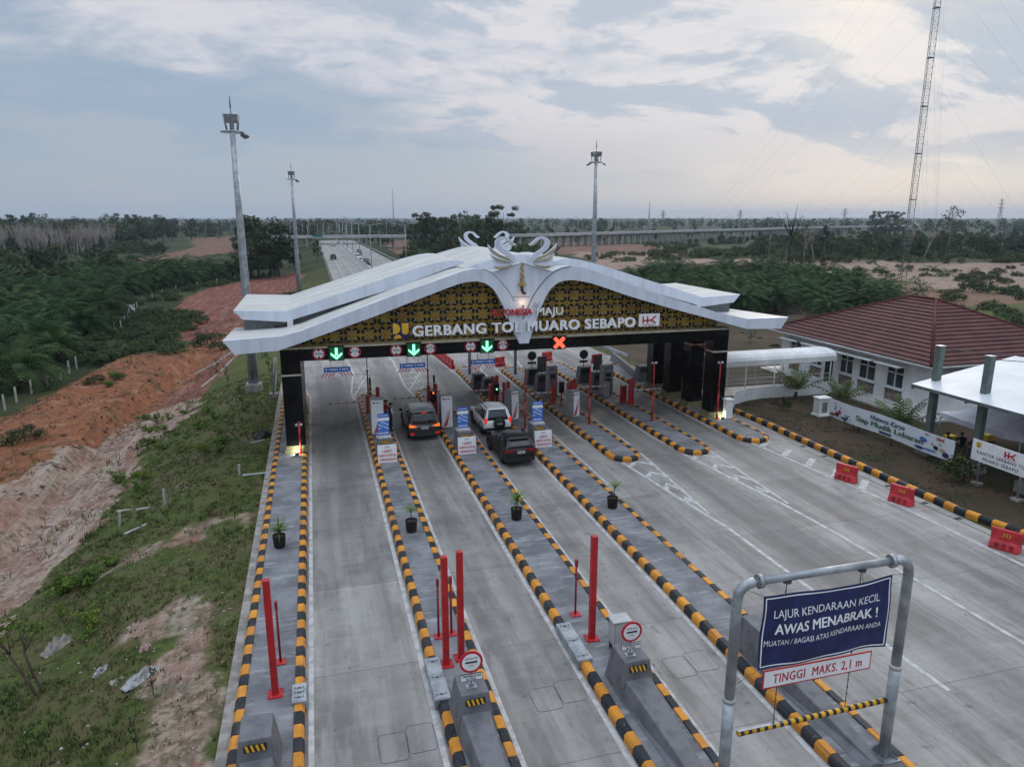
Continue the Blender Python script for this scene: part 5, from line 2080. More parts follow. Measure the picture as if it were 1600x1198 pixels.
def person(loc, rz, lab, shirt, legs, pose='stand', vest=None, cap=None, sx=1):
    """one skinned figure; joints in metres, y forward"""
    if pose == 'stand':
        J = dict(pel=(0, 0, .93), wai=(0, .0, 1.08), che=(0, .01, 1.3), nec=(0, .02, 1.47), hed=(0, .04, 1.58), top=(0, .03, 1.7),
                 sl=(-.19, 0, 1.41), el=(-.25, .0, 1.14), wl=(-.22, .14, .93), hl=(-.2, .2, .87), sr=(.19, 0, 1.41), er=(.26, .02, 1.15), wr=(.2, .22, 1.08), hr=(.17, .3, 1.08),
                 pl=(-.09, 0, .9), kl=(-.1, .03, .5), al=(-.11, 0, .08), tl=(-.12, .15, .04), pr=(.09, 0, .9), kr=(.1, .02, .5), ar=(.12, -.02, .08), tr=(.14, .13, .04))
    else:
        J = dict(pel=(0, 0, .14), wai=(0, .02, .3), che=(0, .08, .5), nec=(0, .13, .65), hed=(0, .17, .75), top=(0, .17, .87),
                 sl=(-.19, .08, .59), el=(-.27, .2, .38), wl=(-.2, .38, .36), hl=(-.16, .45, .37), sr=(.19, .08, .59), er=(.27, .2, .38), wr=(.2, .38, .36), hr=(.16, .45, .37),
                 pl=(-.1, .02, .12), kl=(-.3, .38, .2), al=(-.06, .36, .06), tl=(.06, .4, .05), pr=(.1, .02, .12), kr=(.3, .4, .2), ar=(.04, .44, .06), tr=(-.08, .48, .05))
    rad = dict(pel=.14, wai=.125, che=.145, nec=.055, hed=.088, top=.07, sl=.065, sr=.065, el=.045, er=.045, wl=.032, wr=.032, hl=.03, hr=.03, pl=.09, pr=.09, kl=.062, kr=.062, al=.045, ar=.045, tl=.04, tr=.04)
    E_ = [('pel', 'wai'), ('wai', 'che'), ('che', 'nec'), ('nec', 'hed'), ('hed', 'top'), ('che', 'sl'), ('sl', 'el'), ('el', 'wl'), ('wl', 'hl'), ('che', 'sr'), ('sr', 'er'), ('er', 'wr'), ('wr', 'hr'),
          ('pel', 'pl'), ('pl', 'kl'), ('kl', 'al'), ('al', 'tl'), ('pel', 'pr'), ('pr', 'kr'), ('kr', 'ar'), ('ar', 'tr')]
    names = list(J)
    verts = [J[n_] for n_ in names]
    edges = [(names.index(a), names.index(c_)) for a, c_ in E_]
    hands = []
    for w_, h_, s_ in (('wl', 'hl', -1), ('wr', 'hr', 1)):
        hv, d_ = Vector(J[h_]), (Vector(J[h_]) - Vector(J[w_])).normalized()
        sd_ = d_.cross(Vector((0, 0, 1))).normalized() if abs(d_.z) < .9 else Vector((1, 0, 0))
        for k, (o_, l_) in enumerate(((-.027, .065), (-.009, .08), (.009, .075), (.027, .055))):
            i0 = len(verts)
            verts += [tuple(hv + sd_ * o_ + d_ * .03), tuple(hv + sd_ * o_ * 1.1 + d_ * (.03 + l_ * .6) + Vector((0, 0, -.006))), tuple(hv + sd_ * o_ * 1.1 + d_ * (.03 + l_) + Vector((0, 0, -.02)))]
            edges += [(names.index(h_), i0), (i0, i0 + 1), (i0 + 1, i0 + 2)]
            hands += [i0, i0 + 1, i0 + 2]
        i0 = len(verts)
        verts += [tuple(hv + sd_ * -.04 * s_), tuple(hv + sd_ * -.06 * s_ + d_ * .045)]
        edges += [(names.index(h_), i0), (i0, i0 + 1)]
        hands += [i0, i0 + 1]
    me_ = bpy.data.meshes.new('person')
    me_.from_pydata(verts, edges, [])
    o = bpy.data.objects.new('person', me_)
    COL.objects.link(o)
    o.modifiers.new('skin', 'SKIN')
    for i, n_ in enumerate(names):
        r_ = rad[n_]
        me_.skin_vertices[0].data[i].radius = (r_, r_ * (.72 if n_ in ('pel', 'wai', 'che') else 1))
    for i in hands:
        me_.skin_vertices[0].data[i].radius = (.009, .009)
    me_.skin_vertices[0].data[names.index('pel')].use_root = True
    sb = o.modifiers.new('sub', 'SUBSURF')
    sb.levels = sb.render_levels = 1
    dg = bpy.context.evaluated_depsgraph_get()
    m2 = bpy.data.meshes.new_from_object(o.evaluated_get(dg))
    bpy.data.objects.remove(o)
    m2.name = 'person'
    for m_ in (shirt, legs, SKIN, INK, vest or shirt):
        m2.materials.append(m_)
    wl_, wr_ = Vector(J['wl']), Vector(J['wr'])
    for p in m2.polygons:
        c_ = Vector(p.center)
        if c_.z > J['nec'][2]:
            k = 2
        elif min((c_ - Vector(J[q]) ).length for q in ('wl', 'hl', 'wr', 'hr')) < .085:
            k = 2
        elif min((c_ - Vector(J[q])).length for q in ('tl', 'tr', 'al', 'ar')) < .1:
            k = 3
        elif pose == 'stand':
            k = 1 if c_.z < .98 and abs(c_.x) < .19 else (4 if abs(c_.x) < .17 else 0)
        else:
            k = 1 if c_.z < .26 else 0
        p.material_index = k
        p.use_smooth = True
    o = bpy.data.objects.new('person', m2)
    COL.objects.link(o)
    o.location = loc
    o.rotation_euler.z = rz
    tag(o, lab, 'person')
    h_ = MB()
    hc = Vector(J['top']) + Vector((0, -.01, -.03))
    h_.ball(hc, .1, cap or HAIR, .95, 1.08, .8, 12)
    if cap:
        h_.box(hc.x - .08, hc.y + .05, hc.z - .02, hc.x + .08, hc.y + .19, hc.z + .005, cap)
    h_.build('cap' if cap else 'hair', o)
    f_ = MB()
    q_ = Vector(J['hed'])
    f_.add([(q_.x - .014, q_.y + .08, q_.z + .0), (q_.x + .014, q_.y + .08, q_.z + .0), (q_.x, q_.y + .112, q_.z - .012), (q_.x, q_.y + .082, q_.z + .04)], [(0, 1, 2), (1, 3, 2), (3, 0, 2)], SKIN)
    for s_ in (-1, 1):
        f_.ball((q_.x + s_ * .034, q_.y + .078, q_.z + .03), .012, INK)
        f_.ball((q_.x + s_ * .092, q_.y, q_.z + .015), .026, SKIN, .4, .8, 1.2)
    f_.box(q_.x - .024, q_.y + .075, q_.z - .042, q_.x + .024, q_.y + .087, q_.z - .034, mat('lips', (.2, .07, .06), .5))
    f_.build('face', o)
    return o


WSH = mat('white_shirt', (.7, .7, .72), .8, var=.1)
BSH = mat('black_cloth', (.014, .014, .017), .85, var=.3)
PINKS = mat('pink_shirt', (.5, .2, .24), .85, var=.15)
REDS = mat('red_shirt', (.4, .03, .04), .85, var=.2)
person((3.95, 41.75, ZI), -1.2, 'person in white shirt, black vest and cap facing the next lane', WSH, BSH, vest=BSH, cap=BSH)
person((3.75, 42.55, ZI), -.9, 'person in red and black half hidden behind the white toll machine', REDS, BSH, cap=BSH)
person((15.9, 46.1, ZI), 2.2, 'person in pink top standing between the grey machine and red barrier', PINKS, REDS)
# ------------------------------------------------------------------ toll office and its yard
TILE = bpy.data.materials.new('maroon_roof_tile')
TILE.use_nodes = True
g = NT(TILE.node_tree)
co = g.a('ShaderNodeTexCoord').outputs['Object']
sz = g.a('ShaderNodeSeparateXYZ', {0: co})
n1 = g.noise(co, .8, 5, .6)
n2 = g.noise(co, 6, 3, .6)
c = g.mix(g.ss(n1, .35, .65), (.06, .016, .014), (.098, .028, .022))
c = g.mix(g.m('MULTIPLY', g.ss(n2, .5, .7), .4), c, (.05, .016, .017))
b = g.a('ShaderNodeBsdfPrincipled', {'Base Color': c, 'Roughness': .6, 'Specular IOR Level': .3})
g.a('ShaderNodeOutputMaterial', {0: b.outputs[0]})
STONE = bpy.data.materials.new('stacked_stone')
STONE.use_nodes = True
g = NT(STONE.node_tree)
co = g.scale(g.a('ShaderNodeTexCoord').outputs['Object'], (1, 3, 8))
vv = g.a('ShaderNodeTexVoronoi', {'Vector': co, 'Scale': 1.5})
c = g.mix(g.a('ShaderNodeSeparateColor', {0: vv.outputs['Color']}).outputs[0], (.09, .075, .065), (.32, .25, .2))
b = g.a('ShaderNodeBsdfPrincipled', {'Base Color': c, 'Roughness': .85})
g.a('ShaderNodeOutputMaterial', {0: b.outputs[0]})
PAVE = mat('terrace_tile', (.5, .49, .46), .6, var=.15)
UPVC = mat('window_frame', (.72, .73, .73), .45, var=.05)
CURT = mat('window_glass', (.05, .06, .06), .12, scale=1.5, col2=(.015, .02, .022), spec=.7)

XW, Y0W, Y1W = 38.4, 36.3, 51.7
X1W = 51.5
of = thing('office_building', (XW, Y0W, 0), 'white single storey office with maroon tiled hip roof', 'office building')
OM = Matrix.Translation((-XW, -Y0W, 0))


def omb():
    b = MB()
    b.M = OM.copy()
    return b


b = omb()
b.box(37.5, 35.3, -.05, 53, 52.6, .16, PAVE)
b.box(37.2, 35.0, -.06, 53.2, 52.8, .08, PAVE)
b.build('terrace', of)
WIN = [(43.2, 44.6), (40.95, 42.6), (38.4, 39.95)]
WIN2 = [(46.6, 47.9), (49.2, 50.6)]
b = omb()
ys = [Y0W] + [q for w in (WIN[::-1] + WIN2) for q in w] + [Y1W]
for i in range(0, len(ys), 2):
    b.box(XW, ys[i], .16, XW + .25, ys[i + 1], 3.4, WALLW)
for (a, c_) in WIN + WIN2:
    b.box(XW + .08, a, .16, XW + .25, c_, .35, WALLW)
    b.box(XW + .08, a, 2.85, XW + .25, c_, 3.4, WALLW)
b.box(XW + .002, Y0W - .001, .16, X1W, Y0W + .25, 3.398, WALLW)
b.box(X1W - .25, Y0W + .26, .16, X1W, Y1W, 3.4, WALLW)
b.box(XW + .26, Y1W - .25, .16, X1W - .26, Y1W, 3.4, WALLW)
b.build('wall', of)
for (a, c_) in WIN + WIN2:
    b = omb()
    b.box(XW + .05, a + .01, .36, XW + .2, c_ - .01, 1.28, STONE)
    b.build('stone_panel', of)
    b = omb()
    for (y0, y1, z0, z1) in ((a, a + .07, 1.28, 2.85), (c_ - .07, c_, 1.28, 2.85), ((a + c_) / 2 - .04, (a + c_) / 2 + .04, 1.36, 2.78), (a + .071, c_ - .071, 1.28, 1.355), (a + .071, c_ - .071, 2.785, 2.85), (a + .071, c_ - .071, 2.3, 2.37)):
        b.box(XW + .03, y0, z0, XW + .13, y1, z1, UPVC)
    w = b.build('window', of)
    b = omb()
    b.box(XW + .085, a + .05, 1.34, XW + .1, c_ - .05, 2.8, CURT)
    b.build('pane', w)
    b = omb()
    b.box(XW - .12, a - .1, 1.2, XW + .06, c_ + .1, 1.275, UPVC)
    b.build('sill', w)
    b = omb()
    b.box(XW - .95, a - .35, 2.93, XW - .002, c_ + .3, 3.0, WALLW)
    b.build('sun_shade', of)
b = omb()
b.box(XW - .03, 45.3, .17, XW - .001, 46.15, 2.3, CURT)
b.build('door', of)
rx0, ry0, rx1, ry1, ez, pk = 37.55, 35.5, 52.4, 52.6, 3.55, 6.8
A, Bq, Cq, Dq = (rx0, ry0, ez), (rx1, ry0, ez), (rx1, ry1, ez), (rx0, ry1, ez)
E1, E2 = (44.98, 42.9, pk), (44.98, 45.3, pk)
b = omb()
lo = [(p[0], p[1], ez - .14) for p in (A, Bq, Cq, Dq)]
NC = 17
for p0, p1, q0, q1 in ((A, Bq, E1, E1), (Bq, Cq, E1, E2), (Cq, Dq, E2, E2), (Dq, A, E2, E1)):
    p0, p1, q0, q1 = map(Vector, (p0, p1, q0, q1))
    for k in range(NC):
        t0, t1 = k / NC, (k + 1) / NC
        up_ = Vector((0, 0, .075))
        a0, a1, c0, c1 = p0.lerp(q0, t0), p1.lerp(q1, t0), p0.lerp(q0, t1), p1.lerp(q1, t1)
        b.add([a0 - up_ * .3, a1 - up_ * .3, a1 + up_, a0 + up_, c1, c0], [(0, 1, 2, 3), (3, 2, 4, 5)], TILE)
r_ = b.build('roof', of)
b = omb()
b.add([A, Bq, Cq, Dq] + lo, [(0, 4, 5, 1), (1, 5, 6, 2), (2, 6, 7, 3), (3, 7, 4, 0), (7, 6, 5, 4)], WALLW)
b.build('eave_board', r_)
b = omb()
for p, q in ((A, E1), (Bq, E1), (Cq, E2), (Dq, E2), (E1, E2)):
    b.tube([Vector(p) + Vector((0, 0, .03)), Vector(q) + Vector((0, 0, .03))], .1, mat('ridge_tile', (.085, .022, .021), .8, var=.25, spec=.15), 8)
b.build('ridge_cap', r_)
for k in range(4):
    b = omb()
    x = 39.3 + k * 1.15
    b.box(x, Y0W - .38, 2.5, x + .85, Y0W - .05, 3.1, PALEC)
    b.disc((x + .3, Y0W - .39, 2.8), .22, 'y', .012, DSTEEL, 16)
    b.build('air_conditioner', of)

t = thing('covered_walkway', (28.6, 44.8, 0), 'white barrel roofed walkway between the gate and the office', 'walkway')
b = MB()
b.M = Matrix.Translation((-28.6, -44.8, 0))
rings = []
for x in (26.6, 30, 34, 37.2):
    arch = [(1.25, 2.42), (1.25, 2.8), (1.1, 3.0), (.7, 3.16), (0, 3.22), (-.7, 3.16), (-1.1, 3.0), (-1.25, 2.8), (-1.25, 2.42)]
    out = [(x, 44.8 + p[0], p[1]) for p in arch]
    inn = [(x, 44.8 + p[0] * .96, p[1] - .05 * (abs(p[0]) < 1.2)) for p in arch[::-1]]
    rings.append(out + inn)
b.loft(rings, WALLW, False)
b.build('roof', t)
for x in (27.2, 29.6, 32, 34.4, 36.8):
    for y in (43.65, 45.95):
        b = MB()
        b.M = Matrix.Translation((-28.6, -44.8, 0))
        b.tube([(x, y, 0), (x, y, 2.42)], .04, WHITE, 8)
        b.build('post', t)
b = MB()
b.M = Matrix.Translation((-28.6, -44.8, 0))
for y in (43.66, 45.94):
    for z in (.75, 1.15, 1.5):
        b.tube([(26.8, y, z), (36.9, y, z)], .018, WHITE, 5)
    for k in range(60):
        b.tube([(26.8 + k * .171, y, .75), (26.8 + k * .171, y, 1.5)], .006, GALV, 4)
b.build('railing', t)
b = MB()
b.M = Matrix.Translation((-28.6, -44.8, 0))
b.box(26.6, 43.7, -.05, 37.2, 45.9, .3, PAVE)
b.build('floor', t)
b = MB()
P = [(27.4, 41.6), (28.2, 42.6), (29.4, 43.2), (31, 43.5), (36.9, 43.45)]
vs = []
for x, y in P:
    vs += [(x, y, -.1), (x, y, .85), (x + .05, y + .16, .85), (x + .05, y + .16, -.1)]
b.add(vs, [(4 * i + k, 4 * i + 4 + k, 4 * i + 4 + (k + 1) % 4, 4 * i + (k + 1) % 4) for i in range(len(P) - 1) for k in range(4)] + [(0, 1, 2, 3), (19, 18, 17, 16)], WALLW)
tag(b.build('curved_wall'), 'low curved white wall below the covered walkway', 'wall')

t = thing('carport', (32.4, 27.2, 0), 'carport with pale sheet roof and tall grey green posts', 'carport')
CM = Matrix.Translation((-32.4, -27.2, 0))
for y in (30.2, 27.2, 24.2):
    for x in (32.4, 44):
        b = MB()
        b.M = CM.copy()
        b.box(x - .17, y - .17, .4, x + .17, y + .17, 6.05, GSTEEL)
        b.box(x - .2, y - .2, 6.051, x + .2, y + .2, 6.09, GALV)
        o = b.build('post', t, .02)
        b = MB()
        b.M = CM.copy()
        b.box(x - .42, y - .42, -.1, x + .42, y + .42, .45, CONC)
        b.build('footing', o)
    b = MB()
    b.M = CM.copy()
    b.tube([(32.4, y, 5.9), (38.2, y, 5.25)], .02, DSTEEL, 5)
    b.tube([(44, y, 5.9), (38.2, y, 5.25)], .02, DSTEEL, 5)
    b.box(31.4, y - .07, 3.72, 32.22, y + .07, 3.9, GSTEEL)
    b.build('stay', t)
b = MB()
b.M = CM.copy()
CPR = mat('carport_sheet', (.62, .66, .68), .45, scale=.5, col2=(.52, .56, .58))
for x0, z0, x1, z1 in ((31.2, 3.96, 38.2, 5.14), (38.2, 5.14, 45.2, 3.96)):
    b.add([(x0, 20, z0), (x1, 20, z1), (x1, 30.6, z1), (x0, 30.6, z0), (x0, 20, z0 - .06), (x1, 20, z1 - .06), (x1, 30.6, z1 - .06), (x0, 30.6, z0 - .06)],
          [(0, 1, 2, 3), (7, 6, 5, 4), (0, 4, 5, 1), (1, 5, 6, 2), (2, 6, 7, 3), (3, 7, 4, 0)], CPR)
b.build('roof', t)
b = MB()
b.M = CM.copy()
b.box(31.18, 20, 3.8, 31.26, 30.6, 3.955, GSTEEL)
for y in (30.55, 27.2, 24.2):
    b.add([(31.2, y - .05, 3.7), (38.2, y - .05, 4.88), (38.2, y + .05, 4.88), (31.2, y + .05, 3.7), (31.2, y - .05, 3.88), (38.2, y - .05, 5.06), (38.2, y + .05, 5.06), (31.2, y + .05, 3.88)],
          [(3, 2, 1, 0), (4, 5, 6, 7), (0, 1, 5, 4), (1, 2, 6, 5), (2, 3, 7, 6), (3, 0, 4, 7)], GSTEEL)
b.build('edge_beam', t)

t = thing('marquee', (36.4, 28.6, 0), 'white pyramid marquee standing under the carport', 'marquee')
CL = mat('marquee_cloth', (.72, .72, .78), .7, scale=1.2, col2=(.58, .58, .64), bump=.2, bscale=3)
b = MB()
N = 10
hw_, hz_ = 2.5, 2.05
vs, fs = [], []
for k in range(N + 1):
    q_ = k / N
    w_ = hw_ * (1 - q_)
    z_ = hz_ + 1.35 * (q_ ** 1.5)
    for i in range(24):
        e_ = i / 6
        s_ = int(e_)
        f_ = e_ - s_
        pts_ = [(-1, -1), (1, -1), (1, 1), (-1, 1), (-1, -1)]
        x = lerp(pts_[s_][0], pts_[s_ + 1][0], f_) * w_
        y = lerp(pts_[s_][1], pts_[s_ + 1][1], f_) * w_
        vs.append((x, y, z_ - .1 * math.sin(PI * f_) * (1 - q_)))
for k in range(N):
    for i in range(24):
        fs.append((k * 24 + i, k * 24 + (i + 1) % 24, (k + 1) * 24 + (i + 1) % 24, (k + 1) * 24 + i))
n0 = len(vs)
for i in range(24):
    x, y, z = vs[i]
    vs.append((x * 1.005, y * 1.005, z - .28 - .05 * (i % 2)))
for i in range(24):
    fs.append((i, n0 + i, n0 + (i + 1) % 24, (i + 1) % 24))
b.add(vs, fs, CL)
b.build('canopy', t)
for sx_ in (-1, 1):
    for sy_ in (-1, 1):
        b = MB()
        b.tube([(sx_ * 2.42, sy_ * 2.42, 0), (sx_ * 2.42, sy_ * 2.42, 2.05)], .035, GALV, 8)
        b.build('pole', t)
t2 = thing('marquee', (39.6, 26.2, 0), 'grey shaded marquee roof beside the white one under the carport', 'marquee')
b = MB()
b.add([(-2.2, -2.2, 2.0), (2.2, -2.2, 2.0), (2.2, 2.2, 2.0), (-2.2, 2.2, 2.0), (0, 0, 2.9), (-2.2, -2.2, 1.75), (2.2, -2.2, 1.75), (2.2, 2.2, 1.75), (-2.2, 2.2, 1.75)],
      [(0, 1, 4), (1, 2, 4), (2, 3, 4), (3, 0, 4), (0, 5, 6, 1), (1, 6, 7, 2), (2, 7, 8, 3), (3, 8, 5, 0)], CL)
b.build('canopy', t2)
for sx_ in (-1, 1):
    for sy_ in (-1, 1):
        b = MB()
        b.tube([(sx_ * 2.15, sy_ * 2.15, 0), (sx_ * 2.15, sy_ * 2.15, 2.0)], .035, GALV, 8)
        b.build('pole', t2)
for (px_, py_, rz_, l) in ((1484, 697, .6, 'leftmost dark clothed person sitting on the ground under the marquee'), (1503, 697, -.4, 'middle dark clothed person sitting on the ground under the marquee'), (1521, 703, 2.2, 'rightmost dark clothed person sitting by the carport post')):
    X, Y = spot(px_, py_, .1)
    person((X, Y, .0), rz_, l, BSH, BSH, 'sit')
for (px_, py_, l) in ((1484, 684, 'yellow crate beside the people sitting under the marquee'), (1545, 682, 'yellow crate behind the carport post')):
    X, Y = spot(px_, py_, .2)
    t = thing('crate', (X, Y, 0), l, 'crate')
    b = MB()
    CR = mat('yellow_plastic', (.6, .4, .03), .5, var=.15)
    b.box(-.32, -.22, 0, .32, .22, .05, CR)
    for x0, y0, x1, y1 in ((-.32, -.22, .32, -.19), (-.32, .19, .32, .22), (-.32, -.19, -.29, .19), (.29, -.19, .32, .19)):
        for z in (.05, .19):
            b.box(x0, y0, z, x1, y1, z + .12, CR)
    b.build('body', t)
    b = MB()
    b.box(-.3, -.2, .311, .3, .2, .36, CR)
    b.build('lid', t)

# mesh fence, printed cloth on it, the office sign
t = thing('mesh_fence', (31.5, 30, 0), 'thin green mesh fence along the office yard', 'fence')
GF = mat('fence_green', (.05, .075, .06), .6, var=.2)
for k in range(7):
    b = MB()
    b.tube([(0, 7.0 - k * 2.6, -.05), (0, 7.0 - k * 2.6, 1.55)], .03, GF, 6)
    b.build('post', t)
b = MB()
for k in range(9):
    b.tube([(0, 7, .12 + k * .17), (0, -8.6, .12 + k * .17)], .006, GF, 4)
for k in range(104):
    b.tube([(0, 7 - k * .15, .1), (0, 7 - k * .15, 1.5)], .005, GF, 4)
b.build('mesh', t)
RZ = Matrix.Rotation(-PI / 2, 4, 'Z')
bn = thing('welcome_banner', (31.36, 36.9, .45), 'long pale printed banner stretched along the yard fence', 'banner')
BPAL = mat('banner_pale', (.6, .66, .72), .55, scale=.5, col2=(.66, .7, .72))
b = MB()
vs = []
NB = 40
for j, z in enumerate((0, .38, .75, 1.15)):
    for i in range(NB + 1):
        u = i / NB
        vs.append((-.01 * math.sin(u * 40 + j) * (j % 3) - .0, -9.35 * u, z + (.0 - .06 * math.sin(PI * u * 3) * .6 if j in (0, 3) else 0)))
fs = [(j * (NB + 1) + i, (j + 1) * (NB + 1) + i, (j + 1) * (NB + 1) + i + 1, j * (NB + 1) + i + 1) for j in range(3) for i in range(NB)]
b.add(vs, fs, BPAL, True)
b.build('cloth', bn)
b = MB()
b.M = RZ.copy()
PGRN = mat('print_green', (.05, .13, .06), .6)
b.text('Hutama Karya', 3.5, .76, 2.6, .26, -.04, NAVY, .004, .012, .35)
b.build('script_lettering', bn)
b = MB()
b.M = RZ.copy()
for dx in (-.012, .012):
    b.text('Siap Mudik Lebaran', 2.4 + dx, .36, 5.0, .3, -.04 - dx * .1, PGRN, .004, .008)
b.box(4.3, -.036, .12, 5.2, -.03, .24, NAVY)
b.build('lettering', bn)
b = MB()
b.M = RZ.copy()
PRED = mat('print_red', (.4, .05, .05), .6)
PSK = mat('print_tan', (.45, .28, .2), .6)
PBL = mat('print_blue', (.08, .16, .42), .6)
rb = random.Random(5)
for (xc, m_, w_, z_, h_) in ((.35, PRED, .5, .08, .2), (.75, INK, .35, .12, .32), (.95, PRED, .3, .3, .3), (1.35, NAVY, .5, .08, .16), (.55, PBL, .12, .42, .4), (1.0, PSK, .12, .66, .14), (.5, PALEC, .3, .9, .1),
                             (7.4, PBL, .5, .5, .3), (7.2, NAVY, .7, .08, .14), (7.9, PBL, .9, .12, .14), (8.0, PSK, .16, .5, .16), (8.25, INK, .3, .3, .26), (8.7, PSK, .4, .3, .2), (8.9, NAVY, .5, .08, .3), (8.5, PALEC, .3, .62, .16), (7.6, PRED, .3, .94, .08)):
    P = [(xc + w_ * .5 * math.cos(a) * rb.uniform(.75, 1.1), z_ + h_ * .5 + h_ * .5 * math.sin(a) * rb.uniform(.75, 1.1)) for a in [k * PI / 5 for k in range(10)]]
    b.prism(P, 'y', -.034 - rb.uniform(0, .006), -.028, m_)
hk(b, 8.3, .86, .42, .18, -.034, REDL, .045)
b.build('picture_print', bn)

t = thing('fence_pillar', (32.0, 38.4, 0), 'stout white pillar at the left end of the long banner', 'pillar')
b = MB()
b.box(-.42, -.3, 0, .42, .3, 1.15, WALLW)
b.box(-.5, -.38, -.02, .5, .38, .12, WALLW)
b.build('body', t, .01)
b = MB()
b.box(-.47, -.35, 1.151, .47, .35, 1.25, WALLW)
b.build('cap', t)
b = MB()
b.box(-.2, -.31, .25, .2, -.301, .95, mat('slot_grey', (.2, .2, .2), .7))
b.build('recess', t)

os_ = thing('office_sign', (30.95, 26.2, 0), 'white office sign on two posts with red emblem, beside the carport', 'sign')
b = MB()
b.M = RZ.copy()
b.box(0, -.03, 1.15, 3.2, .03, 2.2, SIGNW)
b.build('panel', os_)
b = MB()
b.M = RZ.copy()
b.text('KANTOR GERBANG TOL', .3, 1.53, 2.6, .16, -.032, INK, .005, .008, sp=1.15)
b.text('MUARO SEBAPO', .65, 1.27, 1.85, .16, -.032, INK, .005, .008, sp=1.15)
b.build('lettering', os_)
b = MB()
b.M = RZ.copy()
hk(b, 1.75, 1.8, .5, .28, -.031, REDL, .06)
b.box(1.7, -.034, 1.745, 2.3, -.031, 1.77, REDL)
b.build('operator_emblem', os_)
b = MB()
b.M = RZ.copy()
b.box(.2, -.035, 1.85, .48, -.0305, 2.1, EM)
b.box(.32, -.038, 1.92, .345, -.0355, 2.1, NAVY)
b.disc((.33, -.038, 1.88), .05, 'y', .0025, NAVY, 10)
b.build('ministry_emblem', os_)
for y in (.45, 2.6):
    b = MB()
    b.M = RZ.copy()
    b.tube([(y, .06, -.1), (y, .06, 2.1)], .05, GALV, 8)
    b.box(y - .2, -.14, -.1, y + .2, .26, .06, CONC)
    b.build('post', os_)

# ------------------------------------------------------------------ high mast lights
def high_mast(x, y, h, lab, sgn):
    z0 = terrain(x, y)
    t = thing('high_mast_light', (x, y, z0), lab, 'mast light', 'tall galvanised mast lights')
    b = MB()
    hh = h - z0
    b.tube([(0, 0, .6), (0, 0, hh * .33), (0, 0, hh * .66), (0, 0, hh - 1.2)], [.4, .32, .25, .18], GALV, 12)
    for z in (hh * .33, hh * .66):
        b.tube([(0, 0, z), (0, 0, z + .05)], .0 + (.335 if z < hh / 2 else .265), GALV, 12)
    b.tube([(0, 0, .6), (0, 0, .68)], .52, GALV, 12)
    b.box(-.1, -.42, 1.0, .1, -.38, 1.7, DSTEEL)
    b.build('pole', t)
    b = MB()
    b.box(-.62, -.62, -.5, .62, .62, .6, CONC, .95)
    b.build('footing', t, .03)
    b = MB()
    zr = hh - 1.15
    pts = [(.78 * math.cos(a), .78 * math.sin(a), zr) for a in [k * PI / 8 for k in range(17)]]
    b.tube(pts, .045, GALV, 6)
    for k in range(4):
        a = k * PI / 2 + .4
        b.tube([(.17 * math.cos(a), .17 * math.sin(a), zr), (.78 * math.cos(a), .78 * math.sin(a), zr)], .035, GALV, 5)
    o = b.build('ring', t)
    for a in ((-.5, .1, .7) if sgn > 0 else (PI - .5, PI + .2, -.4)):
        b = MB()
        c_, s_ = math.cos(a), math.sin(a)
        b.M = Matrix.Translation((.86 * c_, .86 * s_, zr - .2)) @ Matrix.Scale(.8, 4) @ Matrix.Rotation(a, 4, 'Z') @ Matrix.Rotation(.5, 4, 'Y')
        b.box(-.16, -.22, -.06, .36, .22, .1, DSTEEL, .8)
        b.box(-.12, -.18, -.075, .32, .18, -.061, GALV)
        b.build('floodlight', o)
    b = MB()
    zb_ = hh - 1.05
    for sx_ in (-1, 1):
        for sy_ in (-1, 1):
            b.tube([(sx_ * .36, sy_ * .36, zb_), (sx_ * .5, sy_ * .5, hh)], .045, GALV, 5)
    for a_, c_ in (((-1, -1), (1, -1)), ((1, -1), (1, 1)), ((1, 1), (-1, 1)), ((-1, 1), (-1, -1))):
        b.add([(a_[0] * .47, a_[1] * .47, hh - .5), (c_[0] * .47, c_[1] * .47, hh - .5), (c_[0] * .51, c_[1] * .51, hh), (a_[0] * .51, a_[1] * .51, hh)], [(0, 1, 2, 3), (3, 2, 1, 0)], GALV)
    b.tube([(0, 0, zr), (0, 0, hh - .1)], .16, GALV, 10)
    b.build('head_frame', t)
    b = MB()
    b.tube([(0, 0, hh - .1), (0, 0, hh + .8)], .03, DSTEEL, 6)
    b.tube([(0, 0, hh + .5), (0, 0, hh + 1.3)], .06, DSTEEL, 6, .02)
    b.build('lightning_rod', t)


high_mast(-4.96, 56.9, 19.9, 'tallest looking mast light, behind the left roof tip', 1)
high_mast(-2.3, 117, 19.6, 'farther mast light on the left verge, seen beside the far road', 1)
high_mast(32.5, 80.5, 20.2, 'mast light rising behind the right half of the roof', -1)
t = thing('verge_post', (-3.35, 53.5, terrain(-3.35, 53.5)), 'leaning grey steel post behind the left canopy leg', 'steel post')
b = MB()
b.box(-.3, -.3, -.1, .3, .3, .35, CONC)
b.build('footing', t)
b = MB()
b.tube([(0, 0, .3), (.3, 0, 3.0)], .09, GALV, 8)
b.tube([(.1, -.1, .3), (.34, -.1, 1.9)], .04, WHITE, 6)
b.build('post', t)

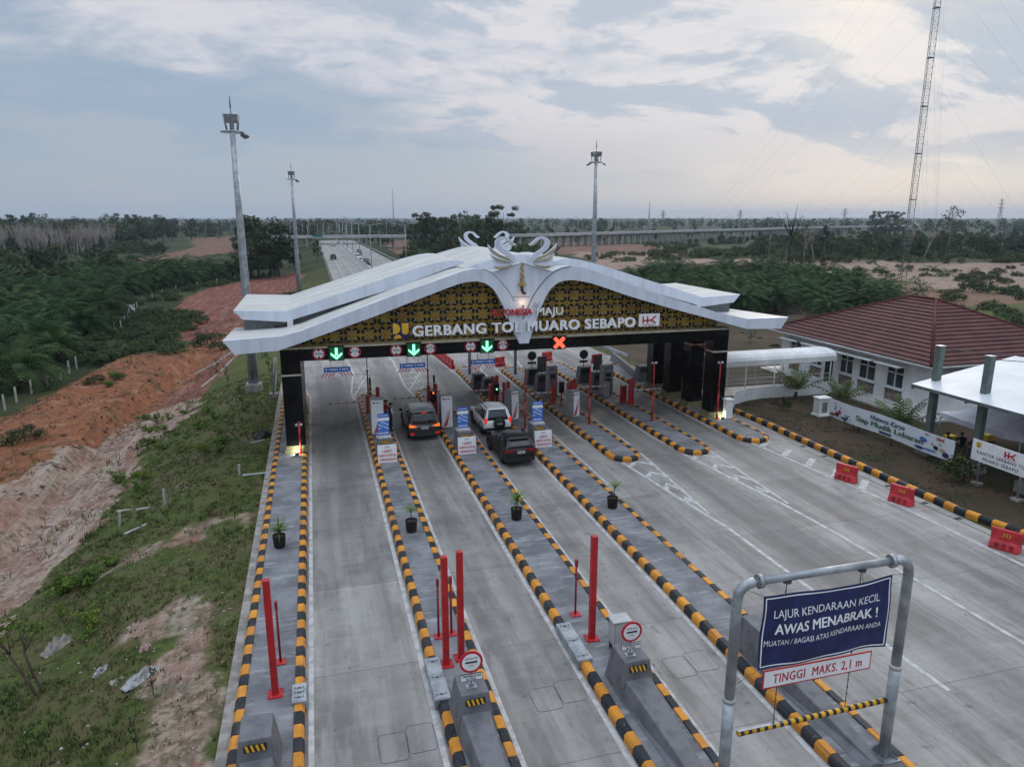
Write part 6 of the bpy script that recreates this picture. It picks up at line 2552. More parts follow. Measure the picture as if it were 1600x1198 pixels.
# guyed lattice mast
tx, ty = 119.6, 123.2
tz = terrain(tx, ty)
t = thing('radio_mast', (tx, ty, tz), 'very tall slender lattice radio mast held by guy wires', 'radio mast')
MG = mat('mast_grey', (.3, .31, .32), .5, metal=.4, col2=(.2, .2, .21), scale=.3)
HM = 78
LEG = [(.72 * math.cos(a), .72 * math.sin(a)) for a in (PI / 2, PI / 2 + 2 * PI / 3, PI / 2 + 4 * PI / 3)]
for x, y in LEG:
    b = MB()
    b.tube([(x, y, 0), (x, y, HM)], .055, MG, 6)
    b.build('leg', t)
b = MB()
nz = 60
for k in range(nz):
    z0, z1 = k * HM / nz, (k + 1) * HM / nz
    for i in range(3):
        p, q = LEG[i], LEG[(i + 1) % 3]
        if k % 2:
            p, q = q, p
        b.tube([(p[0], p[1], z0), (q[0], q[1], z1)], .026, MG, 4, cap=False)
        b.tube([(p[0], p[1], z0), (q[0], q[1], z0)], .022, MG, 4, cap=False)
b.build('lattice', t)
b = MB()
for z in range(10, HM, 9):
    for i in range(3):
        p, q = LEG[i], LEG[(i + 1) % 3]
        b.tube([(p[0] * 1.05, p[1] * 1.05, z), (q[0] * 1.05, q[1] * 1.05, z)], .1, DSTEEL, 5)
b.build('joint_frame', t)
WIRE = mat('wire_grey', (.2, .21, .23), .6, var=.1)
b = MB()
for a, ds in ((2.75, (34, 52)), (2.75 + 2 * PI / 3, (34, 52)), (2.75 + 4 * PI / 3, (34, 52))):
    for i, z in enumerate((14, 24, 34, 44, 53, 62, 70, 77)):
        d_ = ds[0] if i < 4 else ds[1]
        b.tube([(0, 0, z), (d_ * math.cos(a), d_ * math.sin(a), 0)], .011, WIRE, 3, cap=False)
b.build('guy_wire', t)


def pylon(px_, base_y, top_y, lab, thin=False):
    D = 1250.0 if not thin else 900.0
    r = FW + RT * ((px_ - 800) / F_PX) - UP * ((base_y - 599) / F_PX)
    k = D / math.hypot(r.x, r.y)
    X, Y = r.x * k, r.y * k
    Hh = (base_y - top_y) * D / F_PX * 1.0 + 16
    z = terrain(X, Y)
    t = thing('power_pylon' if not thin else 'far_mast', (X, Y, z), lab, 'pylon' if not thin else 'mast', 'far pylons on the horizon' if not thin else None)
    b = MB()
    w = 3.6 if not thin else .8
    ht = CAMH - z + (340 - top_y) * D / F_PX
    tw = .28 if not thin else .16
    for sx_ in (-1, 1):
        for sy_ in (-1, 1):
            b.tube([(sx_ * w, sy_ * w, 0), (sx_ * w * .25, sy_ * w * .25, ht * .7), (0, 0, ht)], tw, MG, 4, cap=False)
    n_ = 7
    for k_ in range(n_):
        q0, q1 = k_ / n_, (k_ + 1) / n_
        w0, w1 = w * (1 - .75 * q0), w * (1 - .75 * q1)
        for s_ in (-1, 1):
            b.tube([(-w0 * s_, -w0, ht * .7 * q0), (w1 * s_, -w1, ht * .7 * q1)], tw * .7, MG, 4, cap=False)
            b.tube([(-w0, -w0 * s_, ht * .7 * q0), (-w1, w1 * s_, ht * .7 * q1)], tw * .7, MG, 4, cap=False)
    b.build('tower', t)
    if not thin:
        b = MB()
        for q_, l_ in ((.68, 7), (.8, 6), (.92, 4.5)):
            b.tube([(-l_, 0, ht * q_), (0, 0, ht * q_ + 1.2), (l_, 0, ht * q_)], .22, MG, 4)
            b.tube([(-l_, 0, ht * q_), (l_, 0, ht * q_)], .22, MG, 4)
        b.build('cross_arm', t)


pylon(1036, 344, 329, 'faint pylon above the viaduct, leftmost of the four')
pylon(1156, 344, 329, 'faint pylon left of the dead tree')
pylon(1319, 345, 327, 'faint pylon between the dead tree and the radio mast')
pylon(1561, 346, 316, 'largest pylon, right of the radio mast')
pylon(1014, 344, 317, 'thin dark mast above the viaduct', True)
pylon(615, 344, 298, 'thin pale mast rising over the far highway', True)

# ------------------------------------------------------------------ far viaduct, overpass and highway furniture
VP_ = [(-24, 372), (-6.4, 372), (41, 374), (75, 370), (108.6, 372), (165, 407), (250, 461), (354, 524), (500, 612), (716, 709)]
VC = mat('viaduct_concrete', (.5, .5, .49), .85, scale=.3, col2=(.4, .4, .4))


def smooth_path(P, n):
    out = []
    for i in range(len(P) - 1):
        p0, p1, p2, p3 = P[max(0, i - 1)], P[i], P[i + 1], P[min(len(P) - 1, i + 2)]
        for k in range(n):
            t_ = k / n
            out.append(tuple(.5 * ((2 * p1[j]) + (p2[j] - p0[j]) * t_ + (2 * p0[j] - 5 * p1[j] + 4 * p2[j] - p3[j]) * t_ ** 2 + (3 * p1[j] - p0[j] - 3 * p2[j] + p3[j]) * t_ ** 3) for j in (0, 1)))
    return out + [P[-1]]


VPATH = smooth_path(VP_, 10)
t = thing('viaduct', (41, 374, 0), 'long pale road viaduct on closely set piers in the distance', 'viaduct')
VM = Matrix.Translation((-41, -374, 0))
b = MB()
b.M = VM.copy()
rings = []
for i, p in enumerate(VPATH):
    a_, c_ = VPATH[max(0, i - 1)], VPATH[min(len(VPATH) - 1, i + 1)]
    d_ = Vector((c_[0] - a_[0], c_[1] - a_[1])).normalized()
    n_ = Vector((d_.y, -d_.x))
    rings.append([(p[0] + n_.x * q, p[1] + n_.y * q, z) for q, z in ((5.5, 2.9), (5.5, 4.2), (5.2, 4.2), (5.2, 3.6), (-5.2, 3.6), (-5.2, 4.2), (-5.5, 4.2), (-5.5, 2.9), (-4, 2.5), (4, 2.5))])
b.loft(rings, VC, False)
b.build('deck', t)
L = path_len(VPATH)
s_, cnt = 0.0, 0
while s_ < min(L[-1], 620) and cnt < 98:
    i = next(k for k in range(len(L) - 1) if L[k + 1] >= s_)
    q = (s_ - L[i]) / (L[i + 1] - L[i])
    x, y = lerp(VPATH[i][0], VPATH[i + 1][0], q), lerp(VPATH[i][1], VPATH[i + 1][1], q)
    d_ = Vector((VPATH[i + 1][0] - VPATH[i][0], VPATH[i + 1][1] - VPATH[i][1])).normalized()
    n_ = Vector((d_.y, -d_.x))
    if not (3.0 < x < 24.5) and not (55 < x < 104):
        b = MB()
        b.M = VM.copy()
        for o_ in (-3.6, 3.6):
            cx_, cy_ = x + n_.x * o_, y + n_.y * o_
            b.tube([(cx_, cy_, -5), (cx_, cy_, 1.9)], .62, VC, 6, smooth=False)
        b.tube([(x - n_.x * 5, y - n_.y * 5, 2.1), (x + n_.x * 5, y + n_.y * 5, 2.1)], .5, VC, 6, smooth=False)
        b.build('pier', t)
        cnt += 1
    s_ += 7.2

t = thing('median_barrier', (13.6, 75, 0), 'pale concrete median barrier running down the far highway', 'median barrier')
b = MB()
rings = []
for y in range(82, 425, 12):
    x = lerp(15.0, 13.4, (y - 80) / 90)
    rings.append([(x - 13.6 + q, y - 75, z) for q, z in ((-.42, 0), (-.2, .35), (-.12, 1.0), (.12, 1.0), (.2, .35), (.42, 0))])
b.loft(rings, PALEC, False)
b.build('barrier', t)


def lamp_post(x, y, lab, h=11.2, arms=(1, -1), ln_=3.6, z=0):
    t = thing('street_lamp', (x, y, z), lab, 'street lamp', 'far street lamps')
    b = MB()
    b.tube([(0, 0, 0), (0, 0, h)], .13, GALV, 6, .08)
    b.build('pole', t)
    for a in arms:
        b = MB()
        b.tube([(0, 0, h - .3), (a * ln_ * .5, 0, h + .1), (a * ln_, 0, h + .3)], .06, GALV, 5)
        b.box(a * ln_ - .35, -.12, h + .22, a * ln_ + .35, .12, h + .36, DSTEEL)
        b.build('arm', t)
    return t


LPL = 'double armed street lamp on the median of the far highway'
lp0 = lamp_post(13.8, 178, 'nearest double armed lamp on the far highway median')
for y in (214, 250, 286, 322, 358, 394):
    copy_tree(lp0, (13.4, y, 0), label=LPL)
lp1 = lamp_post(21.5, 172, 'street lamp beside the right edge of the far highway', arms=(-1,))
VL = 'thin street lamp standing along the far viaduct'
lp2 = lamp_post(-60, 378, VL, 9.5, (1,), 2.0, 3.6)
k = 0
for s_ in range(4, 740, 19):
    i = next(k_ for k_ in range(len(L) - 1) if L[k_ + 1] >= s_)
    q = (s_ - L[i]) / (L[i + 1] - L[i])
    x, y = lerp(VPATH[i][0], VPATH[i + 1][0], q), lerp(VPATH[i][1], VPATH[i + 1][1], q)
    d_ = Vector((VPATH[i + 1][0] - VPATH[i][0], VPATH[i + 1][1] - VPATH[i][1])).normalized()
    n_ = Vector((d_.y, -d_.x)) * (5.3 if k % 2 else -5.3)
    copy_tree(lp2, (x + n_.x, y + n_.y, 3.6), random.uniform(0, 6), VL)
    k += 1
for (px_, py_) in ((474, 378), (482, 384), (506, 382), (515, 376), (531, 380), (541, 384), (455, 380), (497, 376)):
    X, Y = spot(px_, py_, 0)
    copy_tree(lp2, (X, Y, 0), random.uniform(0, 6), 'thin street lamp around the far junction before the overpass')
t = thing('direction_sign', (3.0, 335, 0), 'green direction sign far down the highway', 'road sign')
b = MB()
GS = mat('sign_green', (.01, .16, .11), .5, var=.1)
b.box(-1.9, -.1, 4.2, 1.9, .0, 5.9, GS)
b.build('panel', t)
b = MB()
b.tube([(1.2, .12, 0), (1.2, .12, 5.8)], .16, GALV, 6)
b.build('post', t)


def guard_rail(P, lab):
    t = thing('guard_rail', (P[0][0], P[0][1], 0), lab, 'guard rail', 'guard rails along the road')
    sh = [(x - P[0][0], y - P[0][1]) for x, y in P]
    b = MB()
    rings = []
    for i, p in enumerate(sh):
        rings.append([(p[0] + q, p[1], z) for q, z in ((0, .45), (-.06, .52), (0, .6), (-.06, .68), (0, .76), (.02, .76), (-.03, .68), (.02, .6), (-.03, .52), (.02, .45))])
    b.loft(rings, GALV, False)
    b.build('beam', t)
    LL = path_len(sh)
    s_ = .2
    n = 0
    while s_ < LL[-1] and n < 60:
        i = next(k for k in range(len(LL) - 1) if LL[k + 1] >= s_)
        q = (s_ - LL[i]) / (LL[i + 1] - LL[i])
        x, y = lerp(sh[i][0], sh[i + 1][0], q), lerp(sh[i][1], sh[i + 1][1], q)
        b = MB()
        b.box(x + .03, y - .05, -.4, x + .13, y + .05, .72, GALV)
        b.build('post', t)
        s_ += 2.2 if n < 25 else 6
        n += 1


guard_rail([(edge_r(y) + .1, y) for y in range(58, 175, 6)], 'galvanised guard rail behind the canopy legs along the right road edge')
guard_rail([(edge_r(y) + .3, y) for y in range(186, 420, 13)], 'dark guard rail down the right side of the far highway')
guard_rail([(edge_l(y) - .2, y) for y in range(120, 420, 13)], 'guard rail down the left side of the far highway')
b = MB()
b.add([(24.3, 51.0, 0), (24.9, 51.0, 0), (26.4, 59.5, 0), (25.9, 59.5, 0), (24.45, 51, .75), (24.75, 51, .75), (26.25, 59.5, .75), (26.05, 59.5, .75)],
      [(3, 2, 1, 0), (4, 5, 6, 7), (0, 1, 5, 4), (1, 2, 6, 5), (2, 3, 7, 6), (3, 0, 4, 7)], CRASH)
tag(b.build('low_wall'), 'low grey concrete wall leading from the lone grey block', 'wall')

# ------------------------------------------------------------------ boundary posts, gutter and rubbish on the verge
cp = thing('boundary_post', (0, 0, 0), 'pale concrete post of the plantation boundary, one of the nearest row', 'concrete post', 'concrete boundary posts')
b = MB()
b.box(-.075, -.075, -.3, .075, .075, 1.35, PALEC, .85)
b.build('post', cp)
b = MB()
for z in (.4, .75, 1.1):
    b.tube([(-.09, 0, z), (.09, 0, z)], .012, DSTEEL, 4)
b.build('wire_tie', cp)
FL = [(-25.8, 58), (-25.6, 70), (-25.2, 75), (-24.8, 81), (-26.5, 100), (-27.6, 116), (-30.5, 139), (-30.2, 166), (-16.4, 203), (-9, 216)]
LF = path_len(FL)
s_, first = 0.0, True
while s_ < LF[-1]:
    i = next(k for k in range(len(LF) - 1) if LF[k + 1] >= s_)
    q = (s_ - LF[i]) / (LF[i + 1] - LF[i])
    x, y = lerp(FL[i][0], FL[i + 1][0], q) + random.uniform(-.15, .15), lerp(FL[i][1], FL[i + 1][1], q)
    l = 'pale concrete post in the nearest row along the orange bank' if y < 86 else ('pale concrete post half hidden in scrub beside the red track' if y < 150 else 'tiny pale boundary post beyond the red track')
    if first:
        cp.location = (x, y, terrain(x, y))
        cp['label'] = l
        first = False
    else:
        o = copy_tree(cp, (x, y, terrain(x, y)), random.uniform(-.2, .2), l)
        o.rotation_euler.x = random.uniform(-.05, .05)
    s_ += 2.9 if y < 84 else (26 if y < 100 else (3.4 if y < 122 else (14 if y < 150 else 9)))
p = at(207, 497)
t = thing('notice_post', p, 'small white notice on a post among the boundary scrub', 'sign')
b = MB()
b.box(-.5, -.03, 1.3, .5, .03, 2.2, SIGNW)
b.build('panel', t)
b = MB()
for x in (-.4, .4):
    b.tube([(x, .05, -.2), (x, .05, 2.1)], .06, PALEC, 6)
b.build('post', t)


def ground_strip(P, w, h, lab, name, cat, m):
    b = MB()
    rings = []
    for i, p in enumerate(P):
        a_, c_ = P[max(0, i - 1)], P[min(len(P) - 1, i + 1)]
        d_ = Vector((c_[0] - a_[0], c_[1] - a_[1])).normalized()
        n_ = Vector((d_.y, -d_.x)) * w / 2
        z = terrain(p[0], p[1])
        rings.append([(p[0] - n_.x, p[1] - n_.y, z - .1), (p[0] - n_.x, p[1] - n_.y, z + h), (p[0] + n_.x, p[1] + n_.y, z + h), (p[0] + n_.x, p[1] + n_.y, z - .1)])
    b.loft(rings, m, False)
    tag(b.build(name), lab, cat)


ground_strip([(-10.2, 66.5), (-9.4, 72), (-8.7, 78), (-8.2, 83)], .22, .06, 'white concrete gutter edge at the foot of the grass slope', 'concrete_gutter', 'gutter', CONC)
ground_strip([(-12.2, 76), (-10.6, 80), (-9.2, 86)], .18, .04, 'broken pale gutter curb crossing the red track', 'concrete_gutter', 'gutter', CONC)


def rag(px_, py_, w, l, h, lab, m, seed, name='plastic_sack', cat='sack'):
    rnd = random.Random(seed)
    p = at(px_, py_, -.8)
    b = MB()
    N_, M_ = 26, 16
    vs = []
    for j in range(M_ + 1):
        for i in range(N_ + 1):
            u, v = i / N_, j / M_
            e_ = math.sin(PI * u) * math.sin(PI * v)
            x = (u - .5) * l
            y = (v - .5) * w * (.5 + .7 * math.sin(PI * (.15 + .7 * u)))
            z = h * e_ ** .6 * (.75 + 1.1 * noise.noise((u * 5 + seed, v * 5, 0)) + .7 * abs(noise.noise((u * 11, v * 9, seed)))) - .03
            vs.append((x + rnd.uniform(-.02, .02), y + .12 * noise.noise((u * 3, v * 3, seed)), z))
    b.add(vs, [(j * (N_ + 1) + i, j * (N_ + 1) + i + 1, (j + 1) * (N_ + 1) + i + 1, (j + 1) * (N_ + 1) + i) for j in range(M_) for i in range(N_)], m, True)
    tag(b.build(name, loc=p, rz=rnd.uniform(.5, 1.3)), lab, cat)


SACK = mat('sack_white', (.34, .32, .28), .8, scale=6, col2=(.2, .18, .15))
SHEETP = mat('plastic_sheet', (.42, .43, .44), .5, scale=6, col2=(.24, .24, .24))
rag(92, 1010, .42, 1.1, .32, 'crumpled white sack lying on the grass near the leafy sapling', SACK, 1)
rag(225, 1057, .36, 1.3, .2, 'long crumpled pale plastic sheet on the near grass', SHEETP, 2, 'plastic_sheet', 'litter')
rag(160, 1048, .2, .6, .14, 'small grey plastic scrap left of the long plastic sheet', SHEETP, 3, 'plastic_scrap', 'litter')
rag(228, 1012, .25, .45, .14, 'small pinkish rag lying above the long plastic sheet', mat('rag_pink', (.4, .26, .22), .8), 4, 'rag', 'litter')
rag(186, 1062, .2, .5, .09, 'small pale scrap between the plastic sheets', SACK, 5, 'plastic_scrap', 'litter')
rag(412, 682, .8, 1.0, .4, 'dark rubbish heap on the grass by the left canopy leg', INK, 6, 'rubbish_heap', 'litter')
for (px_, py_, h, lean, l) in ((187, 820, .75, .1, 'short white stake left of the fallen plank'), (258, 788, .8, .0, 'short white stake right of the fallen plank'), (374, 741, .55, .05, 'short white stake close to the outer kerb'), (86, 838, .7, 0, 'short pale stake at the edge of the bare soil')):
    p = at(px_, py_, -.6)
    t = thing('survey_stake', p, l, 'stake', 'white stakes on the verge')
    b = MB()
    b.box(-.05, -.04, -.15, .05, .04, h, PALEC)
    b.build('stake', t)
    t.rotation_euler.y = lean
    b = MB()
    b.box(-.053, -.043, h - .12, .053, .043, h + .003, PALEC)
    b.build('painted_top', t)
for (px_, py_, l_, rz_, lab) in ((198, 797, .9, .1, 'pale plank lying level on the grass'), (225, 795, .7, .2, 'second pale plank end to end with the level one'), (215, 826, 1.3, .9, 'pale plank lying aslant below the level ones'), (400, 742, 1.3, .05, 'thin pale plank near the outer kerb'), (403, 691, .8, .5, 'pale board beside the dark rubbish heap')):
    p = at(px_, py_, -.6)
    b = MB()
    b.box(-l_ / 2, -.06, .02, l_ / 2, .06, .09, PALEC)
    tag(b.build('plank', loc=p, rz=rz_, bevel=.01), lab, 'plank', 'planks lying on the verge')
# ------------------------------------------------------------------ vegetation
import numpy as np
DEEP = foliage('tree_leaf_dark', (.011, .021, .008), (.047, .071, .023), .3)
MIDG = foliage('tree_leaf_mid', (.016, .034, .010), (.07, .11, .031), .35)
PALM = mat('palm_leaf', (.05, .097, .028), .7, scale=.9, col2=(.008, .023, .008), rnd=.4, spec=.12, trans=.25, lo=.3, hi=.7)
LIME = foliage('weed_leaf', (.05, .09, .012), (.15, .24, .03), .25)
BUSHL = foliage('bush_leaf', (.02, .035, .012), (.085, .11, .03), .3)
GRASSM = foliage('grass_blade', (.045, .065, .015), (.13, .165, .042), .2)
DRYL = foliage('dry_leaf', (.05, .03, .02), (.16, .10, .07), .2)
PALEB = mat('pale_bark', (.33, .30, .27), .9, scale=3, col2=(.2, .18, .16), stretch=(1, 1, .3), rnd=.15)
DARKB = mat('dark_bark', (.05, .042, .035), .9, var=.4)
RS = np.random.RandomState(11)


def mesh_quads(name, V, m):
    """mesh of separate quads; V has shape (n, 4, 3)"""
    n = len(V)
    me = bpy.data.meshes.new(name)
    me.vertices.add(n * 4)
    me.vertices.foreach_set('co', np.asarray(V, dtype=np.float32).ravel())
    me.loops.add(n * 4)
    me.loops.foreach_set('vertex_index', np.arange(n * 4, dtype=np.int32))
    me.polygons.add(n)
    me.polygons.foreach_set('loop_start', np.arange(0, n * 4, 4, dtype=np.int32))
    me.polygons.foreach_set('loop_total', np.full(n, 4, dtype=np.int32))
    for q in (m if isinstance(m, (list, tuple)) else [m]):
        me.materials.append(q)
    me.update(calc_edges=True)
    return me


def leaf_cloud(rs, cents, sig, n, size, flat=.6):
    cents = np.asarray(cents)
    k = rs.randint(0, len(cents), n)
    sg = np.asarray(sig)[k][:, None] if np.ndim(sig) else sig
    d = rs.normal(size=(n, 3))
    d /= np.linalg.norm(d, axis=1)[:, None] + 1e-9
    rad = rs.uniform(.25, 1, (n, 1)) ** .5
    P = cents[k] + d * rad * sg * np.array([1, 1, .72])
    nrm = d + rs.normal(size=(n, 3)) * .55
    nrm[:, 2] += flat
    nrm /= np.linalg.norm(nrm, axis=1)[:, None] + 1e-9
    a = rs.normal(size=(n, 3))
    u = np.cross(nrm, a)
    u /= np.linalg.norm(u, axis=1)[:, None] + 1e-9
    v = np.cross(nrm, u)
    s = size * rs.uniform(.55, 1.25, (n, 1))
    l = s * rs.uniform(.5, .8, (n, 1))
    return np.stack([P - u * s * .5, P - v * l * .5, P + u * s * .5, P + v * l * .5], 1)


def crown_centres(rs, kind, H, Rr):
    C, G_ = [], []
    if kind == 'broad':
        for _ in range(34):
            a, q = rs.uniform(0, 6.283), rs.uniform(0, 1) ** .5
            z = H * rs.uniform(.2, .93)
            k = math.sin(math.pi * min(1, max(.12, (z / H - .1) / .88))) ** .55
            C.append((Rr * q * k * math.cos(a), Rr * q * k * math.sin(a), z))
            G_.append(Rr * rs.uniform(.2, .36))
    elif kind == 'tall':
        for i in range(20):
            a, q = rs.uniform(0, 6.283), rs.uniform(.1, 1)
            z = H * rs.uniform(.2, .92)
            k = 1.15 - .8 * (z / H)
            C.append((Rr * q * k * math.cos(a), Rr * q * k * math.sin(a), z))
            G_.append(Rr * rs.uniform(.22, .36))
    elif kind == 'umbrella':
        for i in range(26):
            a, q = rs.uniform(0, 6.283), rs.uniform(.1, 1) ** .5
            lay = rs.choice([.6, .78, .93])
            C.append((Rr * q * math.cos(a) * (1.2 - lay * .4), Rr * q * math.sin(a) * (1.2 - lay * .4), H * lay + rs.uniform(-.2, .2) + (1 - q) * .8))
            G_.append(Rr * rs.uniform(.14, .24))
    elif kind == 'bush':
        for i in range(14):
            a, q = rs.uniform(0, 6.283), rs.uniform(0, 1) ** .5
            C.append((Rr * q * math.cos(a), Rr * q * math.sin(a), H * rs.uniform(.2, .75) * (1.1 - .5 * q)))
            G_.append(Rr * rs.uniform(.25, .45))
    return C, G_


def limbs(b, cents, H, r, m, rs, n=7):
    b.tube([(0, 0, -.6), (.12 * rs.uniform(-1, 1), .1, H * .3), (.2 * rs.uniform(-1, 1), 0, H * .62), (.1, .1, H * .85)], [r, r * .75, r * .5, r * .32], m, 6)
    for i in range(min(n, len(cents))):
        c = cents[i]
        z0 = min(c[2] * .7, H * .6)
        b.tube([(0, 0, z0), (c[0] * .5, c[1] * .5, (z0 + c[2]) * .52), c], [r * .4, r * .25, r * .1], m, 4)


TREES = {}


def tree_kind(key, kind, H, Rr, nl, leaf, lm, bm, seed, name='tree', trunk=.28):
    rs = np.random.RandomState(seed)
    C, G_ = crown_centres(rs, kind, H, Rr)
    t = thing(name, (0, 0, 0), '', 'tree' if kind != 'bush' else 'bush')
    o = bpy.data.objects.new('crown', mesh_quads('crown', leaf_cloud(rs, C, G_, nl, leaf), lm))
    COL.objects.link(o)
    o.parent = t
    b = MB()
    limbs(b, C, H, trunk, bm, rs)
    b.build('trunk' if kind != 'bush' else 'stem', t)
    TREES[key] = [t, False]
    return t


def plant(key, loc, sc, lab, group, rz=None):
    t, used = TREES[key]
    rz = random.uniform(0, 6.28) if rz is None else rz
    if not used:
        TREES[key][1] = True
        t.location = loc
        t.rotation_euler.z = rz
        t.scale = (sc,) * 3
        tag(t, lab, None, group)
        return t
    return copy_tree(t, loc, rz, lab, group, sc)


tree_kind('broad1', 'broad', 14, 4.6, 2600, .62, DEEP, DARKB, 1)
tree_kind('broad2', 'broad', 12, 5.0, 2600, .62, MIDG, DARKB, 2)
tree_kind('tall1', 'tall', 17, 3.2, 1500, .6, DEEP, PALEB, 3)
tree_kind('tall2', 'tall', 15, 3.6, 1500, .6, MIDG, PALEB, 4)
tree_kind('umb', 'umbrella', 20, 6.5, 2000, .62, DEEP, DARKB, 5)
tree_kind('airy', 'broad', 16, 3.8, 650, .55, MIDG, PALEB, 6)
tree_kind('bush1', 'bush', 2.2, 1.7, 900, .26, BUSHL, DARKB, 7, 'bush', .06)
tree_kind('bush2', 'bush', 3.2, 2.4, 900, .34, MIDG, DARKB, 8, 'bush', .08)
tree_kind('bush3', 'bush', 1.6, .75, 700, .12, BUSHL, DARKB, 9, 'bush', .04)


def scatter(n, x0, x1, y0, y1, keys, h0, h1, lab, group, base=15.0, z=-3, seed=0, acc=None):
    """n trees with their feet inside a survey-photo window, h in metres"""
    rnd = random.Random(seed)
    for i in range(n):
        px_ = lerp(x0, x1, (i + rnd.uniform(.05, .95)) / n)
        py_ = rnd.uniform(y0, y1)
        if acc and not acc(px_, py_):
            continue
        p = at(px_, py_, z)
        k = rnd.choice(keys)
        base = {'broad1': 14, 'broad2': 12, 'tall1': 17, 'tall2': 15, 'umb': 20, 'airy': 16, 'bush1': 2.2, 'bush2': 3.2, 'bush3': 1.6}[k]
        l = {'broad1': 'dark broad crowned tree ', 'broad2': 'mid green broad crowned tree ', 'tall1': 'dark slender tree ', 'tall2': 'mid green slender tree ', 'umb': 'flat topped tree ', 'airy': 'thin airy tree ', 'bush1': 'olive bush ', 'bush2': 'green bush ', 'bush3': 'small olive bush '}[k]
        plant(k, p - Vector((0, 0, .2)), rnd.uniform(h0, h1) / base, l + lab, group)


# named trees
plant('umb', at(786, 402, -3), 1.02, 'tall umbrella shaped tree standing clear above the swans', None)
plant('broad1', at(405, 436, -3), 1.28, 'big dark tree right of the tallest mast light pole', None)
plant('broad2', at(437, 432, -3), 1.3, 'dark bushy tree just left of the farther mast light', None)
GL = 'trees on the left skyline'
scatter(34, -12, 262, 374, 388, ['broad1', 'broad2', 'tall1', 'tall2', 'airy'], 13, 20, 'on the left skyline', GL, seed=1)
scatter(24, 195, 262, 366, 375, ['tall2', 'tall1', 'airy'], 15, 20, 'on the left skyline', GL, seed=18)
scatter(20, -12, 130, 386, 402, ['broad1', 'broad2', 'tall1'], 10, 15, 'on the left skyline', GL, seed=2)
scatter(16, -12, 70, 432, 462, ['broad1', 'broad2', 'bush2'], 7, 11, 'behind the plantation at the picture edge', 'trees behind the left plantation', seed=3)
scatter(6, 60, 230, 425, 440, ['broad1', 'broad2'], 6, 9.5, 'among the far palms below the bare trees', 'trees behind the left plantation', seed=4)
GC = 'trees left of the far highway'
scatter(9, 388, 462, 415, 436, ['broad1', 'tall1', 'tall2', 'broad2'], 9, 15, 'left of the far highway', GC, seed=5)
scatter(14, 262, 400, 366, 378, ['tall1', 'tall2', 'airy', 'broad1'], 10, 17, 'left of the far highway', GC, seed=6)
GMd = 'trees behind the gate roof'
scatter(22, 650, 775, 394, 412, ['broad1', 'tall1', 'broad2', 'tall2', 'airy'], 14, 20, 'in the clump behind the gate roof', GMd, seed=7)
scatter(12, 640, 720, 408, 420, ['broad2', 'bush2', 'tall2'], 6, 10, 'in the clump behind the gate roof', GMd, seed=8)
scatter(14, 720, 870, 392, 408, ['bush2', 'broad2', 'airy'], 5, 8, 'low behind the swans', GMd, seed=9)
GR = 'trees of the wood on the right'
scatter(40, 1180, 1615, 396, 410, ['broad1', 'broad2', 'tall1', 'tall2', 'broad2'], 6.5, 9.5, 'in the wood beyond the sandy strip', GR, seed=10)
scatter(36, 1190, 1615, 384, 396, ['broad1', 'broad2', 'broad1'], 6.5, 9, 'in the wood beyond the sandy strip', GR, seed=11)
scatter(22, 1200, 1615, 372, 383, ['broad1', 'tall1', 'broad1'], 6, 8, 'in the wood beyond the sandy strip', GR, seed=12)
scatter(5, 1195, 1290, 404, 418, ['airy', 'tall2'], 8, 14, 'standing loose at the edge of the right wood', GR, seed=13)
scatter(3, 1366, 1408, 366, 369, ['broad1'], 22, 25, 'one of three round heads by the radio mast', 'round headed trees by the radio mast', seed=14)
plant('airy', at(1480, 398, -3), 1.3, 'tree with a bare neck and small head above the right wood', None)
GU = 'undergrowth of the right wood'
scatter(34, 1180, 1615, 398, 412, ['bush2', 'bush1'], 3.5, 6, 'at the foot of the right wood', GU, seed=24)
scatter(18, 1180, 1615, 388, 398, ['bush2', 'broad2'], 6, 8, 'at the foot of the right wood', GU, seed=25)
scatter(18, 0, 262, 388, 400, ['bush2', 'broad2'], 5, 9, 'under the left skyline', GL, seed=26)
GS_ = 'bushes of the scrub beyond the sandy strip'
scatter(46, 1010, 1215, 381, 404, ['bush1', 'bush2', 'bush2'], 3, 5.5, 'in the scrub beyond the sandy strip', GS_, seed=15)
scatter(18, 915, 1060, 398, 409, ['bush1', 'bush2'], 2, 3.6, 'in the scrub right of the third mast light', GS_, seed=16)
scatter(28, 1225, 1610, 412, 432, ['bush1', 'bush2'], 1.4, 2.6, 'on the sandy strip', 'bushes on the sandy strip', seed=17)
scatter(12, 1475, 1610, 436, 470, ['bush2', 'bush1'], 2, 3.6, 'on the brown slope right of the office roof', 'bushes on the sandy strip', seed=19)
scatter(14, 640, 760, 400, 424, ['bush2', 'bush1'], 2, 4, 'on the slope right of the far highway', GMd, z=-2, seed=20)
GV = 'bushes of the verge and track'
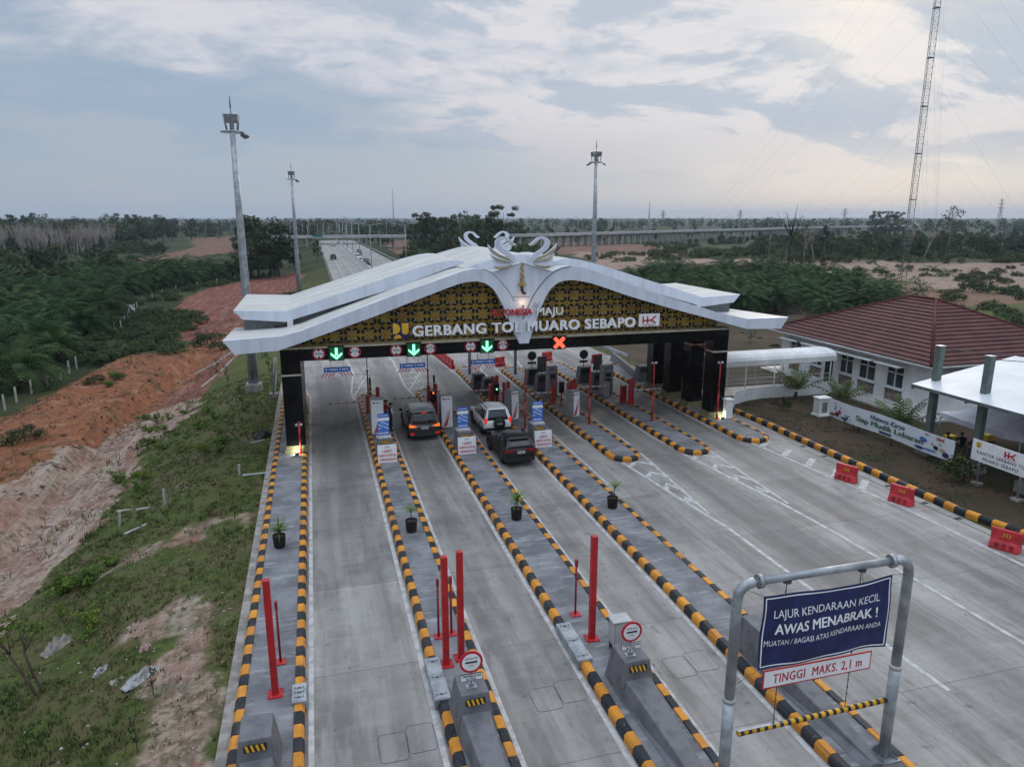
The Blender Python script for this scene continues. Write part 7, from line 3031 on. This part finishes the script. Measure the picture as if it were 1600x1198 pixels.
for (px_, py_, k, h, l) in ((325, 538, 'bush2', 2.6, 'round green bush behind the left roof tip at the red track'), (345, 546, 'bush1', 1.8, 'olive bush right of the round one by the red track'), (300, 508, 'bush1', 1.5, 'low bush on the red track edge'), (318, 505, 'bush2', 1.5, 'second low bush on the red track edge'),
                            (445, 470, 'bush1', 2.2, 'bush in front of the farther mast light'), (455, 465, 'bush2', 1.8, 'small bush touching the farther mast light'), (496, 410, 'tall1', 9, 'slim dark tree beside the left highway edge'), (38, 690, 'bush1', 1.5, 'dark shrub on the crest of the orange bank'), (148, 600, 'bush1', 1.1, 'pale weedy shrub on the orange bank'), (183, 592, 'bush1', .9, 'second weedy shrub on the orange bank')):
    p = at(px_, py_, -2)
    base = {'bush1': 2.2, 'bush2': 3.2, 'tall1': 17}[k]
    plant(k, p, h / base, l, GV if k != 'tall1' else None)
rnd = random.Random(41)
for i in range(125):
    s_ = rnd.choice((rnd.uniform(14, LF[-1]), rnd.uniform(26, 75)))
    j = next(k for k in range(len(LF) - 1) if LF[k + 1] >= s_)
    q = (s_ - LF[j]) / (LF[j + 1] - LF[j])
    x, y = lerp(FL[j][0], FL[j + 1][0], q), lerp(FL[j][1], FL[j + 1][1], q)
    wd = 1.5 if y < 84 else (10 if 84 < y < 128 else 4)
    x += rnd.uniform(-2.2, wd)
    if y < 84 and rnd.random() < .6:
        continue
    k = rnd.choice(['bush1', 'bush2', 'bush2'])
    h = rnd.uniform(.8, 1.7) if y < 84 else rnd.uniform(1.0, 2.4)
    plant(k, (x, y, terrain(x, y) - .1), h / (2.2 if k == 'bush1' else 3.2), ('olive' if k == 'bush1' else 'green') + ' bush along the plantation boundary', GV)
for (px_, py_, k, h, l) in ((1503, 752, 'bush3', 2.1, 'upright bush in front of the yard fence, between banner and office sign'), (1342, 672, 'bush3', 1.7, 'upright bush in front of the long pale banner'), (1222, 640, 'bush3', 1.3, 'small reddish tipped bush left of the white pillar'), (1180, 612, 'bush3', .5, 'tiny dry shrub below the curved white wall')):
    p = at(px_, py_, 0)
    plant(k, p, h / 1.6, l, None)

plant('airy', at(1172, 536, -2.5), .2, 'small thin tree on the brown lawn between gate and office roof', None)
scatter(10, 1460, 1600, 470, 520, ['bush1', 'bush2'], 1.5, 3, 'on the brown slope right of the office roof', 'bushes on the sandy strip', seed=29)
scatter(9, 945, 1225, 500, 545, ['bush1'], .5, 1.0, 'low on the lawn behind the canopy legs', 'bushes of the lawn', seed=28)
# bare rubber trees and the dead snag
def bare_tree(seed, H, m, name='bare_tree', twigs=60):
    rnd = random.Random(seed)
    t = thing(name, (0, 0, 0), '', 'tree')
    b = MB()
    b.tube([(0, 0, -.5), (rnd.uniform(-.3, .3), 0, H * .35), (rnd.uniform(-.5, .5), .2, H * .6)], [.22, .17, .12], m, 5)
    b.build('trunk', t)
    b = MB()
    ends = []
    for i in range(9):
        a = rnd.uniform(0, 6.28)
        z0 = H * rnd.uniform(.4, .6)
        e = Vector((math.cos(a) * H * .13, math.sin(a) * H * .13, H * rnd.uniform(.75, 1)))
        b.tube([(0, 0, z0), (e.x * .55, e.y * .55, (z0 + e.z) * .5), e], [.1, .07, .03], m, 4)
        ends.append((Vector((e.x * .5, e.y * .5, (z0 + e.z) * .5)), e))
    for i in range(twigs):
        p, e = rnd.choice(ends)
        q = p.lerp(e, rnd.uniform(0, 1))
        b.tube([q, q + Vector((rnd.uniform(-1, 1), rnd.uniform(-1, 1), rnd.uniform(.2, 1.3)))], [.035, .02], m, 3, cap=False)
    b.build('bare_branches', t)
    return t


BT = [bare_tree(s, 12, PALEB) for s in (1, 2, 3)]
rnd = random.Random(31)
used = [False] * 3
for i in range(62):
    px_ = rnd.uniform(2, 182)
    py_ = rnd.uniform(398, 424) + (px_ > 120) * -6
    p = at(px_, py_, -3)
    k = i % 3
    sc = rnd.uniform(.85, 1.2)
    lab = 'leafless pale grey tree in the bare stand on the left'
    if not used[k]:
        BT[k].location, BT[k].scale, used[k] = p, (sc,) * 3, True
        tag(BT[k], lab, None, 'leafless trees on the left')
    else:
        copy_tree(BT[k], p, rnd.uniform(0, 6.28), lab, 'leafless trees on the left', sc)
t = bare_tree(9, 19.5, DARKB, 'dead_tree', 10)
t.scale = (1.7, 1.7, 1)
t.location = at(1231, 428, -3)
tag(t, 'tall dead branchless snag right of the roof, against the sky')
for i, (px_, py_) in enumerate(((1252, 412), (1262, 409), (1272, 414), (1420, 408), (1440, 410), (1560, 405))):
    copy_tree(BT[i % 3], at(px_, py_, -3), i * 1.3, 'pale leaning trunk at the edge of the right wood', 'pale trunks at the right wood edge', 1.05).rotation_euler.y = .22

# oil palms
def palm_mesh(seed, nf, ln_, leaflet, pairs=15, el0=1.35, el1=.05, bend=1.35):
    rnd = random.Random(seed)
    Q = []
    rb_ = MB()
    for i in range(nf):
        az = i * 2.39996 + rnd.uniform(-.15, .15)
        el = lerp(el0, el1, (i / nf) ** .8) + rnd.uniform(-.1, .1)
        L_ = ln_ * rnd.uniform(.85, 1.1)
        d = Vector((math.cos(az), math.sin(az), 0))
        s_ = Vector((-d.y, d.x, 0))
        p = Vector((0, 0, 0)) + d * .15
        e = el
        pts, dirs = [p.copy()], []
        for k in range(pairs):
            v = d * math.cos(e) + Vector((0, 0, 1)) * math.sin(e)
            dirs.append(v)
            p = p + v * (L_ / pairs)
            pts.append(p.copy())
            e -= (bend + .3 * rnd.random()) / pairs
        rb_.tube([pts[0], pts[pairs // 3], pts[2 * pairs // 3], pts[-1]], [.06, .04, .025, .01], PALM, 3, cap=False)
        for k in range(2, pairs):
            t_ = k / pairs
            ll = leaflet * (math.sin(PI * min(1, .18 + t_ * .85)) ** .6)
            upv = s_.cross(dirs[k])
            for sg in (-1, 1):
                out = (s_ * sg * .8 + dirs[k] * .55 - upv * .0).normalized()
                tip = pts[k] + out * ll + Vector((0, 0, -ll * rnd.uniform(.18, .5)))
                mid = pts[k] + out * ll * .5 + Vector((0, 0, ll * .04))
                w = dirs[k] * (L_ / pairs * .36)
                Q.append([pts[k] - w, mid - w * .8, mid + w * .8, pts[k] + w])
                Q.append([mid - w * .8, tip, tip, mid + w * .8])
    return np.array([[tuple(v) for v in q] for q in Q]), rb_


PALMS = []


def palm_kind(seed, nf, ln_, leaflet, ht, name='oil_palm', pairs=15, *ang):
    t = thing(name, (0, 0, 0), '', 'palm')
    Q, rb_ = palm_mesh(seed, nf, ln_, leaflet, pairs, *ang)
    Q[:, :, 2] += ht
    me_ = mesh_quads('fronds', Q, PALM)
    o = bpy.data.objects.new('fronds', me_)
    COL.objects.link(o)
    o.parent = t
    b = MB()
    kr = .42 if ht > 1 else .13
    b.tube([(0, 0, -.5), (0, 0, ht * .6), (0, 0, ht + .25 * kr / .42)], [kr, kr * .95, kr * .7], DARKB, 8)
    b.build('trunk', t)
    return [t, False]


PK = [palm_kind(1, 34, 5.0, 1.0, 2.0), palm_kind(2, 30, 4.6, .95, 1.6), palm_kind(3, 36, 5.3, 1.0, 2.5)]
YP = palm_kind(4, 14, 1.9, .5, .3, 'young_palm', 9)
AP = palm_kind(5, 10, 2.0, .5, .35, 'yard_palm', 11, 1.5, .85, .75)


def put_palm(K_, loc, sc, lab, group):
    t = K_[0]
    if not K_[1]:
        K_[1] = True
        t.location, t.scale = loc, (sc,) * 3
        t.rotation_euler.z = random.uniform(0, 6.28)
        return tag(t, lab, None, group)
    return copy_tree(t, loc, random.uniform(0, 6.28), lab, group, sc)


def near_line(x, y):
    """how far left of the boundary posts a place lies"""
    for a, c_ in zip(FL, FL[1:]):
        if a[1] <= y <= c_[1]:
            return lerp(a[0], c_[0], (y - a[1]) / (c_[1] - a[1])) - x
    return (FL[0][0] - x) if y < FL[0][1] else -16 - x


cand = []
rnd = random.Random(77)
yy = 44.0
row = 0
while yy < 215:
    xx = -24 + (row % 2) * 3.6
    while xx > -190:
        X, Y = xx + rnd.uniform(-1.2, 1.2), yy + rnd.uniform(-1.1, 1.1)
        px_, py_ = seen(X, Y, 0)
        if near_line(X, Y) > 2.4 and -90 < px_ < 480 and py_ > 415 - .02 * max(0, px_ - 200):
            cand.append((X, Y))
        xx -= 7.2
    yy += 6.3
    row += 1
cand2 = []
yy, row = 70.0, 0
while yy < 185:
    xx = 36 + (row % 2) * 3.6
    while xx < 150:
        X, Y = xx + rnd.uniform(-1.2, 1.2), yy + rnd.uniform(-1.1, 1.1)
        px_, py_ = seen(X, Y, -2.5)
        edge = lerp(423, 432, (px_ - 1000) / 240) if px_ < 1240 else lerp(430, 462, (px_ - 1240) / 140)
        if 985 < px_ < 1392 and edge < py_ < 498 and not (41 < X < 60 and Y < 86):
            cand2.append((X, Y))
        xx += 7.0
    yy += 6.2
    row += 1
cand.sort(key=lambda c_: c_[0] ** 2 + c_[1] ** 2)
for i, (X, Y) in enumerate(cand[:195]):
    put_palm(PK[i % 3], (X, Y, terrain(X, Y) - .1), rnd.uniform(.85, 1.2), 'dark green oil palm of the dense plantation left of the boundary posts', 'oil palms of the left plantation')
for i, (X, Y) in enumerate(cand2[:90]):
    put_palm(PK[(i + 1) % 3], (X, Y, terrain(X, Y) - .1), rnd.uniform(.85, 1.15), 'dark green oil palm in the block between gate roof and office roof', 'oil palms behind the office')
if len(cand) > 195:
    base = palm_mesh(3, 16, 5.0, 1.5, 7)[0]
    base[:, :, 2] += 2
    allq = []
    for (X, Y) in cand[195:]:
        a, s_ = rnd.uniform(0, 6.28), rnd.uniform(.85, 1.15)
        c_, q_ = math.cos(a) * s_, math.sin(a) * s_
        M_ = np.array([[c_, -q_, 0], [q_, c_, 0], [0, 0, s_]])
        allq.append(base @ M_.T + np.array([X, Y, terrain(X, Y)]))
    o = bpy.data.objects.new('far_plantation', mesh_quads('far_plantation', np.concatenate(allq), PALM))
    COL.objects.link(o)
    tag(o, kind='stuff')
rnd = random.Random(5)
spots = [(1342, 424), (1346, 432), (1376, 422), (1384, 432), (1388, 440), (1412, 424), (1421, 422), (1430, 440), (1456, 424), (1468, 432), (1478, 430), (1508, 434), (1515, 444), (1524, 424), (1540, 436), (1555, 428), (1570, 444), (1586, 430), (1390, 456), (1440, 454), (1432, 462),
         (1030, 412), (1038, 418), (1046, 414), (1022, 414), (1060, 412), (1075, 416), (985, 408), (960, 410), (1275, 424), (1300, 420), (1322, 430)]
for px_, py_ in spots:
    put_palm(YP, at(px_, py_, -2.5), rnd.uniform(.8, 1.5), 'small young palm dotted over the sandy strip on the right', 'young palms on the sandy strip')
for (px_, py_, s_, l) in ((1243, 622, 1.15, 'yard palm in front of the white curved wall'), (1313, 618, 1.1, 'yard palm behind the left part of the long banner'), (1411, 640, 1.2, 'yard palm behind the right part of the long banner, by the carport')):
    X, Y = spot(px_, py_, 0)
    if px_ == 1411:
        X, Y = 33.5, 33.2
    if px_ == 1313:
        X, Y = 34.6, 39.6
    put_palm(AP, (X, Y, 0), s_, l, 'yard palms at the office')
APL = foliage('yard_palm_leaf', (.03, .06, .02), (.13, .17, .05), .2)
for o in [c_ for c_ in COL.objects if c_.parent == AP[0] and c_.name.startswith('fronds')]:
    o.data.materials[0] = APL

# sapling on the near grass and slim seedlings along the verge
p = at(42, 1092, -1.6)
t = thing('sapling', p, 'young tree with lime green leaves on two thin trunks, near grass', 'sapling')
rs = np.random.RandomState(4)
C = [(-.9, .35, 2.05), (-.65, .1, 2.3), (-.3, .2, 2.4), (.05, .1, 2.5), (.35, .0, 2.35), (-1.0, .1, 1.8), (.5, .2, 2.2), (-.45, -.2, 2.15)]
o = bpy.data.objects.new('crown', mesh_quads('crown', leaf_cloud(rs, C, [.24] * 8, 420, .13), LIME))
COL.objects.link(o)
o.parent = t
for q in (((.3, 0, -.1), (.05, .02, .7), (-.3, .1, 1.5), (-.55, .15, 2.1)), ((.5, .05, -.1), (.25, .05, .8), (.1, .1, 1.5), (.2, .05, 2.25))):
    b = MB()
    b.tube(q, [.05, .04, .03, .015], BARK, 6)
    b.build('trunk', t)
b = MB()
for c_ in C:
    b.tube([(-.25 if c_[0] < 0 else .12, .1, 1.5), c_], [.018, .008], BARK, 4)
b.build('branch', t)


def seedling(seed, H):
    rs = np.random.RandomState(seed)
    t = thing('seedling', (0, 0, 0), '', 'seedling')
    C = [(rs.uniform(-.16, .16), rs.uniform(-.16, .16), H * q) for q in np.linspace(.35, 1, 8)]
    o = bpy.data.objects.new('leaves', mesh_quads('leaves', leaf_cloud(rs, C, [.2] * 8, 200, .12), BUSHL))
    COL.objects.link(o)
    o.parent = t
    b = MB()
    b.tube([(0, 0, -.1), (.03, 0, H * .5), (0, .03, H)], [.03, .02, .01], BARK, 5)
    b.build('stem', t)
    return t


sd0 = seedling(3, 2.0)
first = True
for (px_, py_, s_, l) in ((379, 640, 1.0, 'slim seedling in front of the tallest mast light footing'), (340, 590, .9, 'slim seedling left of the tallest mast light, higher up the slope'), (356, 600, .7, 'small seedling just left of the mast light footing'), (420, 580, 1.0, 'seedling right of the mast light pole behind the roof tip'), (427, 600, .8, 'seedling close behind the left canopy leg'),
                          (300, 915, .45, 'tiny yellowish seedling on the bare patch of the near grass'), (240, 1085, .55, 'yellow green seedling right of the plastic sheet'), (215, 1175, .5, 'yellow green seedling at the bottom edge'), (410, 560, .9, 'seedling under the roof tip on the slope')):
    p = at(px_, py_, -.5)
    if first:
        sd0.location, first = p, False
        sd0.scale = (s_,) * 3
        tag(sd0, l, None, 'slim seedlings on the verge')
    else:
        copy_tree(sd0, p, random.uniform(0, 6), l, 'slim seedlings on the verge', s_)
# lime weeds in clumps
WD = thing('weed_clump', (0, 0, 0), '', 'weed', 'lime green weed clumps on the verge')
rs = np.random.RandomState(8)
C = [(rs.uniform(-.35, .35), rs.uniform(-.35, .35), rs.uniform(.15, .5)) for _ in range(9)]
o = bpy.data.objects.new('leaves', mesh_quads('leaves', leaf_cloud(rs, C, [.18] * 9, 260, .12), LIME))
COL.objects.link(o)
o.parent = WD
b = MB()
for c_ in C:
    b.tube([(c_[0] * .3, c_[1] * .3, -.05), c_], [.012, .006], BUSHL, 3)
b.build('stem', WD)
rnd = random.Random(12)
first = True
for (px_, py_, n_, sp_, l) in ((248, 668, 9, 26, 'lime weed clump on the upper slope by the bare soil'), (232, 700, 7, 22, 'lime weed clump halfway down the slope by the bare soil'), (200, 758, 8, 26, 'lime weed clump beside the short white stake'), (100, 920, 4, 12, 'bright weed clump on the near slope at left'), (134, 908, 3, 8, 'bright weed clump right of the one at left'), (165, 880, 3, 16, 'grassy weed clump above the crumpled sack'),
                               (300, 655, 8, 40, 'weed clump on the slope below the mast light'), (330, 690, 8, 50, 'weed clump on the slope below the mast light'), (110, 980, 4, 40, 'weed clump near the crumpled sack'), (170, 600, 5, 30, 'weed clump on the orange bank')):
    for k in range(n_):
        p = at(px_ + rnd.uniform(-sp_, sp_), py_ + rnd.uniform(-sp_, sp_) * .5, -1)
        s_ = rnd.uniform(.5, 1.15)
        if first:
            WD.location, first = p, False
            WD['label'] = l
        else:
            copy_tree(WD, p, rnd.uniform(0, 6), l, None, (s_, s_, s_ * rnd.uniform(.8, 1.4)))

# grass tufts on the verge and the lawn
rs = np.random.RandomState(21)
gq, gd = [], []


def tuft(X, Y, z, n, h, sp, out):
    a = rs.uniform(0, 6.283, n)
    r_ = rs.uniform(0, sp, n)
    for i in range(n):
        bx, by = X + r_[i] * math.cos(a[i]), Y + r_[i] * math.sin(a[i])
        hh = h * rs.uniform(.5, 1.2)
        t_ = rs.uniform(0, 6.283)
        w = .012 + .008 * rs.rand()
        ux, uy = math.cos(t_) * w, math.sin(t_) * w
        l_ = hh * rs.uniform(.2, .7)
        ex, ey = bx + l_ * math.cos(t_ + 1.6), by + l_ * math.sin(t_ + 1.6)
        mx, my = bx + .35 * (ex - bx), by + .35 * (ey - by)
        out.append([(bx - ux, by - uy, z), (bx + ux, by + uy, z), (mx + ux, my + uy, z + hh * .62), (mx - ux, my - uy, z + hh * .62)])
        out.append([(mx - ux, my - uy, z + hh * .62), (mx + ux, my + uy, z + hh * .62), (ex, ey, z + hh), (ex, ey, z + hh)])


for _ in range(15500):
    Y = 11 + 52 * rs.rand() ** 1.5
    X = -3.05 - 13.5 * rs.rand()
    px_, py_ = seen(X, Y, -1)
    if not (-40 < px_ < 470 and py_ < 1260):
        continue
    jx, jy = X + 1.0 * noise.noise((X * .45, Y * .45, 9)), Y + 1.2 * noise.noise((X * .4, Y * .4, 2))
    if any(inpoly(jx, jy, P) for P in (PALE, ORANGE, RED2)) or (any(inpoly(jx, jy, P) for P in (PALE2, PALE3, PALE4)) and rs.rand() < .85):
        continue
    if noise.noise((X * .5, Y * .5, 12)) < -.22 and rs.rand() < .8:
        continue
    k = .7 + .9 * max(0, noise.noise((X * .3, Y * .25, 30)))
    tuft(X, Y, terrain(X, Y) - .02, 5, .15 * k * (1 + .4 * (Y > 30)), .16, gq if rs.rand() < .8 else gd)
for _ in range(1500):
    X, Y = rs.uniform(-24, -8), rs.uniform(24, 120)
    if noise.noise((X * .25, Y * .2, 70)) < .05 or not (inpoly(X, Y, PALE) or inpoly(X, Y, ORANGE) or inpoly(X, Y, RED2) or inpoly(X, Y, RED1)):
        continue
    tuft(X, Y, terrain(X, Y) - .02, 6, .34, .3, gq if rs.rand() < .6 else gd)
for _ in range(3500):
    X, Y = 27.9 + 9 * rs.rand(), 16 + 30 * rs.rand()
    if (X > 37 and Y > 34) or noise.noise((X * .4, Y * .4, 50)) < -.1:
        continue
    tuft(X, Y, terrain(X, Y) - .02, 4, .12, .16, gq if rs.rand() < .35 else gd)
for nm, q, m_ in (('verge_grass', gq, GRASSM), ('dry_verge_grass', gd, DRYL)):
    o = bpy.data.objects.new(nm, mesh_quads(nm, np.array(q), m_))
    COL.objects.link(o)
    tag(o, kind='stuff')

# small stones and crumbs on the bare patches
b = MB()
rnd = random.Random(3)
for _ in range(420):
    X, Y = rnd.uniform(-11, -3.2), rnd.uniform(12, 36)
    if not any(inpoly(X, Y, P) for P in (PALE2, PALE3, PALE4)) and rnd.random() < .7:
        continue
    r_ = rnd.uniform(.015, .05)
    z = terrain(X, Y)
    b.ball((X, Y, z + r_ * .3), r_, PALEC if rnd.random() < .3 else mat('stone_pink', (.3, .22, .19), .9), rnd.uniform(.7, 1.4), 1, .7, 5)
CLO = mat('clod_orange', (.2, .085, .045), .95, var=.4)
CLR = mat('clod_brown', (.16, .085, .06), .95, var=.4)
CLP = mat('clod_pale', (.33, .27, .22), .95, var=.35)
for _ in range(2600):
    X, Y = rnd.uniform(-24, -7.5), rnd.uniform(24, 112)
    io, ir, ip = inpoly(X, Y, ORANGE), inpoly(X, Y, RED2) or inpoly(X, Y, RED1), inpoly(X, Y, PALE)
    if not (io or ir or ip):
        continue
    r_ = rnd.uniform(.04, .16) * (1 if rnd.random() < .85 else 1.7)
    z = terrain(X, Y)
    b.M = Matrix.Translation((X, Y, z)) @ Matrix.Rotation(rnd.uniform(0, 6), 4, 'Z') @ Matrix.Rotation(rnd.uniform(-.5, .5), 4, 'X')
    b.lathe([(.001, -r_ * .4), (r_ * rnd.uniform(.8, 1.2), -r_ * .1), (r_ * rnd.uniform(.5, .9), r_ * .4), (.001, r_ * rnd.uniform(.45, .7))], (0, 0, 0), CLO if io and rnd.random() < .7 else (CLP if ip and rnd.random() < .6 else CLR), 5, False)
b.M = Matrix()
b.build('gravel', kind='stuff')

# the woods far off, read as one mass
rs = np.random.RandomState(55)
allq = []
N_ = 0
for _ in range(9000):
    if N_ > 1500:
        break
    px_ = rs.uniform(-60, 1660)
    D = 430 + 2300 * rs.rand() ** 1.7
    r_ = FW + RT * ((px_ - 800) / F_PX)
    k = D / math.hypot(r_.x, r_.y)
    X, Y = r_.x * k, r_.y * k
    if 0 < X < 28 and Y < 470:
        continue
    dd = min((X - q[0]) ** 2 + (Y - q[1]) ** 2 for q in VPATH[::4])
    if dd < 22 ** 2:
        continue
    sx_, sy_ = seen(X, Y, terrain(X, Y))
    if inpoly(X, Y, PINK1) or inpoly(X, Y, BROWN1) or (230 < sx_ < 400 and D < 520) or (820 < sx_ < 1200 and D < 470):
        continue
    H_ = rs.uniform(9, 16) * (1.0 if D < 900 else 1.15)
    if 820 < sx_ < 1700 and D < 800:
        H_ *= .45
    C, G_ = crown_centres(rs, 'broad' if rs.rand() < .6 else 'tall', H_, H_ * .34)
    C = np.array(C)
    C[:, 2] *= .92
    nl_ = 150 if D < 800 else 80
    q = leaf_cloud(rs, C, G_, nl_, 1.7 if D < 800 else 2.6)
    allq.append(q + np.array([X, Y, terrain(X, Y) - 1.5]))
    N_ += 1
o = bpy.data.objects.new('distant_woods', mesh_quads('distant_woods', np.concatenate(allq), MIDG))
COL.objects.link(o)
tag(o, kind='stuff')

# prototypes nobody planted
for k, (t, used_) in TREES.items():
    if not used_:
        for c_ in [q for q in COL.objects if q.parent == t]:
            bpy.data.objects.remove(c_)
        bpy.data.objects.remove(t)

# ------------------------------------------------------------------ haze in the air
hz = MB()
hz.box(-7000, -300, -28, 7500, 8500, 96, mat('unused_surface', (.5, .5, .5)))
o = hz.build('haze', kind='stuff')
hm = bpy.data.materials.new('haze_air')
hm.use_nodes = True
g = NT(hm.node_tree)
pv = g.a('ShaderNodeVolumePrincipled', {'Color': (.74, .86, 1.0, 1), 'Density': .00013, 'Anisotropy': .15})
om = g.a('ShaderNodeOutputMaterial')
g.t.links.new(pv.outputs[0], om.inputs['Volume'])
o.data.materials.clear()
o.data.materials.append(hm)
